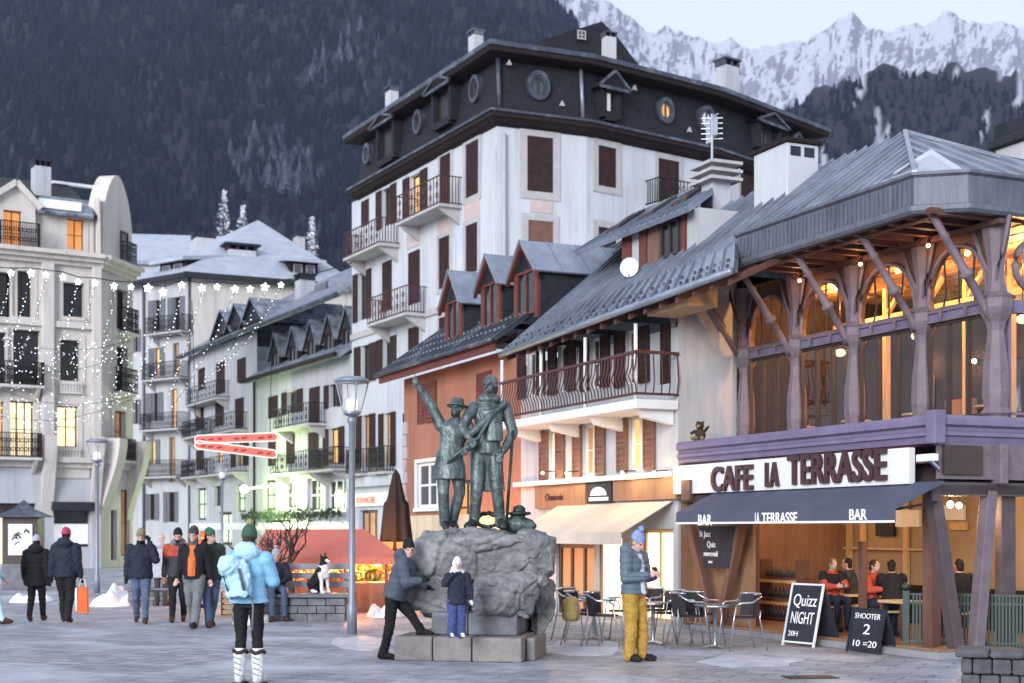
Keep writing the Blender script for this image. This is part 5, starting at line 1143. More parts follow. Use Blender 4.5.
m.box(FH.U(229, 2.5) - .3, FH.U(256, 2.5) + .3, 2.3, 4.7, zt + .3, zt + .45); m.build('chimney_cap', 'slate', c)
zt = FH.Z(207, 238, 8); c = MB(FH).box(FH.U(196, 8), FH.U(218, 8), 8, 10, zg, zt).build('chimney', 'plaster_grey', hb); m = MB(FH)
for k in range(5): x = FH.U(197, 8) + (FH.U(217, 8) - FH.U(197, 8)) * k / 4; m.fr = WORLD; q = FH.P(x, 9, zt); m.lathe([(.22, 0), (.18, .5)], tuple(q), 8); m.fr = FH
m.build('chimney_pots', 'slate', c)
zt = FH.Z(303, 236, 6); c = MB(FH).box(FH.U(297, 6), FH.U(305, 6), 6, 7, zg, zt).build('chimney', 'plaster_grey', hb); MB(FH).box(FH.U(296, 6), FH.U(306, 6), 5.8, 7.2, zt, zt + .2).build('chimney_cap', 'slate', c)
# low snowy roof beyond it
FK = Fr((FG.P(ug0, 0).x - 3, FG.P(ug0, 0).y + 14), (1, .05))
nb_ = thing('snowy_house', 'low house behind the hipped roof, only its white snow covered roof showing', 'building', FK.P(0, 0, 0))
MB(FK).box(-6, 7, 0, 8, 0, FK.Z(150, 262)).build('wall', 'plaster_grey', nb_); zt = FK.Z(150, 262)
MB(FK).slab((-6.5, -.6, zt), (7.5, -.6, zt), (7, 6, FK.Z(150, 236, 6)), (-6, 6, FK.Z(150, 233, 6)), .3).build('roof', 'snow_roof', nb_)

# ------------------------------------------------------------------ the two houses down the street beside the hotel (same street line)
ub3, ub4a, ub4b = FC.U(190), FC.U(257), FC.U(352)
h3 = thing('dormer_house', 'tall white street house with brown shutters and three snowy gabled dormers on a dark roof', 'building', FC.P(ub3, 0, 0))
ze3 = FC.Z(190, 354, -.4)
s3 = [(237, 246, 358, 382, 'c:' + SB, {}), (216, 225, 362, 394, 'c:' + SB, {}), (198, 205, 368, 390, 'c:' + SB, {}), (235, 244, 398, 428, 'c:' + SB, {}), (215, 224, 402, 426, 'c:' + SB, {}), (196, 204, 405, 430, 'c:' + SB, {}),
      (236, 244, 442, 466, 'lit_dim', dict(sh=SB, sw=.6)), (216, 223, 446, 466, 'lit_warm', {}), (196, 204, 450, 470, 'c:' + SB, {}), (214, 222, 486, 506, 'g', {}), (196, 206, 488, 520, 'lit_green', {}), (236, 246, 484, 512, 'lit_green', {}), (218, 232, 512, 545, 'lit_green', {})]
facade(h3, FC, ub3, ub4a, 0, ze3, s3, 'plaster_white', depth=.3)
for x0, x1, y in ((199, 230, 402), (195, 213, 437), (214, 248, 433), (194, 209, 477), (214, 248, 474)): balcony(h3, FC, FC.U(x0), FC.U(x1), FC.Z((x0 + x1) / 2, y), .9, 1.0, iron='iron', bars=16)
MB(FC).wall(ub4a, ub4b, FC.Z(300, 365), ze3, [], 1.6).build('upper_wall', 'plaster_white', h3)
zr3 = ze3 + 4.2; vr3 = 6
MB(FC).slab((ub3 - .5, -.7, ze3), (ub4b, -.7, ze3), (ub4b, vr3, zr3), (ub3 + 2.5, vr3, zr3), .2).build('roof', 'slate_snowy', h3)
MB(FC).prism([(ub3 - .2, 0, ze3 - .1), (ub3 + 2.6, vr3, zr3 - .1), (ub3 - .2, 12, ze3 - .1)], (.1, 0, 0)).build('gable_end', 'plaster_white', h3)
MB(FC).box(ub3, ub3 + .2, 0, 12, 0, ze3).build('side_wall', 'plaster_white', h3)
MB(FC).tube([(ub3 - .5, -.78, ze3 - .05), (ub4b, -.78, ze3 - .05)], .1, 6).build('gutter', 'roof_metal_dark', h3)
def rz3(v): return ze3 + (zr3 - ze3) * (v + .7) / (vr3 + .7)
for xa, ya, hw, yb in ((222, 310, 9, 328), (236, 304, 9, 324), (252, 298, 10, 320)):
    v = .1; um = FC.U(xa, v); w_ = abs(FC.U(xa + hw, v) - um); za_ = FC.Z(xa, ya, v)
    gable_dormer(h3, FC, um - w_, um + w_, rz3(v) - .2, za_ - w_ * .75, za_, v, 5.5, 'slate_snowy', 'slate', 'dark_wood', .3)
z_ = FC.Z(305, 281, 3); chimney(h3, FC, FC.U(305, 3), 3, .9, .9, rz3(3) - .5, z_, 'plaster_grey', 'slate')
MB(FC).box(FC.U(316, 2), FC.U(328, 2), 1.9, 2.0, rz3(2) - .3, rz3(2) + .35).build('skylight', 'glass_grey', h3)
h4 = thing('arcade_house', 'white street house beside the hotel with a row of small snowy roof gables', 'building', FC.P(ub4a, 0, 0))
ze4 = FC.Z(300, 365, -.5)
s4 = [(268, 278, 396, 418, 'c:' + SB, {}), (287, 298, 391, 413, 'g', dict(sh=SB, sw=.45)), (309, 320, 387, 424, 'c:' + SB, {}), (329, 338, 384, 407, 'g', dict(sh=SB, sw=.5)), (286, 295, 434, 464, 'c:' + SB, {}), (308, 319, 432, 468, 'c:' + SB, {}), (329, 339, 428, 464, 'lit_warm', dict(sh=SB, sw=.55)),
      (268, 276, 438, 466, 'c:' + SB, {}), (283, 295, 480, 510, 'g', dict(fm='white_paint')), (307, 320, 478, 512, 'g', dict(fm='white_paint')), (326, 346, 478, 512, 'g', dict(nx=3, fm='white_paint')), (264, 276, 480, 510, 'lit_green', {}), (264, 290, 520, 548, 'lit_green', {})]
facade(h4, FC, ub4a, ub4b, 0, ze4, s4, 'plaster_white', depth=.3)
for x0, x1, y in ((289, 325, 427), (286, 325, 473), (326, 350, 470)): balcony(h4, FC, FC.U(x0 + 2), FC.U(x1 + 2), FC.Z((x0 + x1) / 2, y), 1.0, 1.0, iron='iron', bars=16)
zr4 = ze4 + 1.5; MB(FC).slab((ub4a - .3, -.75, ze4), (ub4b, -.75, ze4), (ub4b, 1.62, zr4), (ub4a - .3, 1.62, zr4), .25).build('roof', 'slate_snowy', h4)
MB(FC).tube([(ub4a - .3, -.85, ze4 - .08), (ub4b, -.85, ze4 - .08)], .12, 6).build('gutter', 'dark_wood', h4)
MB(FC).tube([(ub4a - .15, -.12, 0), (ub4a - .15, -.12, ze4)], .07, 6).build('drainpipe', 'dark_wood', h4)
for k in range(5):
    px = 276 + 18 * k; v = .2; um = FC.U(px, v); w_ = .72; zb = ze4 + 1.5 * (.95 / 2.37)
    gable_dormer(h4, FC, um - w_, um + w_, zb - .2, zb + .75, zb + 1.75, v, 1.75, 'slate_snowy', 'slate', 'dark_wood', .3)
gr = MB(FC)
gz = FC.Z(300, 515)
def garland(u0, u1, v, z, name, label):
    vs_, fs = [], []; n = int(abs(u1 - u0) * 60)
    for k in range(n):
        u = u0 + (u1 - u0) * rnd.random(); p = FC.P(u, v + rnd.uniform(-.2, .1), z + rnd.gauss(0, .14)); s_ = rnd.uniform(.06, .16)
        d1 = Vector((rnd.gauss(0, 1), rnd.gauss(0, 1), rnd.gauss(0, 1))).normalized() * s_; d2 = Vector((rnd.gauss(0, 1), rnd.gauss(0, 1), rnd.gauss(0, 1))).normalized() * s_ * .5
        b = len(vs_); vs_ += [p - d1, p + d2, p + d1, p - d2]; fs.append([b, b + 1, b + 2, b + 3])
    o = mk(name, vs_, fs, 'evergreen'); tag(o, label, 'garland')
garland(ub4a - 1.5, ub4b - .4, -.35, gz, 'fir_garland', 'long evergreen garland hung over the lit ground floor of the street house')
MB(FC).box(ub3, ub4b, -.04, -.003, FC.Z(300, 530), FC.Z(300, 522)).build('shop_band', 'white_paint', h4)
# floodlight on the street front
pl = FC.P(FC.U(244, -2.2), -2.2, FC.Z(244, 489, -2.2)); fl = thing('floodlight', 'dazzling white floodlight shining on the street fronts behind the woman in blue', 'lamp', pl)
MB().ball(tuple(pl), .22, 14, 9).build('lamp_glass', 'bulb_white', fl, True); MB(FC).bar((FC.U(244, -2.2), -2.1, pl.z), (FC.U(244, -2.2), 0, pl.z + .3), .06).build('lamp_arm', 'iron', fl)
fl.children[0].data.materials[0] = EM('flood_glow', (.93, 1, .80), 14, .05)
L = bpy.data.lights.new('flood', 'POINT'); L.energy = 600; L.color = (.78, 1, .42); L.shadow_soft_size = .3; lo = bpy.data.objects.new('flood_light', L); COL.objects.link(lo); lo.location = pl + Vector((.3, -.7, -.5))
# lit trees behind the roofs
def frosted_tree(px, py0, py1, D, label):
    b = at(px, py1, D); t = at(px, py0, D); h = t.z - b.z + 6; base = Vector((b.x, b.y, b.z - 6)); ht = thing('frosted_tree', label, 'tree', base, 'frosted trees behind the snowy roof')
    MB().tube([base, base + Vector((0, 0, h * .9))], [.18, .04], 6).build('trunk', 'bark', ht)
    vs_, fs = [], []
    for k in range(520):
        f = rnd.random() ** .7; z = f * h; r_ = (1 - f) * h * .17 + .1; a = rnd.uniform(0, 6.28); q = r_ * rnd.random() ** .5
        p = base + Vector((q * math.cos(a), q * math.sin(a), z)); s_ = rnd.uniform(.1, .28)
        d1 = Vector((rnd.gauss(0, 1), rnd.gauss(0, 1), rnd.gauss(0, .5))).normalized() * s_; d2 = Vector((rnd.gauss(0, 1), rnd.gauss(0, 1), rnd.gauss(0, .5))).normalized() * s_
        n_ = len(vs_); vs_ += [p, p + d1, p + d2]; fs.append([n_, n_ + 1, n_ + 2])
    mk('crown', vs_, fs, 'snow', ht)
frosted_tree(312, 218, 252, 112, 'white frosted tree standing right of the snowy roof peak'); frosted_tree(224, 190, 245, 130, 'tall thin frosted tree left of the snowy roof peak'); frosted_tree(243, 205, 245, 126, 'shorter frosted tree nearest the snowy roof peak')

# ------------------------------------------------------------------ street furniture
def lamp_post(px, ybase, ytop, label, lit=False, bx=None):
    b = gp(px, ybase); D = b.y; h = H + (HY - ytop) / F * D; s = h / 4.6; t = thing('street_lamp', label, 'street lamp', b, 'street lamps of the square')
    MB().lathe([(.09 * s, 0), (.09 * s, .5 * s), (.062 * s, .56 * s), (.054 * s, h - .85 * s), (.08 * s, h - .82 * s), (.09 * s, h - .74 * s), (.05 * s, h - .7 * s)], tuple(b), 14).build('pole', 'post_paint', t, True)
    MB().lathe([(.10 * s, h - .70 * s), (.16 * s, h - .66 * s), (.16 * s, h - .62 * s)], tuple(b), 16).build('lamp_collar', 'post_paint', t)
    MB().lathe([(.15 * s, h - .62 * s), (.17 * s, h - .45 * s), (.28 * s, h - .14 * s), (.30 * s, h - .1 * s)], tuple(b), 20).build('lamp_glass', 'lamp_clear', t, True)
    MB().lathe([(.06 * s, h - .61 * s), (.10 * s, h - .56 * s), (.10 * s, h - .42 * s), (.05 * s, h - .38 * s)], tuple(b), 14).build('lamp_bulb', 'lamp_opal', t, True)
    m = MB()
    for k in range(4):
        a = k * math.pi / 2 + .4; m.bar(tuple(b + Vector((.17 * s * math.cos(a), .17 * s * math.sin(a), h - .62 * s))), tuple(b + Vector((.30 * s * math.cos(a), .30 * s * math.sin(a), h - .1 * s))), .022 * s)
    m.build('lamp_frame', 'post_paint', t)
    MB().lathe([(.32 * s, h - .1 * s), (.33 * s, h - .06 * s), (.2 * s, h - .0 * s), (.02 * s, h + .02 * s)], tuple(b), 20).build('lamp_cap', 'post_paint', t, True)
    return t
def lamp_clear():
    m = bpy.data.materials.new('lamp_clear'); m.use_nodes = True; n = m.node_tree.nodes; l = m.node_tree.links; p = n['Principled BSDF']
    t = n.new('ShaderNodeBsdfTransparent'); mx = n.new('ShaderNodeMixShader'); mx.inputs[0].default_value = .22; p.inputs['Base Color'].default_value = (.75, .78, .82, 1); p.inputs['Roughness'].default_value = .2
    l.new(t.outputs[0], mx.inputs[1]); l.new(p.outputs[0], mx.inputs[2]); l.new(mx.outputs[0], n['Material Output'].inputs['Surface']); MATS['lamp_clear'] = m
lamp_clear()
lamp_post(352, 634, 377, 'tall grey street lamp with flared glass lantern, nearest one, right of the bench')
lamp_post(97, 593, 439, 'grey street lamp standing in a snow heap by the ornate corner house')
lamp_post(222, 575, 463, 'small far street lamp under the hanging red lights')

# snow heaps
def heap(name, px0, px1, py, h, dep, label, seed):
    a, b = gp(px0, py), gp(px1, py); c = (a + b) / 2; rx = (b - a).length / 2; n, m_ = 40, 20; vs_, fs = [], []
    for j in range(m_ + 1):
        for i in range(n + 1):
            x, y = -1 + 2 * i / n, -1 + 2 * j / m_; r2 = x * x + y * y
            z = max(0, 1 - r2) ** .7 * h * (1 + .9 * noise.noise(Vector((x * 2.2 + seed, y * 2.2, 0)))) + .03 * noise.noise(Vector((x * 9, y * 9, seed))) - .02
            vs_.append((c.x + x * rx, c.y + dep + y * dep, z))
    fs = [[j * (n + 1) + i, j * (n + 1) + i + 1, (j + 1) * (n + 1) + i + 1, (j + 1) * (n + 1) + i] for j in range(m_) for i in range(n)]
    o = mk(name, vs_, fs, 'snow', smooth=True); tag(o, label, 'snow heap')
heap('snow_heap', 78, 132, 607, .36, 1.2, 'cleared snow heap at the foot of the far left street lamp', 1); heap('snow_heap', 362, 402, 618, .26, .8, 'snow heap between the street lamp and the leaning woman', 2); heap('snow_heap', 225, 262, 625, .3, .8, 'small snow heap behind the woman in blue', 3)
heap('snow_heap', 0, 40, 603, .2, .8, 'low snow heap at the left edge behind the walking couple', 5)
def patch(px0, px1, py0, py1, seed, label):           # trodden snow lying on the paving
    pts = []; n = 40; c = gp((px0 + px1) / 2, (py0 + py1) / 2)
    for k in range(n):
        a = 2 * math.pi * k / n; r_ = 1 + .35 * noise.noise(Vector((math.cos(a) * 1.5, math.sin(a) * 1.5, seed))) + .12 * noise.noise(Vector((math.cos(a) * 6, math.sin(a) * 6, seed)))
        q = gp((px0 + px1) / 2 + (px1 - px0) / 2 * r_ * math.cos(a), (py0 + py1) / 2 - (py1 - py0) / 2 * r_ * math.sin(a)); pts.append(q + Vector((0, 0, .004)))
    vs_ = pts + [c + (p - c) * .7 + Vector((0, 0, .012)) for p in pts] + [c + Vector((0, 0, .02))]
    fs = [[k, (k + 1) % n, n + (k + 1) % n, n + k] for k in range(n)] + [[n + k, n + (k + 1) % n, 2 * n] for k in range(n)]
    o = mk('snow_patch', vs_, fs, 'snow_trodden', smooth=True); tag(o, label, 'snow', kind='stuff')
M('snow_trodden', (.36, .39, .46), .5, .25, 3, .5, 12, col2=(.62, .66, .74))
patch(545, 625, 640, 657, 1, 'trodden snow patch on the paving right of the plinth'); patch(700, 800, 656, 668, 2, 'trodden snow streak in front of the cafe chairs'); patch(330, 388, 636, 650, 3, 'trodden snow patch left of the plinth')

# net and garland lights
def star(c, r_, m):
    n = 5; a0 = rnd.uniform(-.2, .2); ring = []
    for k in range(2 * n):
        a = math.pi / 2 + a0 + math.pi * k / n; q = r_ if k % 2 == 0 else r_ * .5; ring.append((c[0] + q * math.cos(a), c[1], c[2] + q * math.sin(a)))
    f = m.pts(ring); p = m.pt((c[0], c[1] - r_ * .35, c[2])); b = m.pt((c[0], c[1] + r_ * .35, c[2]))
    for k in range(2 * n): m.f.append([f[k], f[(k + 1) % (2 * n)], p]); m.f.append([f[(k + 1) % (2 * n)], f[k], b])
spots = [(-9, 272), (11, 273), (31, 273), (46, 275), (63, 277), (78, 282), (95, 283), (114, 286), (131, 287), (148, 288), (163, 292), (182, 285), (202, 288), (217, 287), (235, 289), (250, 289), (265, 287), (281, 285)]
DG = 48
cb = MB(); cb.tube([at(x, y - 5, DG) for x, y in [(-60, 262)] + spots + [(300, 283), (352, 268)]], .018, 5); o = cb.build('garland_cable', 'iron'); tag(o, 'thin cable strung across the street carrying white star lanterns', 'cable')
nm_ = ['at the far left edge', 'second from the left edge', 'third from the left edge, over the double window', 'left of the pilaster', 'over the single attic window', 'right of the attic window', 'left of the corner bay', 'on the corner bay', 'right of the corner bay', 'left of the hipped house', 'over the left shutters', 'over the top balcony', 'at the drainpipe of the hipped house', 'first over the cream side wall', 'second over the cream side wall', 'third over the cream side wall', 'over the gabled dormers', 'last of the row, over the dark roof']
for k, (x, y) in enumerate(spots):
    c = at(x, y, DG); m = MB(); r_ = rnd.uniform(.12, .17); star(c, r_, m); m.ball(tuple(c), r_ * .62, 8, 6); o = m.build('star_lantern', 'bulb_white'); tag(o, 'glowing white star lantern ' + nm_[k], 'lantern', 'star lanterns strung across the street')
def light_string(p, q, sag, n, label, jit=.0):
    t = thing('light_string', label, 'fairy lights', p, 'strings of fairy lights'); pts = [p.lerp(q, k / 24) + Vector((0, 0, -sag * math.sin(math.pi * k / 24))) for k in range(25)]
    MB().tube(pts, .008, 4).build('wire', 'iron', t); m = MB()
    for k in range(n):
        f = (k + .5) / n; x = f * 24; i = min(23, int(x)); c = pts[i].lerp(pts[i + 1], x - i); c = c + Vector((rnd.gauss(0, jit), rnd.gauss(0, jit), rnd.gauss(0, jit))); r_ = rnd.uniform(.009, .020); m.ball(tuple(c), r_, 5, 3)
    o = m.build('bulbs', 'bulb_small', t); o['kind'] = 'stuff'
LS = [((12, 276), (-14, 345), 'from the second star lantern'), ((31, 276), (5, 350), 'from the third star lantern'), ((46, 278), (18, 362), 'from the lantern left of the pilaster'), ((78, 285), (48, 372), 'from the lantern right of the attic window'), ((95, 286), (70, 362), 'beside the single window'), ((114, 290), (96, 380), 'from the corner bay'), ((131, 290), (112, 400), 'from right of the corner bay'), ((163, 294), (132, 392), 'over the left shutters'), ((182, 289), (150, 385), 'over the stacked balconies'), ((202, 291), (168, 395), 'over the drainpipe'), ((235, 292), (172, 408), 'long one over the dormers'), ((265, 291), (200, 386), 'long one over the dark roof'), ((281, 288), (216, 372), 'last one by the row end')]
for a, b, lb in LS: light_string(at(*a, DG), at(*b, DG - 1.5), .25, 26, 'sloping string of tiny white lights hanging ' + lb, .03)
for k, (y0, y1, s_, lb) in enumerate(((330, 340, 18, 'highest of the wavy rows before the ornate house'), (362, 352, 22, 'second wavy row before the ornate house'), (382, 396, 20, 'third wavy row before the ornate house'), (412, 398, 16, 'lowest wavy row before the ornate house'))):
    light_string(at(-20, y0, DG), at(135, y1, DG), .5, 80, 'wavy row of tiny white lights, ' + lb, .22)
# red hanging ornament
c0 = at(195, 441, 60)
orn = thing('light_ornament', 'two long red illuminated bars with white outlines joined at the left, hung over the street', 'light ornament', c0)
for (a, b) in (((199, 439.5), (274, 437)), ((199, 445), (273, 454))):
    p, q = at(*a, 60), at(*b, 60); d_ = (q - p).normalized(); up = Vector((0, 0, 1)); hgt = .17; prof = []
    for k in range(9): an = math.pi / 2 + math.pi * k / 8; prof.append(p + d_ * hgt * math.cos(an) + up * hgt * math.sin(an))
    for k in range(9): an = -math.pi / 2 + math.pi * k / 8; prof.append(q + d_ * hgt * math.cos(an) + up * hgt * math.sin(an))
    MB().prism(prof, (0, .08, 0)).build('light_bar', 'neon_red', orn); MB().tube([x - Vector((0, .04, 0)) for x in prof], .022, 5, True).build('outline_tube', 'neon_white', orn)
for (a, b) in (((199, 439.5), (274, 437)), ((199, 445), (273, 454))):
    p, q = at(*a, 60), at(*b, 60); m = MB()
    for k in range(9):
        if k in (3, 6): continue
        c = p.lerp(q, (k + .5) / 9); m.bar(tuple(c - Vector((.10 + .05 * (k % 2), .012, .02))), tuple(c + Vector((.10, -.012, .03 * (k % 3 - 1)))), .02, .10)
    m.build('bar_markings', 'shutter_red', orn)
m = MB(); m.tube([at(196, 442, 60), at(192, 300, 60)], .015, 4); m.tube([at(270, 436, 60), at(272, 330, 60)], .015, 4); m.build('wire', 'iron', orn)

# advertising kiosk at the left edge
b = gp(20, 590); D = b.y; FKi = Fr((b.x, b.y), (1, .12)); k_ = thing('poster_kiosk', 'small kiosk with blue pointed roof and a white poster, on a stone base', 'kiosk', b)
s_ = D / F
MB(FKi).box(-18 * s_, 18 * s_, 0, 36 * s_, 0, .75).build('base', 'stone_wall', k_, bevel=.02)
MB(FKi).box(-17 * s_, 17 * s_, 0, 34 * s_, .75, H + 13 * s_).build('cabinet', 'frame_dark', k_)
MB(FKi).box(-11 * s_, 12 * s_, -.05, -.002, 1.0, H + 6 * s_).build('poster', 'screen_white', k_)
m = MB(FKi)
for q in range(9):
    x, z = rnd.uniform(-8, 8) * s_, rnd.uniform(1.25, H); m.tube([(x, -.054, z), (x + .06, -.054, z + .08), (x + .15, -.054, z + rnd.uniform(-.05, .1))], .018, 5)
m.build('poster_marks', 'board_black', k_)
MB(FKi).box(-21 * s_, -18 * s_, 0, 34 * s_, .75, H + 12 * s_).build('side_light', 'lit_pale', k_)
m = MB(FKi); r_ = 26 * s_; z0_ = H + 13 * s_; zt_ = H + 31 * s_
m.fr = FKi; e = [(-r_, -9 * s_, z0_), (r_, -9 * s_, z0_), (r_, 43 * s_, z0_), (-r_, 43 * s_, z0_)]
i = m.pts(e); j = m.pts([(x * .35, 17 * s_ + (y - 17 * s_) * .35, z0_ + (zt_ - z0_) * .45) for x, y, z in e]); tp = m.pt((0, 17 * s_, zt_)); m.f.append(i[::-1])
for q in range(4): m.f.append([i[q], i[(q + 1) % 4], j[(q + 1) % 4], j[q]]); m.f.append([j[q], j[(q + 1) % 4], tp])
m.build('roof', 'roof_metal_dark', k_)

# market stall with a salmon roof
b0, b1 = gp(262, 612), gp(388, 612); FM = Fr((b0.x, b0.y), (b1.x - b0.x, b1.y - b0.y)); L_ = (b1 - b0).length; sm = b0.y / F
ms = thing('market_stall', 'long market stall with a salmon red canopy and warmly lit wares', 'market stall', b0)
zc0, zc1 = H - 26 * sm, H - 3 * sm
zc0 = H + (530 - 557) * sm; zc1 = H + (530 - 533) * sm
MB(FM).slab((-.15, -.5, zc0), (L_ + .35, -.5, zc0), (L_ - .6, 1.1, zc1 + .08), (-.1, 1.1, zc1 + .08), .05).build('canopy', 'stall_roof', ms)
MB(FM).box(-.15, L_ + .35, -.53, -.5, zc0 - .14, zc0).build('valance', 'stall_roof', ms)
MB(FM).box(-.1, L_ + .2, 2.0, 2.05, .0, zc0 + .3).build('back_panel', 'warm_plank', ms)
MB(FM).box(0, L_, -.1, .8, .0, .62).build('counter', 'warm_plank', ms, bevel=.01)
m = MB(FM)
for q in range(5): x = L_ * q / 4; m.box(x - .03, x + .03, -.45, -.39, 0, zc0)
m.build('post', 'shutter_wood', ms)
for q in range(5):
    x = L_ * (q + .5) / 5; p = FM.P(x, .4, zc0 - .15); lp = MB().ball(tuple(p), .06, 8, 5).build('lamp_bulb', 'bulb_warm', ms)
    L = bpy.data.lights.new('stall', 'POINT'); L.energy = 75; L.color = (1, .42, .13); L.shadow_soft_size = .1; lo = bpy.data.objects.new('stall_light', L); COL.objects.link(lo); lo.location = p - Vector((0, 0, .1))
M('ware_red', (.5, .06, .03), .6, .2); M('ware_gold', (.6, .33, .08), .5, .2); M('ware_straw', (.5, .34, .16), .8, .3, 12, .4, 40); M('ware_green', (.06, .16, .05), .7, .3)
wl = {'ware_red': 'red', 'ware_gold': 'golden', 'ware_straw': 'straw', 'ware_green': 'green'}
for q in range(26):
    mt = rnd.choice(list(wl)); x = .15 + (L_ - .3) * (q + .5) / 26; kind = rnd.choice(['wreath', 'basket', 'toy'])
    p = FM.P(x, rnd.uniform(.05, .5), .625); r_ = rnd.uniform(.07, .12)
    if kind == 'wreath': o = MB().tube([(p.x + r_ * math.cos(a * .5236), p.y + .03 * math.sin(a), p.z + r_ + .035 + r_ * math.sin(a * .5236)) for a in range(12)], .035, 6, True).build('wreath', mt)
    elif kind == 'basket': o = MB().lathe([(r_ * .7, 0), (r_, .14), (r_ * .9, .15), (r_ * .6, .05)], tuple(p), 12).build('basket', mt)
    else: m = MB(); m.ball((p.x, p.y, p.z + .08), (.07, .06, .08), 8, 6); m.ball((p.x, p.y, p.z + .2), .055, 8, 6); m.ball((p.x - .05, p.y, p.z + .24), .025, 6, 4); m.ball((p.x + .05, p.y, p.z + .24), .025, 6, 4); o = m.build('stuffed_toy', mt)
    tag(o, '%s %s among the goods crowding the market stall counter' % (wl[mt], {'toy': 'stuffed toy'}.get(kind, kind)), {'toy': 'toy'}.get(kind, kind), 'goods on the market stall')
for q in range(30):
    mt = rnd.choice(list(wl)); x = .1 + (L_ - .2) * (q + .5) / 30; p = FM.P(x, 1.9, rnd.uniform(.75, zc0 - .25)); r_ = rnd.uniform(.06, .13)
    o = MB(FM).tube([(x + r_ * math.cos(a * .6283), 1.93, p.z + r_ * math.sin(a * .6283)) for a in range(10)], .035, 6, True).build('wreath', mt); tag(o, '%s wreath hung on the back of the market stall' % wl[mt], 'wreath', 'goods on the market stall')

# stone bench blocks with timber seats
def bench(px0, px1, py, hpx, label, back=True):
    a, b = gp(px0, py), gp(px1, py); fr = Fr((a.x, a.y), (b.x - a.x, b.y - a.y)); L_ = (b - a).length; s_ = a.y / F; h = hpx * s_
    t = thing('stone_bench', label, 'bench', a, 'stone benches on the square'); m = MB(fr)
    nx = max(3, int(L_ / .35))
    for r_ in range(3):
        for k in range(nx):
            x0 = L_ * (k + (.5 if r_ % 2 else 0)) / nx; x1 = min(L_, x0 + L_ / nx - .012)
            if r_ % 2 and k == 0: m.box(0, x0 - .012, .0, .5, h * r_ / 3 * .86, h * (r_ + 1) / 3 * .86 - .012)
            if x1 > x0 + .02: m.box(x0, x1, rnd.uniform(0, .025), .5, h * r_ / 3 * .86, h * (r_ + 1) / 3 * .86 - .012)
    m.build('stone_base', 'stone_wall', t, bevel=.01); m = MB(fr)
    for k in range(4): m.box(-.08, L_ + .08, -.08 + k * .16, .06 + k * .16, h * .87, h)
    m.build('seat', 'shutter_grey', t, bevel=.008)
    if back:
        m = MB(fr)
        for k in range(3): m.box(L_ * .42, L_, .62, .67, h + .1 + k * .17, h + .22 + k * .17)
        for x in (L_ * .45, L_ * .95): m.box(x, x + .05, .67, .72, h * .87, h + .55)
        m.build('backrest', 'concrete', t)
    return t, fr, h
B1, BF, BH = bench(232, 345, 621, 27, 'long stone bench with timber seat carrying the seated person and the dog')
bench(128, 166, 606, 18, 'short stone bench behind the man on the phone', False)
MB_ = thing('timber_crate', 'wooden crate of logs standing behind the woman in blue', 'crate', gp(228, 615)); q = gp(228, 615); fq = Fr((q.x, q.y), (1, .05)); m = MB(fq)
for k in range(4): m.box(-.12, .16, 0, .3, .02 + k * .11, .1 + k * .11)
m.build('slats', 'pale_timber', MB_); m = MB(fq); m.box(-.14, -.121, -.02, .32, 0, .48); m.box(.161, .18, -.02, .32, 0, .48); m.build('corner_post', 'shutter_wood', MB_)
# bare tree
tb = gp(286, 619) + Vector((0, .75, 0)); bt = thing('bare_tree', 'small leafless tree with crooked dark branches in front of the market stall', 'tree', tb)
trunk = MB(); tw = MB()
def branch(p, d, r_, L_, dep, m):
    pts = [p]; q = p
    for k in range(4):
        d = (d + Vector((rnd.gauss(0, .22), rnd.gauss(0, .22), rnd.gauss(.06, .12)))).normalized(); q = q + d * L_ / 4; pts.append(q)
    m.tube(pts, [r_ * (1 - .12 * k) for k in range(5)], 6)
    if dep:
        for k in range(3 if dep > 1 else 4):
            i = rnd.choice([2, 3, 4]); a = rnd.uniform(0, 6.28); nd = (d * .7 + Vector((math.cos(a), math.sin(a) * .6, .35)) * .8).normalized(); branch(pts[i], nd, r_ * .58, L_ * .72, dep - 1, tw)
branch(tb, Vector((.1, 0, 1)), .055, 1.05, 3, trunk)
branch(tb + Vector((0.05, 0, .1)), Vector((.35, 0, 1)), .045, .95, 3, trunk); branch(tb + Vector((-.05, 0, .1)), Vector((-.35, 0, 1)), .045, .9, 3, trunk)
trunk.build('trunk', 'bark', bt, True); tw.build('crown', 'bark', bt, True)
# closed parasol
b = gp(396, 606) + Vector((0, 0, 0)); s_ = b.y / F; pz = lambda y: H + (HY - y) * s_
pr = thing('closed_parasol', 'closed dark brown market parasol standing behind the leaning woman', 'parasol', b)
MB().tube([b, b + Vector((0, 0, pz(470)))], .03, 8).build('pole', 'iron', pr)
m = MB(); n = 28; rings = []
for y, r_ in ((470, .5), (474, 3), (500, 8), (503, 10.5), (530, 13), (550, 15), (572, 16.5), (571, 13)):
    rings.append(m.pts([(b.x + r_ * s_ * (1 + .22 * math.sin(7 * 2 * math.pi * k / n)) * math.cos(2 * math.pi * k / n), b.y + r_ * s_ * (1 + .22 * math.sin(7 * 2 * math.pi * k / n)) * math.sin(2 * math.pi * k / n), pz(y)) for k in range(n)]))
for a, c in zip(rings, rings[1:]):
    for k in range(n): m.f.append([a[k], a[(k + 1) % n], c[(k + 1) % n], c[k]])
m.build('folded_canopy', 'parasol', pr, True); MB().lathe([(.26, 0), (.26, .06), (.05, .09)], tuple(b), 16).build('base', 'concrete', pr)

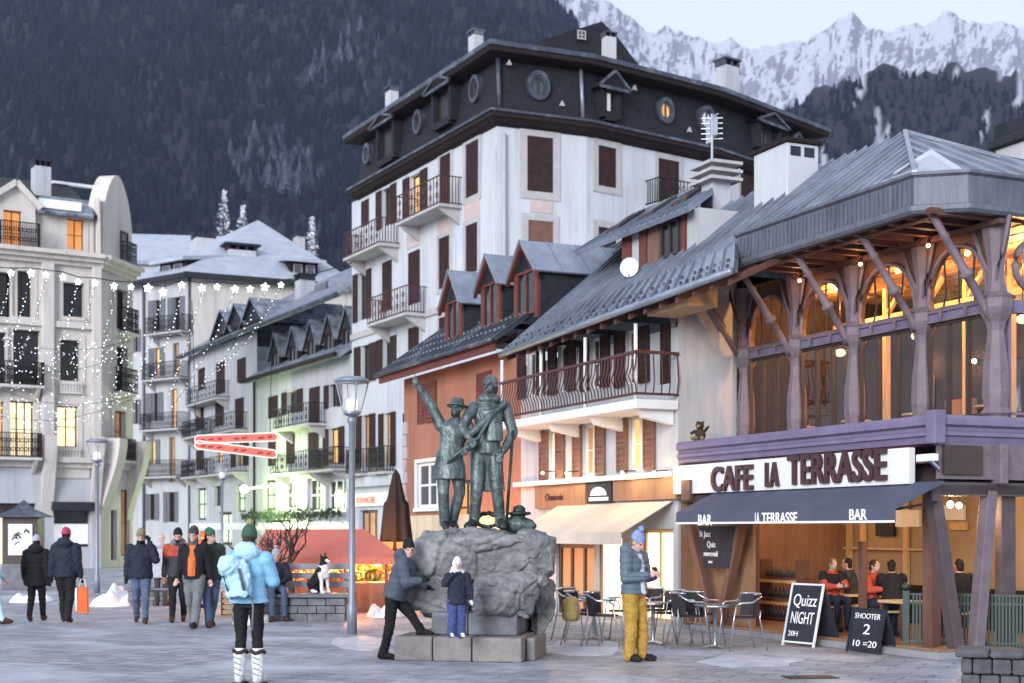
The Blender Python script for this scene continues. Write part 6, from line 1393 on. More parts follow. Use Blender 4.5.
# cafe chairs and tables
def chair_proto():
    t = thing('bistro_chair', 'x', 'chair', (0, 0, 0), 'metal bistro chairs outside the cafe'); fr = WORLD; s = 1.04
    def L(path, nm, r_=.011, mt='steel'): MB().tube([Vector(p) * s for p in path], r_, 7).build(nm, mt, t, True)
    m = MB(); n = 12; c = [(.21 * s * math.cos(2 * math.pi * k / n), .21 * s * math.sin(2 * math.pi * k / n), .44 * s) for k in range(n)]; m.prism(c, (0, 0, .022)); m.build('seat', 'weave', t, bevel=.006)
    m = MB(); A, B = [], []
    for k in range(9): a = math.pi * (.12 + .76 * k / 8); A.append((.235 * s * math.cos(a), .225 * s * math.sin(a) + .0, .47 * s)); B.append((.25 * s * math.cos(a), .245 * s * math.sin(a) + .02, .76 * s))
    ia, ib = m.pts(A), m.pts(B); ja = m.pts([(x * .94, y * .94, z) for x, y, z in A]); jb = m.pts([(x * .94, y * .94, z) for x, y, z in B])
    for k in range(8): m.f += [[ia[k], ia[k + 1], ib[k + 1], ib[k]], [ja[k], jb[k], jb[k + 1], ja[k + 1]], [ib[k], ib[k + 1], jb[k + 1], jb[k]], [ia[k], ja[k], ja[k + 1], ia[k + 1]]]
    m.build('backrest', 'weave', t)
    for x in (-1, 1):
        L([(x * .22, -.26, 0), (x * .205, -.2, .42), (x * .23, -.17, .62)], 'leg'); L([(x * .2, .3, 0), (x * .2, .19, .44), (x * .2, .2, .55)], 'leg')
        L([(x * .23, -.17, .62), (x * .265, -.12, .655), (x * .275, .05, .665), (x * .24, .2, .75)], 'armrest', .016)
    L([(.255 * math.cos(math.pi * (.1 + .8 * k / 8)), .25 * math.sin(math.pi * (.1 + .8 * k / 8)) + .02, .775) for k in range(9)], 'back_rail', .014)
    return t
cp = chair_proto()
cl = [(583, 645, 80, 'black woven bistro chair nearest the boulder'), (604, 647, 75, 'black woven bistro chair left of the man in mustard trousers'), (622, 641, 250, 'black woven bistro chair half hidden behind the man in mustard trousers'), (668, 644, -60, 'black woven bistro chair first to the right of the man in mustard trousers'), (689, 648, 95, 'black woven bistro chair left of the cafe table by the menu board'), (575, 640, 60, 'black woven bistro chair behind the one nearest the boulder'), (655, 640, 30, 'black woven bistro chair just behind the legs of the man in mustard trousers'), (702, 645, 110, 'black woven bistro chair tucked beside the cafe table under the menu board'), (741, 650, -75, 'black woven bistro chair alone right of the table, facing left')]
for k, (px, py, rz, lb) in enumerate(cl):
    if k == 0: cp.location = gp(px, py); cp.rotation_euler.z = R(rz); cp['label'] = lb
    else: copy_tree(cp, gp(px, py), lb, R(rz))
def table(px, py, label):
    b = gp(px, py); t = thing('bistro_table', label, 'table', b, 'round metal bistro tables outside the cafe')
    MB().lathe([(.30, .605), (.31, .61), (.31, .63), (.30, .635)], tuple(b), 24).build('table_top', 'steel', t); MB().lathe([(.035, .02), (.03, .05), (.03, .6), (.1, .605)], tuple(b), 12).build('pedestal', 'steel', t, True)
    m = MB()
    for k in range(4): a = k * math.pi / 2 + .5; m.bar(tuple(b + Vector((0, 0, .05))), tuple(b + Vector((.27 * math.cos(a), .27 * math.sin(a), .02))), .04, .025)
    m.build('foot', 'steel', t)
table(715, 648, 'round metal cafe table below the menu board'); table(653, 644, 'round metal cafe table right behind the man in mustard trousers'); table(594, 640, 'round metal cafe table between the two chairs by the boulder')

# chalk boards
def aboard(c1, c2, c3, c4, dep, label, lines):
    """easel board: foot corners c1 (left) and c2 (right) on the ground, top edge rows"""
    a, b = gp(*c1), gp(*c2); fr = Fr((a.x, a.y), (b.x - a.x, b.y - a.y)); w_ = (b - a).length; s_ = a.y / F
    h = (c1[1] - c3[1]) * s_; ln = dep
    t = thing('chalk_board', label, 'sign', a, 'chalk boards outside the cafe')
    tv = ln / h
    def q(x, z, off=0): return (x, tv * z - off, z)
    m = MB(fr); m.hexa([q(0.02, .03), q(w_ - .02, .03), q(w_ - .02, .03, -.02), q(.02, .03, -.02), q(.02, h - .02), q(w_ - .02, h - .02), q(w_ - .02, h - .02, -.02), q(.02, h - .02, -.02)]); m.build('board', 'board_black', t)
    m = MB(fr); m.bar(q(0.015, .0), q(0.015, h), .028, .03); m.bar(q(w_ - .015, 0), q(w_ - .015, h), .028, .03); m.bar(q(0, .06), q(w_, .06), .03, .026); m.bar(q(0, h - .015), q(w_, h - .015), .03, .026); m.build('frame', lines[0], t)
    m = MB(fr); y2 = ln * 2.6
    for x in (.03, w_ - .03): m.bar((x, y2, 0), (x, ln + .01, h - .02), .035, .03)
    m.hexa([(.04, y2 * .92, .1), (w_ - .04, y2 * .92, .1), (w_ - .04, y2 * .92 + .015, .1), (.04, y2 * .92 + .015, .1), (.04, ln + .02, h - .03), (w_ - .04, ln + .02, h - .03), (w_ - .04, ln + .035, h - .03), (.04, ln + .035, h - .03)])
    m.build('back_leg', 'board_black', t)
    for txt, fx, fz, sz, fw in lines[1:]:
        pb = text_mesh(txt, WORLD, 0, 0, 0, 1, 'letter_white', None); tw_ = max(q.co.x for q in pb.data.vertices) - min(q.co.x for q in pb.data.vertices); bpy.data.objects.remove(pb)
        text_mesh(txt, fr, w_ * fx, h * fz, tv * h * fz - .012, sz * h, 'letter_white', t, 'lettering', w_ * fw / (tw_ * sz * h), .003, .0, tilt=(tv, 1))
    return t
aboard((782, 645), (814, 648), (797, 583), 0, .22, 'large leaning chalk board reading Quizz Night with a white frame', ['white_paint', ('Quizz', .14, .64, .27, .72), ('NIGHT', .14, .36, .27, .70), ('20H', .14, .16, .12, .3)])
aboard((846, 651), (879, 655), (850, 607), 0, .13, 'smaller dark chalk board listing shooter prices beside the big board', ['board_black', ('SHOOTER', .12, .76, .17, .76), ('2', .42, .42, .32, .2), ('10 =20', .14, .14, .2, .7)])
r = FA.rect(700, 737, 529, 568, -.02); mbm = MB(FA); zc_ = r[2]; uL_, uR_ = r[0], r[1]
mb = thing('menu_board', 'dark wedge shaped menu board hung between the slanting posts', 'sign', FA.P((uL_ + uR_) / 2, -.02, zc_))
mbm.prism([(uL_ + .22, -.06, r[2]), (uR_ - .18, -.06, r[2]), (uR_, -.06, r[3] + .05), (uL_, -.06, r[3] + .05)], (0, .03, 0)); mbm.build('board', 'board_black', mb)
for txt, fx, fz, sz in (('St Jazz', .05, .80, .17), ('Quiz', .26, .53, .17), ('mercredi', .17, .30, .15), ('mcc', .3, .12, .1)): text_mesh(txt, FA, uL_ + (uR_ - uL_) * fx, r[2] + (r[3] - r[2]) * fz, -.066, sz * 1.3 * (r[3] - r[2]) , 'letter_white', mb, 'lettering', .95, .004)
# iron railing in front of the cafe corner
a, b = gp(906, 653), gp(1060, 658); FR_ = Fr((a.x, a.y), (b.x - a.x, b.y - a.y)); L_ = (b - a).length; s_ = a.y / F; hr_ = 58 * s_
rl = thing('iron_railing', 'grey green iron railing with close upright bars at the cafe corner', 'railing', a)
m = MB(FR_); m.box(-.04, .05, -.045, .045, 0, hr_ + .06); m.build('post', 'iron_green', rl); MB().ball(tuple(FR_.P(0, 0, hr_ + .12)), .06, 10, 6).build('finial', 'iron_green', rl, True)
m = MB(FR_)
for z_ in (.08, .16, hr_ - .12, hr_): m.box(.05, L_, -.02, .02, z_, z_ + .03)
n = 42
for k in range(n): x = .1 + (L_ - .1) * k / n; m.box(x - .014, x + .014, -.014, .014, .05, hr_)
for k in range(n): x = .1 + (L_ - .1) * (k + .5) / n; m.tube([(x + .022 * math.cos(q * math.pi / 4), 0, .125 + .022 * math.sin(q * math.pi / 4)) for q in range(8)], .006, 4, True)
m.build('bars', 'iron_green', rl)
# stone wall in the near right corner
a, b = gp(957, 690), gp(1060, 694); fw = Fr((a.x, a.y), (b.x - a.x, b.y - a.y)); L_ = (b - a).length; hw_ = 41 * a.y / F
sw = thing('low_stone_wall', 'low rough stone wall with a worn slab on top in the near right corner', 'wall', a)
m = MB(fw)
for k in range(5):
    for r_ in range(2): x0 = .03 + (L_ - .03) * max(0, k - .4 * r_) / 5; m.box(x0 + .008, .03 + (L_ - .03) * min(5, k + 1 - .4 * r_) / 5, .03 + .02 * rnd.random(), .5, (hw_ - .09) * r_ / 2, (hw_ - .09) * (r_ + 1) / 2 - .01)
m.build('masonry', 'dark_stone', sw, bevel=.025)
for k in range(3): MB(fw).box(-.03 + (L_ + .03) * k / 3 + .01, -.03 + (L_ + .03) * (k + 1) / 3, -.05 + .02 * k, .56, hw_ - .088, hw_ - .012 * k).build('coping', 'dark_stone', sw, bevel=.03)
# manhole / drain cover
o = MB(Fr((gp(815, 679).x, gp(815, 679).y), (1, .1))).box(-.3, .3, 0, .35, .003, .008).build('drain_cover', 'iron'); tag(o, 'flat dark drain cover set in the paving near the front', 'drain cover')
# ------------------------------------------------------------------ sculpted figures: one continuous skin per body
def cap(a, b, ra, rb, mat, bias=0): return dict(t='c', a=Vector(a), b=Vector(b), ra=ra, rb=rb, m=mat, bias=bias)
def ell(c, r, mat, rot=None, bias=0): return dict(t='e', c=Vector(c), r=Vector(r), m=mat, R=rot or Matrix.Identity(3), bias=bias)
def loft(rings, mat, X=None, bias=0): return dict(t='l', k=rings, m=mat, X=X or Matrix.Identity(4), bias=bias)   # rings (z, rx, ry, cx, cy)
def prim_mesh(p, V, Fc):
    def rings_add(rs):
        n = len(rs[0]); b = len(V)
        for r_ in rs: V.extend(r_)
        for i in range(len(rs) - 1):
            for j in range(n): Fc.append((b + i * n + j, b + i * n + (j + 1) % n, b + (i + 1) * n + (j + 1) % n, b + (i + 1) * n + j))
        Fc.append(tuple(b + j for j in range(n))[::-1]); Fc.append(tuple(b + (len(rs) - 1) * n + j for j in range(n)))
    n = 14
    if p['t'] == 'h':
        bm = bmesh.new(); vs_ = [bm.verts.new(q) for q in p['p']]; g_ = bmesh.ops.convex_hull(bm, input=vs_); bm.verts.ensure_lookup_table(); b = len(V); ix = {}
        for f in bm.faces:
            for q in f.verts:
                if q not in ix: ix[q] = b + len(ix); V.append(q.co.copy())
            Fc.append(tuple(ix[q] for q in f.verts))
        bm.free(); return
    if p['t'] == 'c':
        d = p['b'] - p['a']; L = max(d.length, 1e-5); d = d / L; ref = Vector((0, 0, 1)) if abs(d.z) < .9 else Vector((1, 0, 0)); x = d.cross(ref).normalized(); y = d.cross(x); rs = []
        prof = [(-p['ra'] * math.cos(t), p['ra'] * math.sin(t)) for t in (.08, .5, 1.05, 1.57)] + [(L + p['rb'] * math.sin(t), p['rb'] * math.cos(t)) for t in (0, .5, 1.05, 1.49)]
        for s, r_ in prof: rs.append([p['a'] + d * s + (x * math.cos(2 * math.pi * j / n) + y * math.sin(2 * math.pi * j / n)) * r_ for j in range(n)])
        rings_add(rs)
    elif p['t'] == 'e':
        rs = []
        for k in range(9):
            t = .06 + (math.pi - .12) * k / 8; rs.append([p['c'] + p['R'] @ Vector((p['r'].x * math.sin(t) * math.cos(2 * math.pi * j / n), p['r'].y * math.sin(t) * math.sin(2 * math.pi * j / n), -p['r'].z * math.cos(t))) for j in range(n)])
        rings_add(rs)
    else:
        rs = []; n = 20
        for z, rx, ry, cx, cy in p['k']: rs.append([p['X'] @ Vector((cx + rx * math.cos(2 * math.pi * j / n), cy + ry * math.sin(2 * math.pi * j / n), z)) for j in range(n)])
        rings_add(rs)
def prim_dist(p, C):
    if p['t'] == 'h': return np.zeros(len(C))
    if p['t'] == 'c':
        a = np.array(p['a']); d = np.array(p['b']) - a; L2 = max((d * d).sum(), 1e-9); t = np.clip(((C - a) @ d) / L2, 0, 1); q = a + t[:, None] * d; return np.linalg.norm(C - q, axis=1) - (p['ra'] + (p['rb'] - p['ra']) * t) - p['bias']
    if p['t'] == 'e':
        Q = (C - np.array(p['c'])) @ np.array(p['R']); r = np.array(p['r']); return (np.linalg.norm(Q / r, axis=1) - 1) * r.min() - p['bias']
    X = np.array(p['X'].inverted()); Q = C @ X[:3, :3].T + X[:3, 3]; K = np.array(p['k']); z = np.clip(Q[:, 2], K[:, 0].min(), K[:, 0].max()); o = np.argsort(K[:, 0]); K = K[o]
    rx, ry, cx, cy = (np.interp(z, K[:, 0], K[:, i]) for i in (1, 2, 3, 4)); e = (np.sqrt(((Q[:, 0] - cx) / rx) ** 2 + ((Q[:, 1] - cy) / ry) ** 2) - 1) * np.minimum(rx, ry)
    return np.maximum(e, np.abs(Q[:, 2] - z)) - p['bias']
def sculpt(name, prims, voxel, parent, xf=None, folds=0.004, quilt=None, smooth=4, disp=None):
    V, Fc = [], []
    for p in prims: prim_mesh(p, V, Fc)
    me = bpy.data.meshes.new('raw'); me.from_pydata([tuple(v) for v in V], [], Fc); bm = bmesh.new(); bm.from_mesh(me); bmesh.ops.recalc_face_normals(bm, faces=bm.faces); bm.to_mesh(me); bm.free()
    ob = bpy.data.objects.new('raw', me); COL.objects.link(ob); r_ = ob.modifiers.new('r', 'REMESH'); r_.mode = 'VOXEL'; r_.voxel_size = voxel; r_.adaptivity = 0
    s_ = ob.modifiers.new('s', 'SMOOTH'); s_.iterations = smooth; s_.factor = .5
    dg = bpy.context.evaluated_depsgraph_get(); m2 = bpy.data.meshes.new_from_object(ob.evaluated_get(dg)); bpy.data.objects.remove(ob); bpy.data.meshes.remove(me)
    m2.name = name; N = len(m2.vertices); co_ = np.empty(N * 3, 'f'); m2.vertices.foreach_get('co', co_); co_ = co_.reshape(-1, 3).astype('d')
    nf = len(m2.polygons); fc = np.empty(nf * 3, 'f'); m2.polygons.foreach_get('center', fc); fc = fc.reshape(-1, 3).astype('d')
    D = np.stack([prim_dist(p, fc) for p in prims]); best = D.argmin(0); mats = []
    for p in prims:
        if p['m'] not in mats: mats.append(p['m'])
    mi = np.array([mats.index(p['m']) for p in prims])[best]
    nr = np.empty(N * 3, 'f'); m2.vertices.foreach_get('normal', nr); nr = nr.reshape(-1, 3)
    if folds or quilt or disp:
        Dv = np.stack([prim_dist(p, co_) for p in prims]).argmin(0); vm_ = [prims[i]['m'] for i in Dv]
        off = np.zeros(N)
        for i in range(N):
            c = co_[i]; mname = vm_[i]
            if disp: off[i] = disp(Vector(c)); continue
            if mname.startswith('skin'): continue
            if quilt and mname == quilt[0]: off[i] = quilt[2] * (abs(math.sin(c[2] * math.pi / quilt[1])) ** .5 - .6) + .004 * noise.noise(Vector((c[0] * 9, c[1] * 9, c[2] * 9)))
            else: off[i] = folds * 1.6 * (noise.noise(Vector((c[0] * 9, c[1] * 9, c[2] * 6))) + .8 * noise.noise(Vector((c[0] * 22 + c[2] * 18, c[1] * 22 - c[2] * 9, c[2] * 15))) - .5 * (1 - abs(noise.noise(Vector((c[0] * 8, c[1] * 8, c[2] * 17)))) ** .5))
        co_ = co_ + nr * off[:, None]
    if xf is not None: X = np.array(xf); co_ = co_ @ X[:3, :3].T + X[:3, 3]
    m2.vertices.foreach_set('co', co_.astype('f').ravel()); m2.materials.clear()
    for q in mats: m2.materials.append(MATS[q])
    m2.polygons.foreach_set('material_index', mi.astype('i')); m2.polygons.foreach_set('use_smooth', [True] * nf); m2.update()
    o = bpy.data.objects.new(name, m2); COL.objects.link(o)
    if parent is not None: o.parent = parent
    return o
BASE = dict(pel=(0, 0, .52), neck=(0, .005, .835), head=(0, -.015, .925), shR=(-.108, 0, .80), shL=(.108, 0, .80), elR=(-.135, .02, .63), elL=(.135, .02, .63), haR=(-.145, -.03, .485), haL=(.145, -.03, .485),
            hiR=(-.052, 0, .50), hiL=(.052, 0, .50), knR=(-.058, -.012, .28), knL=(.058, -.012, .28), anR=(-.06, .012, .045), anL=(.06, .012, .045), toR=(-.07, -.085, .02), toL=(.07, -.085, .02))
def figure_prims(J, st, h):
    j = {k: Vector(v) * h for k, v in {**BASE, **J}.items()}; P = []; bk = st.get('bulk', 1.0); T = st['top']; L = st['legs']; S = st['shoe']; Hd = st.get('hand', 'skin'); SK = st.get('skin', 'skin')
    z = (j['neck'] - j['pel']); L_ = z.length; z.normalize(); x = (j['shL'] - j['shR']).normalized(); y = z.cross(x).normalized(); x = y.cross(z).normalized()
    X = Matrix(((x.x, y.x, z.x, j['pel'].x), (x.y, y.y, z.y, j['pel'].y), (x.z, y.z, z.z, j['pel'].z), (0, 0, 0, 1)))
    hem = st.get('hem', -.08); fl = st.get('flare', 1.0)
    rg = [(hem * L_, .098 * fl, .078 * fl), (hem * L_ * .5, .10 * fl, .08), (.15 * L_, .096, .076), (.4 * L_, .092, .07), (.65 * L_, .104, .074), (.82 * L_, .106, .066), (.93 * L_, .085, .052), (1.0 * L_, .048, .046), (1.04 * L_, .042, .042)]
    P.append(loft([(a, b * h * bk, c * h * bk, 0, 0) for a, b, c in rg], T, X))
    if not st.get('seated'): P.append(loft([(-.10 * L_, .085 * h, .068 * h, 0, 0), (.12 * L_, .085 * h, .066 * h, 0, 0)], L, X))
    else: P.append(ell(j['pel'] + Vector((0, -.03 * h, 0)), (.09 * h, .085 * h, .06 * h), L))
    lr = st.get('leg', 1.0)
    for s in 'RL':
        P.append(cap(j['sh' + s], j['el' + s], .046 * h * bk, .037 * h * bk, T)); P.append(cap(j['el' + s], j['ha' + s].lerp(j['el' + s], .12), .037 * h * bk, .028 * h * bk, T))
        d = (j['ha' + s] - j['el' + s]).normalized(); hp = j['ha' + s]; sx = 1 if s == 'L' else -1
        fd = Vector(st.get('fing' + s, d)).normalized(); side = fd.cross(Vector((0, 1, 0.01))); side = side.normalized() if side.length > .1 else Vector((1, 0, 0)); nrm = side.cross(fd).normalized()
        P.append(cap(j['ha' + s].lerp(j['el' + s], .15), hp + fd * .012 * h, .017 * h, .018 * h, Hd, .002)); pc = hp + fd * .03 * h
        P.append(ell(pc, (.021 * h, .021 * h, .024 * h), Hd)); rf = .0062 * h; curl = st.get('curl', .6)
        for q in range(4):
            b0 = pc + fd * .014 * h + side * (q - 1.5) * .0125 * h; ln = (.030, .036, .034, .026)[q] * h; k1 = b0 + fd * ln * .6 + nrm * 0; k2 = k1 + (fd * (1 - curl) + nrm * curl * sx * .0 + Vector((0, -curl * .7, -curl * .5))) * ln * .5
            if st.get('point') == s and q == 0: k1 = b0 + fd * ln * .8; k2 = k1 + fd * ln * .7
            P.append(cap(b0, k1, rf * 1.1, rf, Hd, .001)); P.append(cap(k1, k2, rf, rf * .85, Hd, .001))
        th = pc - fd * .008 * h + side * .02 * h * (-sx); P.append(cap(th, th + (fd * .6 - side * sx * .7) * .026 * h, rf * 1.25, rf, Hd, .001))
        P.append(cap(j['hi' + s], j['kn' + s], .060 * h * lr, .042 * h * lr, L)); P.append(cap(j['kn' + s], j['an' + s], .042 * h * lr, st.get('ankle', .031) * h * lr, L))
        f = (j['to' + s] - j['an' + s]); bt = st.get('boot', 0)
        P.append(cap(j['an' + s] + Vector((0, 0, .0)), j['to' + s], .030 * h, .026 * h, S)); P.append(cap(j['an' + s] + Vector((0, .02 * h, -.018 * h)), j['to' + s] + Vector((0, 0, -.002 * h)), .026 * h, .024 * h, S))
        if bt: u_ = (j['kn' + s] - j['an' + s]); P.append(cap(j['an' + s], j['an' + s] + u_ * bt, .036 * h, .044 * h, S, .004))
    hc = j['head']; yaw, pit = st.get('yaw', 0), st.get('pitch', 0); RH = Matrix.Rotation(yaw, 3, 'Z') @ Matrix.Rotation(pit, 3, 'X')
    def q(x_, y_, z_): return hc + RH @ Vector((x_ * h, y_ * h, z_ * h))
    P.append(cap(j['neck'] - z * .02 * h, hc + RH @ Vector((0, .012 * h, -.03 * h)), .030 * h, .029 * h, st.get('neckm', SK)))
    P.append(ell(q(0, .006, .014), (.042 * h, .052 * h, .052 * h), SK, RH)); P.append(ell(q(0, -.010, -.022), (.034 * h, .040 * h, .042 * h), SK, RH)); P.append(ell(q(0, -.035, -.05), (.016 * h, .013 * h, .012 * h), SK, RH))
    P.append(cap(q(0, -.048, .008), q(0, -.058, -.016), .006 * h, .009 * h, SK)); P.append(cap(q(-.024, -.043, .012), q(.024, -.043, .012), .0085 * h, .0085 * h, SK)); P.append(cap(q(-.012, -.046, -.034), q(.012, -.046, -.034), .006 * h, .006 * h, st.get('lips', SK)))
    for sx in (-1, 1): P.append(ell(q(sx * .043, .005, -.005), (.006 * h, .013 * h, .018 * h), SK, RH))
    if st.get('hood'): P.append(ell(j['neck'] + y * .05 * h + z * .02 * h, (.085 * h, .06 * h, .065 * h), st['hood'])); P.append(cap(j['neck'] + x * .06 * h + z * .0 * h, j['neck'] - x * .06 * h, .035 * h, .035 * h, st['hood']))
    if st.get('collar'): P.append(loft([(.92 * L_, .055 * h, .055 * h, 0, 0), (1.16 * L_, .046 * h, .048 * h, 0, -.004 * h)], st['collar'], X, .002))
    if st.get('shirt'): P.append(loft([(.02 * L_, .03 * h, .03 * h, 0, -.062 * h * bk), (.5 * L_, .034 * h, .028 * h, 0, -.056 * h * bk), (.95 * L_, .03 * h, .026 * h, 0, -.03 * h * bk)], st['shirt'], X, .012))
    if st.get('yoke'): P.append(loft([(.62 * L_, .108 * h * bk, .078 * h * bk, 0, 0), (.84 * L_, .11 * h * bk, .07 * h * bk, 0, 0), (.95 * L_, .09 * h, .056 * h, 0, 0)], st['yoke'], X, .004)); [P.append(cap(j['sh' + s], j['sh' + s].lerp(j['el' + s], .4), .048 * h * bk, .045 * h * bk, st['yoke'], .003)) for s in 'RL']
    return P, q, RH, hc, j
EYE = []
def head_bits(root, q, RH, hc, h, st, xf=None):
    def put(m, nm, mat):
        if xf is not None: m.v = [xf @ Vector(v) for v in m.v]
        return m.build(nm, mat, root, True)
    if st.get('face', True):
        for sx in (-1, 1):
            m = MB(); m.ball(tuple(q(sx * .017, -.0465, .001)), .0058 * h, 8, 6); put(m, 'eye', st.get('eye', 'eye_dark'))
    if st.get('hair'):
        V, Fc = [], []; hp = [ell(q(0, .014, .018), (.047 * h, .055 * h, .054 * h), st['hair'], RH), ell(q(0, .036, -.022), (.040 * h, .03 * h, .044 * h), st['hair'], RH)]
        if st.get('longhair'): hp.append(cap(q(0, .045, -.02), q(st['longhair'], .06, -.13), .034 * h, .02 * h, st['hair']))
        if st.get('beard'): hp = [ell(q(0, -.022, -.045), (.033 * h, .030 * h, .027 * h), st['hair'], RH)] + ([] if st.get('hat') else hp)
        o = sculpt('hair', hp, .01, root, xf, .004, smooth=2)
    if st.get('hat'):
        m = MB(); mt = st['hat']; n = 18; rings = []
        br = st.get('brim'); lift = st.get('hatlift', 0)
        pr = [(.047, .056, .012), (.0495, .0585, .018), (.0495, .0585, .040), (.047, .056, .044), (.046, .055, .058), (.038, .046, .078), (.022, .026, .092), (.004, .005, .097)]
        if br: pr = [(.085 * br, .095 * br, .016), (.088 * br, .098 * br, .022), (.05, .06, .030), (.047, .056, .06), (.042, .05, .078), (.025, .03, .082), (.003, .004, .083)]
        for rx, ry, zz in pr: rings.append(m.pts([q(rx * math.cos(2 * math.pi * k / n), .008 + ry * math.sin(2 * math.pi * k / n), zz + lift + (.006 * math.sin(2 * math.pi * k / n) if not br else 0)) for k in range(n)]))
        for a, b in zip(rings, rings[1:]):
            for k in range(n): m.f.append([a[k], a[(k + 1) % n], b[(k + 1) % n], b[k]])
        m.f.append(rings[0][::-1]); m.f.append(rings[-1])
        if st.get('cap'):
            r0 = m.pts([q(.04 * math.cos(a), .0 - .05 * math.sin(a) if False else -.045 - .035 * math.sin(a), .02) for a in np.linspace(0, math.pi, 9)]); r1 = m.pts([q(.04 * math.cos(a), -.045 - .035 * math.sin(a), .027) for a in np.linspace(0, math.pi, 9)]); m.f.append(r0); m.f.append(r1[::-1])
            for k in range(8): m.f.append([r0[k], r0[k + 1], r1[k + 1], r1[k]])
        ho = put(m, 'hat', mt)
        if st.get('pom'):
            m = MB(); c = q(0, .01, .112 + lift); vs_ = []
            m.ball(tuple(c), .022 * h, 12, 8); m.v = [Vector(v) + (Vector(v) - c).normalized() * rnd.uniform(-.004, .006) * h for v in m.v]
            if xf is not None: m.v = [xf @ Vector(v) for v in m.v]
            m.build('pompom', st['pom'], ho, True)
for nm, col, rg in (('eye_dark', (.02, .015, .012), .3), ('navy', (.020, .024, .042), .75), ('black_cloth', (.014, .014, .017), .8), ('jeans', (.085, .12, .20), .85), ('grey_cloth', (.16, .17, .19), .85), ('charcoal', (.045, .048, .055), .85), ('ice_blue', (.22, .46, .66), .55), ('pale_blue', (.42, .66, .80), .6), ('steel_blue', (.10, .138, .18), .5), ('mustard', (.40, .235, .045), .8), ('hat_blue', (.22, .29, .50), .9), ('hat_green', (.05, .12, .075), .95), ('hat_olive', (.30, .30, .12), .95), ('hat_grey', (.38, .40, .46), .95), ('hat_red', (.45, .05, .12), .9), ('rust_red', (.42, .07, .04), .8), ('orange_cloth', (.62, .16, .04), .8), ('dark_green', (.028, .042, .038), .8), ('snow_boot', (.66, .67, .70), .7), ('boot_fur', (.05, .03, .03), .95), ('brown_boot', (.06, .03, .022), .7), ('white_fur', (.72, .68, .70), .95), ('snow_pants', (.055, .07, .20), .7), ('grey_blue', (.08, .096, .13), .7), ('hair_brown', (.05, .028, .018), .7), ('hair_dark', (.018, .013, .012), .7), ('hair_sandy', (.20, .12, .06), .7), ('khaki', (.22, .18, .11), .85), ('tan_bag', (.34, .24, .09), .8), ('bag_orange', (.75, .13, .03), .6), ('tshirt', (.62, .66, .76), .85), ('lip', (.40, .17, .15), .5), ('fur_black', (.014, .013, .014), .85), ('fur_white', (.66, .65, .66), .9)):
    M(nm, col, rg, .18, 9, .25, 60, spec=.25)
def person(label, p, hdg, h, J, st, voxel=.010, name='person', group=None):
    r_ = thing(name, label, 'person', p, group); r_['_w'] = (0, 0, 0); r_.rotation_euler.z = R(hdg)
    P, q, RH, hc, j = figure_prims(J, st, h); P += [e(h, q, j) if callable(e) else e for e in st.get('extra', [])]
    b = sculpt('body', P, voxel, r_, None, st.get('folds', .006), st.get('quilt'))
    head_bits(r_, q, RH, hc, h, st); r_.name = name; return r_, j, q
def walk(s=1, a=.07, arms=.05):
    a = a * 1.5 + .02                      # one leg forward (towards -Y)
    A, B = ('R', 'L') if s > 0 else ('L', 'R'); sx = {'R': -1, 'L': 1}
    return {'kn' + A: (sx[A] * .052, -.055, .285), 'an' + A: (sx[A] * .05, -a - .01, .045), 'to' + A: (sx[A] * .058, -a - .10, .03), 'kn' + B: (sx[B] * .052, .02, .28), 'an' + B: (sx[B] * .05, a + .035, .065), 'to' + B: (sx[B] * .056, a - .045, .02), 'ha' + A: (sx[A] * .15, .02 + arms, .49), 'el' + A: (sx[A] * .135, .04 + arms * .4, .63), 'ha' + B: (sx[B] * .15, -.04 - arms, .49)}
# woman in pale blue, photographing, back to us
pw = gp(249, 684); hW = 1.74
wj = dict(elR=(-.15, -.03, .66), elL=(.15, -.04, .66), haR=(-.035, -.14, .80), haL=(.04, -.14, .80), anR=(-.062, .012, .05), anL=(.062, .012, .05), knR=(-.055, -.005, .29), knL=(.055, -.005, .29))
wst = dict(top='ice_blue', legs='black_cloth', shoe='snow_boot', hood='pale_blue', bulk=1.2, hem=.02, flare=1.12, leg=.90, ankle=.03, hand='black_cloth', boot=.62, face=False, hair='hair_brown', hat='hat_green', pom='hat_olive', hatlift=.0, quilt=('ice_blue', .12, .008), collar='pale_blue', pitch=.1)
wp, wjj, wq = person('woman in a pale blue puffy jacket, black leggings and white boots, seen from behind', pw, 172, hW, wj, wst, .0095)
for s in 'RL':
    c = wjj['an' + s].lerp(wjj['kn' + s], .66); m = MB(); m.tube([(c.x + .075 * math.cos(a), c.y + .075 * math.sin(a), c.z + .012 * math.sin(3 * a)) for a in np.linspace(0, 2 * math.pi, 14)[:-1]], .022, 8, True); m.build('boot_fur', 'boot_fur', wp, True)
    m = MB(); a0 = wjj['an' + s]; m.box(a0.x - .06, a0.x + .06, a0.y - .19, a0.y + .07, -.012, .018); m.build('boot_sole', 'hair_dark', wp, bevel=.01)
    m = MB()
    for k in range(4): z_ = .1 + k * .06; m.bar((a0.x - .04, a0.y + .062, z_), (a0.x + .04, a0.y + .066, z_ + .03), .008)
    m.build('boot_lace', 'grey_cloth', wp)
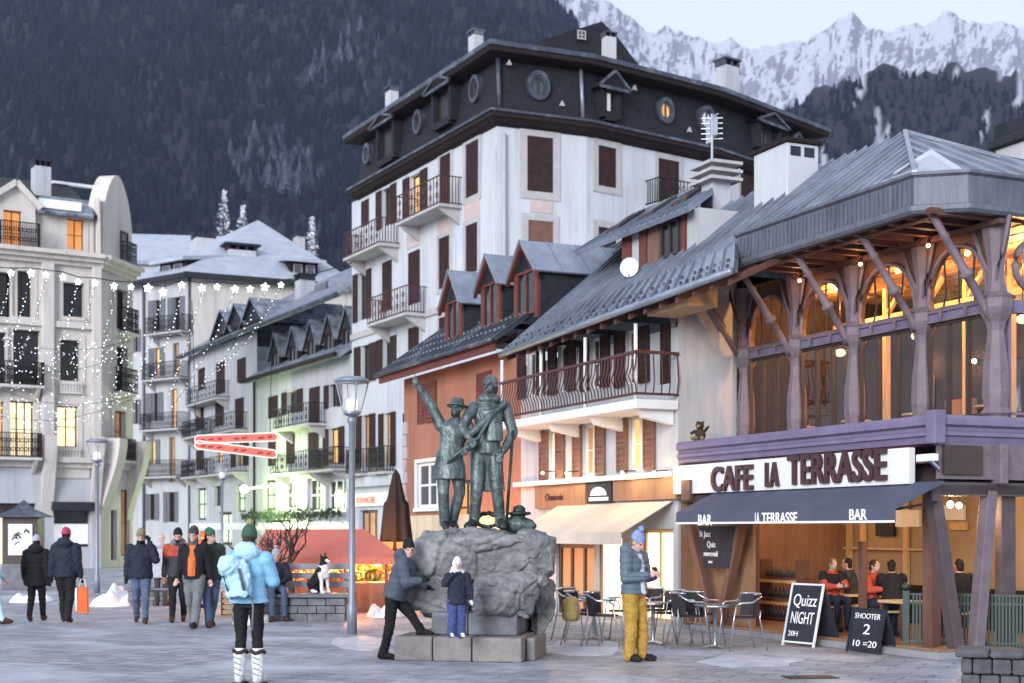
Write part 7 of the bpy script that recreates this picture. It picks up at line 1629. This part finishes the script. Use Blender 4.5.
# her backpack
bp_ = thing('backpack', 'pale blue backpack worn low on the back of the woman in blue', 'backpack', pw); bp_['_w'] = (0, 0, 0); bp_.rotation_euler.z = R(172)
P = [loft([(.96, .10, .05, .05, .22), (1.0, .15, .09, .05, .22), (1.15, .16, .11, .05, .23), (1.32, .14, .10, .06, .24), (1.40, .09, .06, .06, .23)], 'pale_blue'), ell((.13, .30, 1.33), (.135, .11, .13), 'pale_blue'), cap((-.05, .32, 1.02), (.12, .33, 1.02), .05, .05, 'pale_blue')]
sculpt('bag', P, .011, bp_, None, .012)
m = MB(); m.tube([(.0, .35, 1.3), (-.04, .355, 1.15), (-.07, .32, .98)], .016, 6); m.tube([(.17, .36, 1.22), (.13, .36, 1.08), (.08, .33, .96)], .014, 6); m.tube([(-.1, .29, 1.0), (0, .345, .985), (.14, .33, 1.0)], .015, 6); m.build('strap', 'grey_blue', bp_, True)
m = MB(); m.tube([(-.10, .2, .98), (-.12, .22, .86), (-.11, .22, .62)], .012, 6); m.build('hanging_strap', 'grey_cloth', bp_, True)
# man in mustard trousers with a phone
py_ = gp(634, 661); hY = 1.70
yj = dict(elR=(-.13, -.01, .645), elL=(.125, -.03, .645), haR=(-.035, -.165, .665), haL=(.045, -.165, .66), head=(0, -.032, .915), anR=(-.062, .005, .045), anL=(.068, -.03, .045), toL=(.085, -.125, .02), knL=(.062, -.03, .28))
yst = dict(top='steel_blue', legs='mustard', shoe='hair_dark', bulk=1.2, hem=.0, leg=1.18, ankle=.040, hand='skin', hood='steel_blue', shirt='tshirt', quilt=('steel_blue', .085, .014), hat='hat_blue', pom='hat_blue', hair='hair_sandy', yaw=0, pitch=.42, folds=.010, curl=.8, fingR=(.5, -.8, .2), fingL=(-.5, -.8, .2))
yp, yjj, yq = person('man in mustard trousers, blue puffer jacket and bobble hat looking at a phone', py_, 52, hY, yj, yst, .0095)
ph = thing('mobile_phone', 'mobile phone held in both hands by the man in mustard trousers', 'phone', py_); ph['_w'] = (0, 0, 0); ph.rotation_euler.z = R(52)
MB().hexa([(-.05, -.335, 1.10), (.06, -.335, 1.10), (.06, -.36, 1.10), (-.05, -.36, 1.10), (-.05, -.30, 1.24), (.06, -.30, 1.24), (.06, -.315, 1.24), (-.05, -.315, 1.24)]).build('phone_body', 'hair_dark', ph, bevel=.004)
# walking couple seen from behind
ca = gp(36.5, 621); person('woman in a long dark padded coat and grey hat walking away', ca, 184, 1.60, walk(1, .05, .02), dict(top='black_cloth', legs='black_cloth', shoe='brown_boot', bulk=1.22, hem=-.32, flare=1.1, hood='black_cloth', hat='hat_grey', hair='hair_dark', face=False, hand='black_cloth', quilt=('black_cloth', .09, .012)), .012)
cbm = gp(66, 622); cp_, cj, _ = person('man in a dark navy jacket and red hat walking away with an orange bag', cbm, 178, 1.74, walk(-1, .03, .0), dict(top='navy', legs='black_cloth', shoe='brown_boot', bulk=1.28, hem=-.12, leg=1.15, ankle=.038, hood='navy', hat='hat_red', hair='hair_dark', face=False, hand='black_cloth', folds=.010), .012)
bc = gp(82.5, 622); bg_ = thing('carrier_bag', 'orange and white carrier bag hanging from the hand of the man in navy', 'bag', bc + Vector((0, 0, .18)))
z0_ = .17; MB().hexa([(bc.x - .11, bc.y - .05, z0_), (bc.x + .11, bc.y - .05, z0_), (bc.x + .11, bc.y + .05, z0_), (bc.x - .11, bc.y + .05, z0_), (bc.x - .09, bc.y - .03, .66), (bc.x + .10, bc.y - .03, .66), (bc.x + .10, bc.y + .03, .66), (bc.x - .09, bc.y + .03, .66)]).build('bag_body', 'bag_orange', bg_, bevel=.01)
MB().box(bc.x - .125, bc.x - .085, bc.y - .06, bc.y + .04, .19, .64).build('bag_side', 'white_paint', bg_, bevel=.01); MB().tube([(bc.x - .06, bc.y, .65), (bc.x - .03, bc.y, .80), (bc.x + .03, bc.y, .80), (bc.x + .07, bc.y, .65)], .01, 6).build('bag_handle', 'white_paint', bg_)
# man on the phone, walking to us
person('man in a navy jacket, jeans and pale cap walking with a phone at his ear', gp(141, 623), 12, 1.72, {**walk(-1, .085, .0), 'elL': (.16, -.02, .68), 'haL': (.085, -.03, .875), 'haR': (-.15, .0, .50)}, dict(top='navy', legs='jeans', shoe='brown_boot', bulk=1.3, hem=-.12, leg=1.05, hat='khaki', cap=True, hair='hair_dark', beard=True, collar='black_cloth', hand='black_cloth', folds=.010), .012)
person('bearded man in a red shouldered black jacket and black trousers walking forward', gp(178, 622), 8, 1.73, walk(1, .04, .02), dict(top='charcoal', yoke='rust_red', legs='black_cloth', shoe='brown_boot', bulk=1.12, hem=-.1, hat='black_cloth', hair='hair_dark', beard=True, hood='grey_cloth', leg=1.05), .012)
person('man in a black jacket over an orange pullover with grey trousers', gp(194, 628), -6, 1.76, walk(-1, .07, .03), dict(top='black_cloth', shirt='orange_cloth', legs='grey_cloth', shoe='hair_dark', bulk=1.12, hem=-.1, hat='charcoal', hair='hair_dark', collar='grey_blue', leg=1.12, ankle=.038), .012)
person('man in a dark green jacket, jeans and green hat turning his head to the right', gp(210, 627), 28, 1.73, walk(1, .06, .02), dict(top='dark_green', legs='jeans', shoe='brown_boot', bulk=1.22, hem=-.1, hat='hat_green', hair='hair_dark', yaw=R(40), hood='dark_green', leg=1.02), .012)
person('person in a pale grey hooded coat behind the man on the phone', gp(161, 606), 170, 1.62, {}, dict(top='hat_grey', legs='charcoal', shoe='brown_boot', bulk=1.2, hem=-.4, flare=1.2, hood='hat_grey', hat='hat_grey', face=False), .016)
person('person in a bright orange jacket behind the group of walking men', gp(203, 608), 150, 1.66, {}, dict(top='orange_cloth', legs='charcoal', shoe='brown_boot', bulk=1.15, hood='orange_cloth', hat='orange_cloth', face=False), .016)
person('person in ice blue clothes at the far left edge', gp(-8, 624), 100, 1.7, walk(1, .06), dict(top='pale_blue', legs='pale_blue', shoe='brown_boot', bulk=1.2, hair='rust_red', face=False), .016)
# woman leaning on the boulder
pl_ = gp(388, 659); hl_ = 1.60
person('woman in a grey blue jacket and black hat leaning on the boulder', pl_, 78, hl_, dict(pel=(0, -.06, .535), neck=(.0, -.155, .825), head=(.0, -.18, .91), shR=(-.105, -.15, .79), shL=(.105, -.135, .79), elR=(-.15, -.20, .64), elL=(.13, -.19, .64), haR=(-.10, -.31, .66), haL=(.11, -.30, .60), hiR=(-.05, -.05, .515), hiL=(.05, -.05, .515), knL=(.052, -.19, .36), anL=(.052, -.27, .235), toL=(.055, -.36, .21), knR=(-.052, -.03, .28), anR=(-.05, .03, .045), toR=(-.055, -.06, .02)),
       dict(top='grey_blue', legs='black_cloth', shoe='hair_dark', bulk=1.22, hem=-.08, flare=1.12, hat='black_cloth', hair='hair_brown', longhair=.0, hood='grey_blue', hand='black_cloth', yaw=R(-60), quilt=('grey_blue', .09, .010), leg=1.05, ankle=.038), .0105)
# boy on the plinth
zp = .33
bcx = at(457, 637, 18.0); boy = Vector((bcx.x, bcx.y, H + (530 - 637) * 18.0 / F))
person('small child in white fur hood and navy jacket standing on the plinth', boy, 12, 1.02, dict(head=(0, -.02, .90), neck=(0, 0, .80), shR=(-.115, 0, .75), shL=(.115, 0, .75), elR=(-.17, -.06, .66), haR=(-.06, -.13, .80), elL=(.16, -.02, .60), haL=(.17, -.05, .47), pel=(0, 0, .46), hiR=(-.055, 0, .45), hiL=(.055, 0, .45), knR=(-.058, -.01, .25), knL=(.058, -.01, .25)),
       dict(top='navy', legs='snow_pants', shoe='snow_boot', bulk=1.32, hem=-.15, leg=1.3, ankle=.05, hat='white_fur', hood='white_fur', collar='white_fur', hand='white_fur', folds=.008, extra=[lambda h, q, j: ell(q(0, .012, .004), (.062 * h, .062 * h, .075 * h), 'white_fur', bias=-.006)], pitch=.15), .0095)
# person on the bench
bs = BF.P(.55, .12, 0); zs_ = BH
person('person in a dark jacket, jeans and pale grey hat seated on the stone bench', BF.P(.78, .25, 0), 15, 1.60, dict(pel=(0, 0, BH / 1.6 + .05), neck=(0, -.02, BH / 1.6 + .36), head=(0, -.05, BH / 1.6 + .445), shR=(-.105, -.02, BH / 1.6 + .33), shL=(.105, -.02, BH / 1.6 + .33), elR=(-.15, -.06, BH / 1.6 + .19), elL=(.15, -.06, BH / 1.6 + .19), haR=(-.07, -.19, BH / 1.6 + .14), haL=(.07, -.19, BH / 1.6 + .14), hiR=(-.05, -.02, BH / 1.6 + .055), hiL=(.05, -.02, BH / 1.6 + .055), knR=(-.07, -.26, BH / 1.6 + .05), knL=(.07, -.26, BH / 1.6 + .05), anR=(-.07, -.29, .05), anL=(.085, -.24, .05), toR=(-.08, -.38, .025), toL=(.1, -.33, .025)),
       dict(top='navy', legs='jeans', shoe='brown_boot', seated=True, bulk=1.2, hem=.0, hat='hat_grey', pom='hat_grey', hair='hair_dark', hand='black_cloth'), .012)
# collie sitting on the bench
dg_ = thing('dog', 'black and white collie sitting upright on the stone bench', 'dog', BF.P(1.62, .25, BH)); dg_['_w'] = (0, 0, 0); dg_.rotation_euler.z = R(48)
B_, W_ = 'fur_black', 'fur_white'
P = [ell((0, .10, .15), (.15, .19, .15), B_), cap((0, .08, .2), (0, -.08, .44), .145, .115, B_), cap((0, -.09, .44), (0, -.11, .58), .10, .075, B_), ell((0, -.17, .40), (.085, .07, .13), W_, bias=.01), cap((0, -.10, .5), (0, -.155, .48), .085, .075, W_, .006),
     ell((0, -.14, .655), (.075, .09, .075), B_), cap((0, -.2, .635), (0, -.295, .605), .042, .028, W_, .003), ell((0, -.32, .615), (.015, .014, .012), B_, bias=.004), cap((-.05, -.10, .70), (-.062, -.10, .78), .026, .012, B_), cap((.05, -.10, .70), (.062, -.10, .78), .026, .012, B_)]
for sx in (-1, 1):
    P += [cap((sx * .075, -.12, .36), (sx * .075, -.15, .18), .055, .04, W_), cap((sx * .075, -.15, .18), (sx * .075, -.165, .04), .036, .03, W_), ell((sx * .075, -.195, .03), (.036, .055, .028), W_), cap((sx * .11, .12, .17), (sx * .135, -.03, .20), .085, .055, B_), cap((sx * .135, -.02, .2), (sx * .13, .10, .07), .045, .032, B_), cap((sx * .13, .1, .06), (sx * .13, -.06, .028), .03, .03, W_)]
P += [cap((0, .24, .08), (.12, .40, .04), .05, .03, B_), cap((.12, .4, .04), (.20, .46, .04), .03, .02, W_)]
sculpt('body', P, .011, dg_, None, .010)
# guests inside the cafe
def seated(label, u, v, hdg, st, h=1.42, seat=.40):
    s_ = seat / h; base = FA.P(u, v, .13)
    return person(label, base, hdg, h, dict(pel=(0, 0, s_ + .05), neck=(0, -.03, s_ + .35), head=(0, -.06, s_ + .435), shR=(-.105, -.03, s_ + .32), shL=(.105, -.03, s_ + .32), elR=(-.14, -.10, s_ + .19), elL=(.14, -.10, s_ + .19), haR=(-.06, -.22, s_ + .20), haL=(.06, -.22, s_ + .20), hiR=(-.05, -.02, s_ + .05), hiL=(.05, -.02, s_ + .05), knR=(-.07, -.25, s_ + .05), knL=(.07, -.25, s_ + .05), anR=(-.07, -.24, .05), anL=(.075, -.22, .05), toR=(-.08, -.33, .025), toL=(.085, -.31, .025)), {**dict(seated=True, legs='navy', shoe='hair_dark', bulk=1.15), **st}, .012)
gu = [(830, 1.0, 20, dict(top='rust_red', yoke='black_cloth', hair='hair_sandy', face=False), 'fair haired cafe guest in a red and black jacket seated behind the chalk board'),
      (852, 1.5, 250, dict(top='charcoal', hair='hair_dark'), 'cafe guest in a dark jacket seated between the red jackets'),
      (870, .9, 40, dict(top='rust_red', hair='hair_brown', face=False), 'cafe guest in a plain rust red pullover seated right of the low post'),
      (892, 1.0, 170, dict(top='black_cloth', hair='hair_dark', face=False), 'cafe guest in black seated beside the rust red pullover'),
      (962, 1.6, 200, dict(top='black_cloth', hair='hair_dark', face=False), 'cafe guest in black standing between the slanting posts at the corner')]
for px, v, hd, st, lb in gu:
    u = U(px, v); seated(lb, u, v, hd, st, 1.45 if px < 960 else 1.5, .42)
    fr = FA.sub(u, v); s0 = FA.P(u, v, .13); stl = thing('bench_stool', 'timber stool under the ' + lb.split(' seated')[0].split(' standing')[0], 'stool', s0, 'stools in the cafe')
    MB().box(s0.x - .16, s0.x + .16, s0.y - .14, s0.y + .14, .13 + .36, .13 + .395).build('seat', 'pale_timber', stl, bevel=.006)
    for sx in (-1, 1):
        for sy in (-1, 1): MB().bar((s0.x + sx * .14, s0.y + sy * .12, .13), (s0.x + sx * .12, s0.y + sy * .1, .49), .03).build('leg', 'cafe_wood', stl)
for px, v, lb in ((842, 1.3, 'timber cafe table between the seated guests'), (882, 1.25, 'timber cafe table beside the guest in black'), (902, .8, 'timber cafe table at the right front of the terrace')):
    u = U(px, v); s0 = FA.P(u, v, .13); t = thing('cafe_table', lb, 'table', s0, 'tables in the cafe'); MB(FA).box(u - .28, u + .28, v - .22, v + .22, .66, .70).build('table_top', 'pale_timber', t, bevel=.006)
    for a in (-1, 1):
        for b in (-1, 1): MB(FA).bar((u + a * .24, v + b * .18, .13), (u + a * .24, v + b * .18, .66), .035).build('leg', 'cafe_wood', t)
# little carved animal on the terrace edge
u = U(697, -.02); z0_ = zpt; ca_ = thing('carved_marmot', 'small brown carved animal sitting on the mauve terrace edge by the white wall', 'figurine', FA.P(u, .05, z0_)); ca_['_w'] = (0, 0, 0); ca_.rotation_euler.z = R(-30)
P = [ell((0, 0, .10), (.10, .08, .11), 'hair_brown'), ell((0, -.03, .25), (.075, .075, .075), 'hair_brown'), ell((0, -.1, .235), (.035, .03, .03), 'khaki'), ell((-.055, 0, .315), (.024, .016, .024), 'hair_brown'), ell((.055, 0, .315), (.024, .016, .024), 'hair_brown'), cap((-.09, -.02, .16), (-.13, -.09, .12), .03, .026, 'hair_brown'), cap((.09, -.02, .16), (.17, -.06, .22), .03, .026, 'hair_brown'), cap((-.06, -.06, .03), (-.09, -.16, .03), .04, .03, 'khaki'), cap((.06, -.06, .03), (.09, -.16, .03), .04, .03, 'khaki')]
sculpt('body', P, .009, ca_, None, .004)

# ------------------------------------------------------------------ monument: plinth, boulder, two bronze climbers
DBo = 19.4; sB = DBo / F
def bp2(px, py, D=DBo): return at(px, py, D)
pc0 = gp(470, 655)
xL, xR = at(391, 600, 18.9).x, at(548, 600, 18.9).x
stp = thing('stone_plinth', 'two stepped granite plinth under the monument boulder', 'plinth', Vector(((xL + xR) / 2, 19.3, 0)))
pA, pB = gp(402, 661), gp(522, 663); FP = Fr((pA.x, pA.y), (pB.x - pA.x, pB.y - pA.y)); LP = (pB - pA).length
m = MB(FP); xs_ = [-.10, .42, .47, .92, LP]
for x0, x1, o_ in ((-.12, .40, .05), (.41, .93, .02), (.94, LP, .0)): m.box(x0, x1 - .008, o_, .9, 0, .32)
m.box(LP - .9, LP - .004, .91, 1.7, 0, .32); m.box(LP + .005, LP + .12, .3, 1.3, 0, .30); m.box(-.12, .4, .92, 2.0, 0, .30)
m.build('lower_step', 'granite_block', stp, bevel=.022)
m = MB(FP)
for x0, x1, o_ in ((.30, .80, .40), (.81, LP - .12, .36)): m.box(x0, x1 - .008, o_, 1.6, .322, .62)
m.build('upper_step', 'stone_wall', stp, bevel=.025)
def rock_mat():
    m = M('boulder_rock', (.10, .103, .112), .85, .3, 3.2, 1.0, 9, col2=(.31, .31, .32), detail=10); return m
rock_mat()
zt_ = H + (530 - 531) * sB
rq = random.Random(11)
def rdisp(c):
    v = noise.voronoi(c * 1.9 + noise.noise_vector(c * 1.3) * .25); p = v[1][0]; nn = noise.noise_vector(p * 5.3).normalized(); q = c * 1.9 - p
    v2 = noise.voronoi(c * 5.2); p2 = v2[1][0]; n2 = noise.noise_vector(p2 * 3.7).normalized()
    return .085 * q.dot(nn) + .022 * (c * 5.2 - p2).dot(n2) - .035 * max(0, 1 - (v[0][1] - v[0][0]) / .10) + .016 * noise.fractal(c * 9, .7, 2.1, 6)
bo = thing('boulder', 'big rough grey boulder of split rocks carrying the bronze statue', 'boulder', Vector((at(473, 600, 19.7).x, 19.7, .3))); bo['_w'] = (0, 0, 0)
XB = Matrix.Translation(-Vector(bo.location))
def chunk(x0, x1, y0, y1, D, dep, n=30, sq=.45, tilt=0.0):      # an angular block of rock
    c = at((x0 + x1) / 2, (y0 + y1) / 2, D); s_ = D / F; r_ = Vector(((x1 - x0) / 2 * s_, dep, (y1 - y0) / 2 * s_)); pts = []; RT = Matrix.Rotation(tilt, 3, 'Y')
    for k in range(n):
        q = Vector((rq.gauss(0, 1), rq.gauss(0, 1), rq.gauss(0, 1))).normalized(); e = Vector([math.copysign(abs(t) ** sq, t) for t in q]); e *= rq.uniform(.84, 1.0); pts.append(c + RT @ Vector((e.x * r_.x, e.y * r_.y, max(-1, min(.93, e.z)) * r_.z)))
    sculpt('rock', [dict(t='h', p=pts, m='boulder_rock')], .021, bo, XB, 0, smooth=1, disp=rdisp)
chunk(411, 559, 526.5, 590, 20.0, 1.05, 46, .42); chunk(384, 455, 547, 615, 19.7, .66, 20, .6, .25); chunk(468, 550, 566, 621, 19.15, .66, 18, .5, -.08); chunk(527, 559, 572, 640, 19.75, .5, 16, .55); chunk(420, 470, 572, 626, 19.5, .5, 16, .55, .15); chunk(435, 545, 575, 626, 20.1, .8, 22)
chunk(444, 474, 590, 622, 19.25, .3, 14, .6)
bpy.context.view_layer.update()
# the statue
def on_boulder(px): return at(px, 527, 19.7)
zB = H + (530 - 527) * 19.7 / F
ob_ = Vector((at(470, 527, 19.7).x, 19.7, zB)); stt = thing('bronze_statue', 'green patinated bronze statue of two climbers, one pointing up, on the boulder', 'statue', ob_); stt['_w'] = (0, 0, 0); ob_ = Vector((0, 0, -.035))
def stfig(J, st, h, loc, hdg, nm):
    xf = Matrix.Translation(loc) @ Matrix.Rotation(R(hdg), 4, 'Z'); P, q, RH, hc, j = figure_prims(J, st, h); P += [e(h, q, j) if callable(e) else e for e in st.get('extra', [])]
    b = sculpt(nm, P, .0105, stt, xf, .0, disp=lambda c: .007 * noise.noise(Vector((c.x * 17, c.y * 17, c.z * 2.5))) + .004 * noise.noise(Vector((c.x * 30 + c.z * 14, c.y * 30, c.z * 11))), smooth=3); 
    st2 = dict(st); head_bits(b, q, RH, hc, h, st2, xf); return b, j
bz = dict(top='bronze', legs='bronze', shoe='bronze_dark', hand='bronze', skin='bronze', eye='bronze_dark', curl=.3)
sS = 19.7 / F
def sl_(px, py, dy=0.0): return Vector(((px - 470) * sS, dy, (527 - py) * sS))
# right: the scientist, tall, left arm down on a staff, long coat
locR = Vector((sl_(482, 527).x, 0, 0)); hR = 155 * sS
def rj(px, py, dy): v = sl_(px, py, dy) - locR; return tuple(v / hR)
JR = dict(pel=rj(487, 447, 0), neck=rj(489, 397, 0), head=rj(490, 383, -.03), shR=rj(474, 405, -.05), shL=rj(505, 404, .03), elR=rj(462, 425, -.16), haR=rj(470, 437, -.30), elL=rj(513, 430, .03), haL=rj(503, 450, -.12), hiR=rj(479, 450, 0), hiL=rj(494, 450, 0), knR=rj(477, 487, -.06), knL=rj(497, 485, -.05), anR=rj(474, 519, .02), toR=rj(468, 524, -.16), anL=rj(500, 518, .04), toL=rj(503, 524, -.16))
cw = [lambda h, q, j: loft([(-.27 * h, .10 * h, .055 * h, .02 * h, .045 * h), (-.15 * h, .10 * h, .06 * h, .012 * h, .035 * h), (0, .09 * h, .07 * h, 0, .01 * h)], 'bronze', Matrix.Translation(j['pel'])), lambda h, q, j: cap(j['shL'] + Vector((0, -.06 * h, .02 * h)), j['haR'] + Vector((.0, .02 * h, .02 * h)), .022 * h, .026 * h, 'bronze'), lambda h, q, j: loft([(.05 * h, .06 * h, .03 * h, .045 * h, -.06 * h), (.25 * h, .07 * h, .03 * h, .03 * h, -.05 * h)], 'bronze', Matrix.Translation(j['pel'])), lambda h, q, j: cap(j['neck'] + Vector((-.04 * h, -.02 * h, 0)), j['neck'] + Vector((.04 * h, -.02 * h, 0)), .035 * h, .035 * h, 'bronze')]
stfig(JR, {**bz, 'hair': 'bronze', 'yaw': R(-28), 'bulk': .92, 'hem': -.1, 'extra': cw, 'ankle': .034}, hR, ob_ + locR, 0, 'standing_figure')
# left: the guide pointing up
locL = Vector((sl_(447, 527).x, -.1, 0)); hL = 134 * sS
def lj(px, py, dy): v = sl_(px, py, dy) - Vector((locL.x, 0, 0)); return tuple(v / hL)
JL = dict(pel=lj(450, 461, 0), neck=lj(456, 418, 0), head=lj(457, 407, -.04), shR=lj(441, 424, 0), shL=lj(468, 424, .04), elR=lj(432, 404, -.03), haR=lj(420, 386, -.08), elL=lj(476, 436, .0), haL=lj(468, 448, -.2), hiR=lj(444, 463, 0), hiL=lj(457, 463, 0), knR=lj(444, 490, -.1), knL=lj(460, 490, .04), anR=lj(445, 520, .0), toR=lj(447, 525, -.18), anL=lj(452, 519, .16), toL=lj(456, 525, .0))
eL_ = [lambda h, q, j: loft([(-.12 * h, .125 * h, .10 * h, 0, 0), (-.02 * h, .115 * h, .085 * h, 0, 0), (.1 * h, .09 * h, .075 * h, 0, 0)], 'bronze', Matrix.Translation(j['pel']))]
stfig(JL, {**bz, 'hat': 'bronze', 'brim': .92, 'bulk': 1.02, 'hem': -.05, 'extra': eL_, 'point': 'R', 'yaw': R(-25), 'pitch': -.15, 'fingR': (-.55, -.1, .9), 'ankle': .04, 'hair': 'bronze_dark', 'beard': True}, hL, ob_ + locL, 0, 'pointing_figure')
m = MB(); a, b = ob_ + sl_(513, 428, -.05), ob_ + sl_(506, 527, -.15); m.tube([a, b], .022, 8); m.build('staff', 'bronze_dark', stt, True)
m = MB(); m.tube([ob_ + sl_(440, 470, -.15), ob_ + sl_(455, 455, -.3), ob_ + sl_(478, 438, -.28), ob_ + sl_(497, 405, -.16)], [.018, .026, .026, .02], 8); m.build('spyglass', 'bronze', stt, True)
P = [ell(ob_ + sl_(517, 522, .1), (.26, .2, .12), 'bronze'), cap(ob_ + sl_(500, 520, 0), ob_ + sl_(532, 523, 0), .08, .07, 'bronze'), ell(ob_ + sl_(519, 511, .05), (.18, .16, .03), 'bronze_dark'), ell(ob_ + sl_(519, 507, .05), (.10, .09, .07), 'bronze_dark')]
P += [cap(ob_ + sl_(487, 524, .2) + Vector((.16 * math.cos(a), 0, .09 + .1 * math.sin(a))), ob_ + sl_(487, 524, .2) + Vector((.16 * math.cos(a + .8), 0, .09 + .1 * math.sin(a + .8))), .035, .035, 'bronze_dark') for a in np.arange(0, 6.2, .785)]
sculpt('rucksack_and_rope', P, .013, stt, None, .01).name = 'rucksack'
# tan rucksack lying against the boulder
tb_ = gp(571, 655); t0 = at(571, 612, 19.9)
bg2 = thing('rucksack', 'tan rucksack hanging on the chair back beside the boulder', 'backpack', t0); bg2['_w'] = (0, 0, 0)
P = [loft([(-.13, .10, .07, 0, 0), (-.1, .13, .1, 0, 0), (.1, .13, .1, 0, 0), (.17, .11, .08, 0, 0), (.22, .06, .05, 0, 0)], 'tan_bag'), ell((0, -.09, -.03), (.09, .05, .08), 'tan_bag')]
sculpt('bag', P, .011, bg2, None, .008); m = MB(); m.tube([(-.07, -.08, .14), (-.08, -.12, .0), (-.07, -.09, -.12)], .012, 6); m.tube([(.07, -.08, .14), (.08, -.12, .0), (.07, -.09, -.12)], .012, 6); m.build('strap', 'khaki', bg2, True)
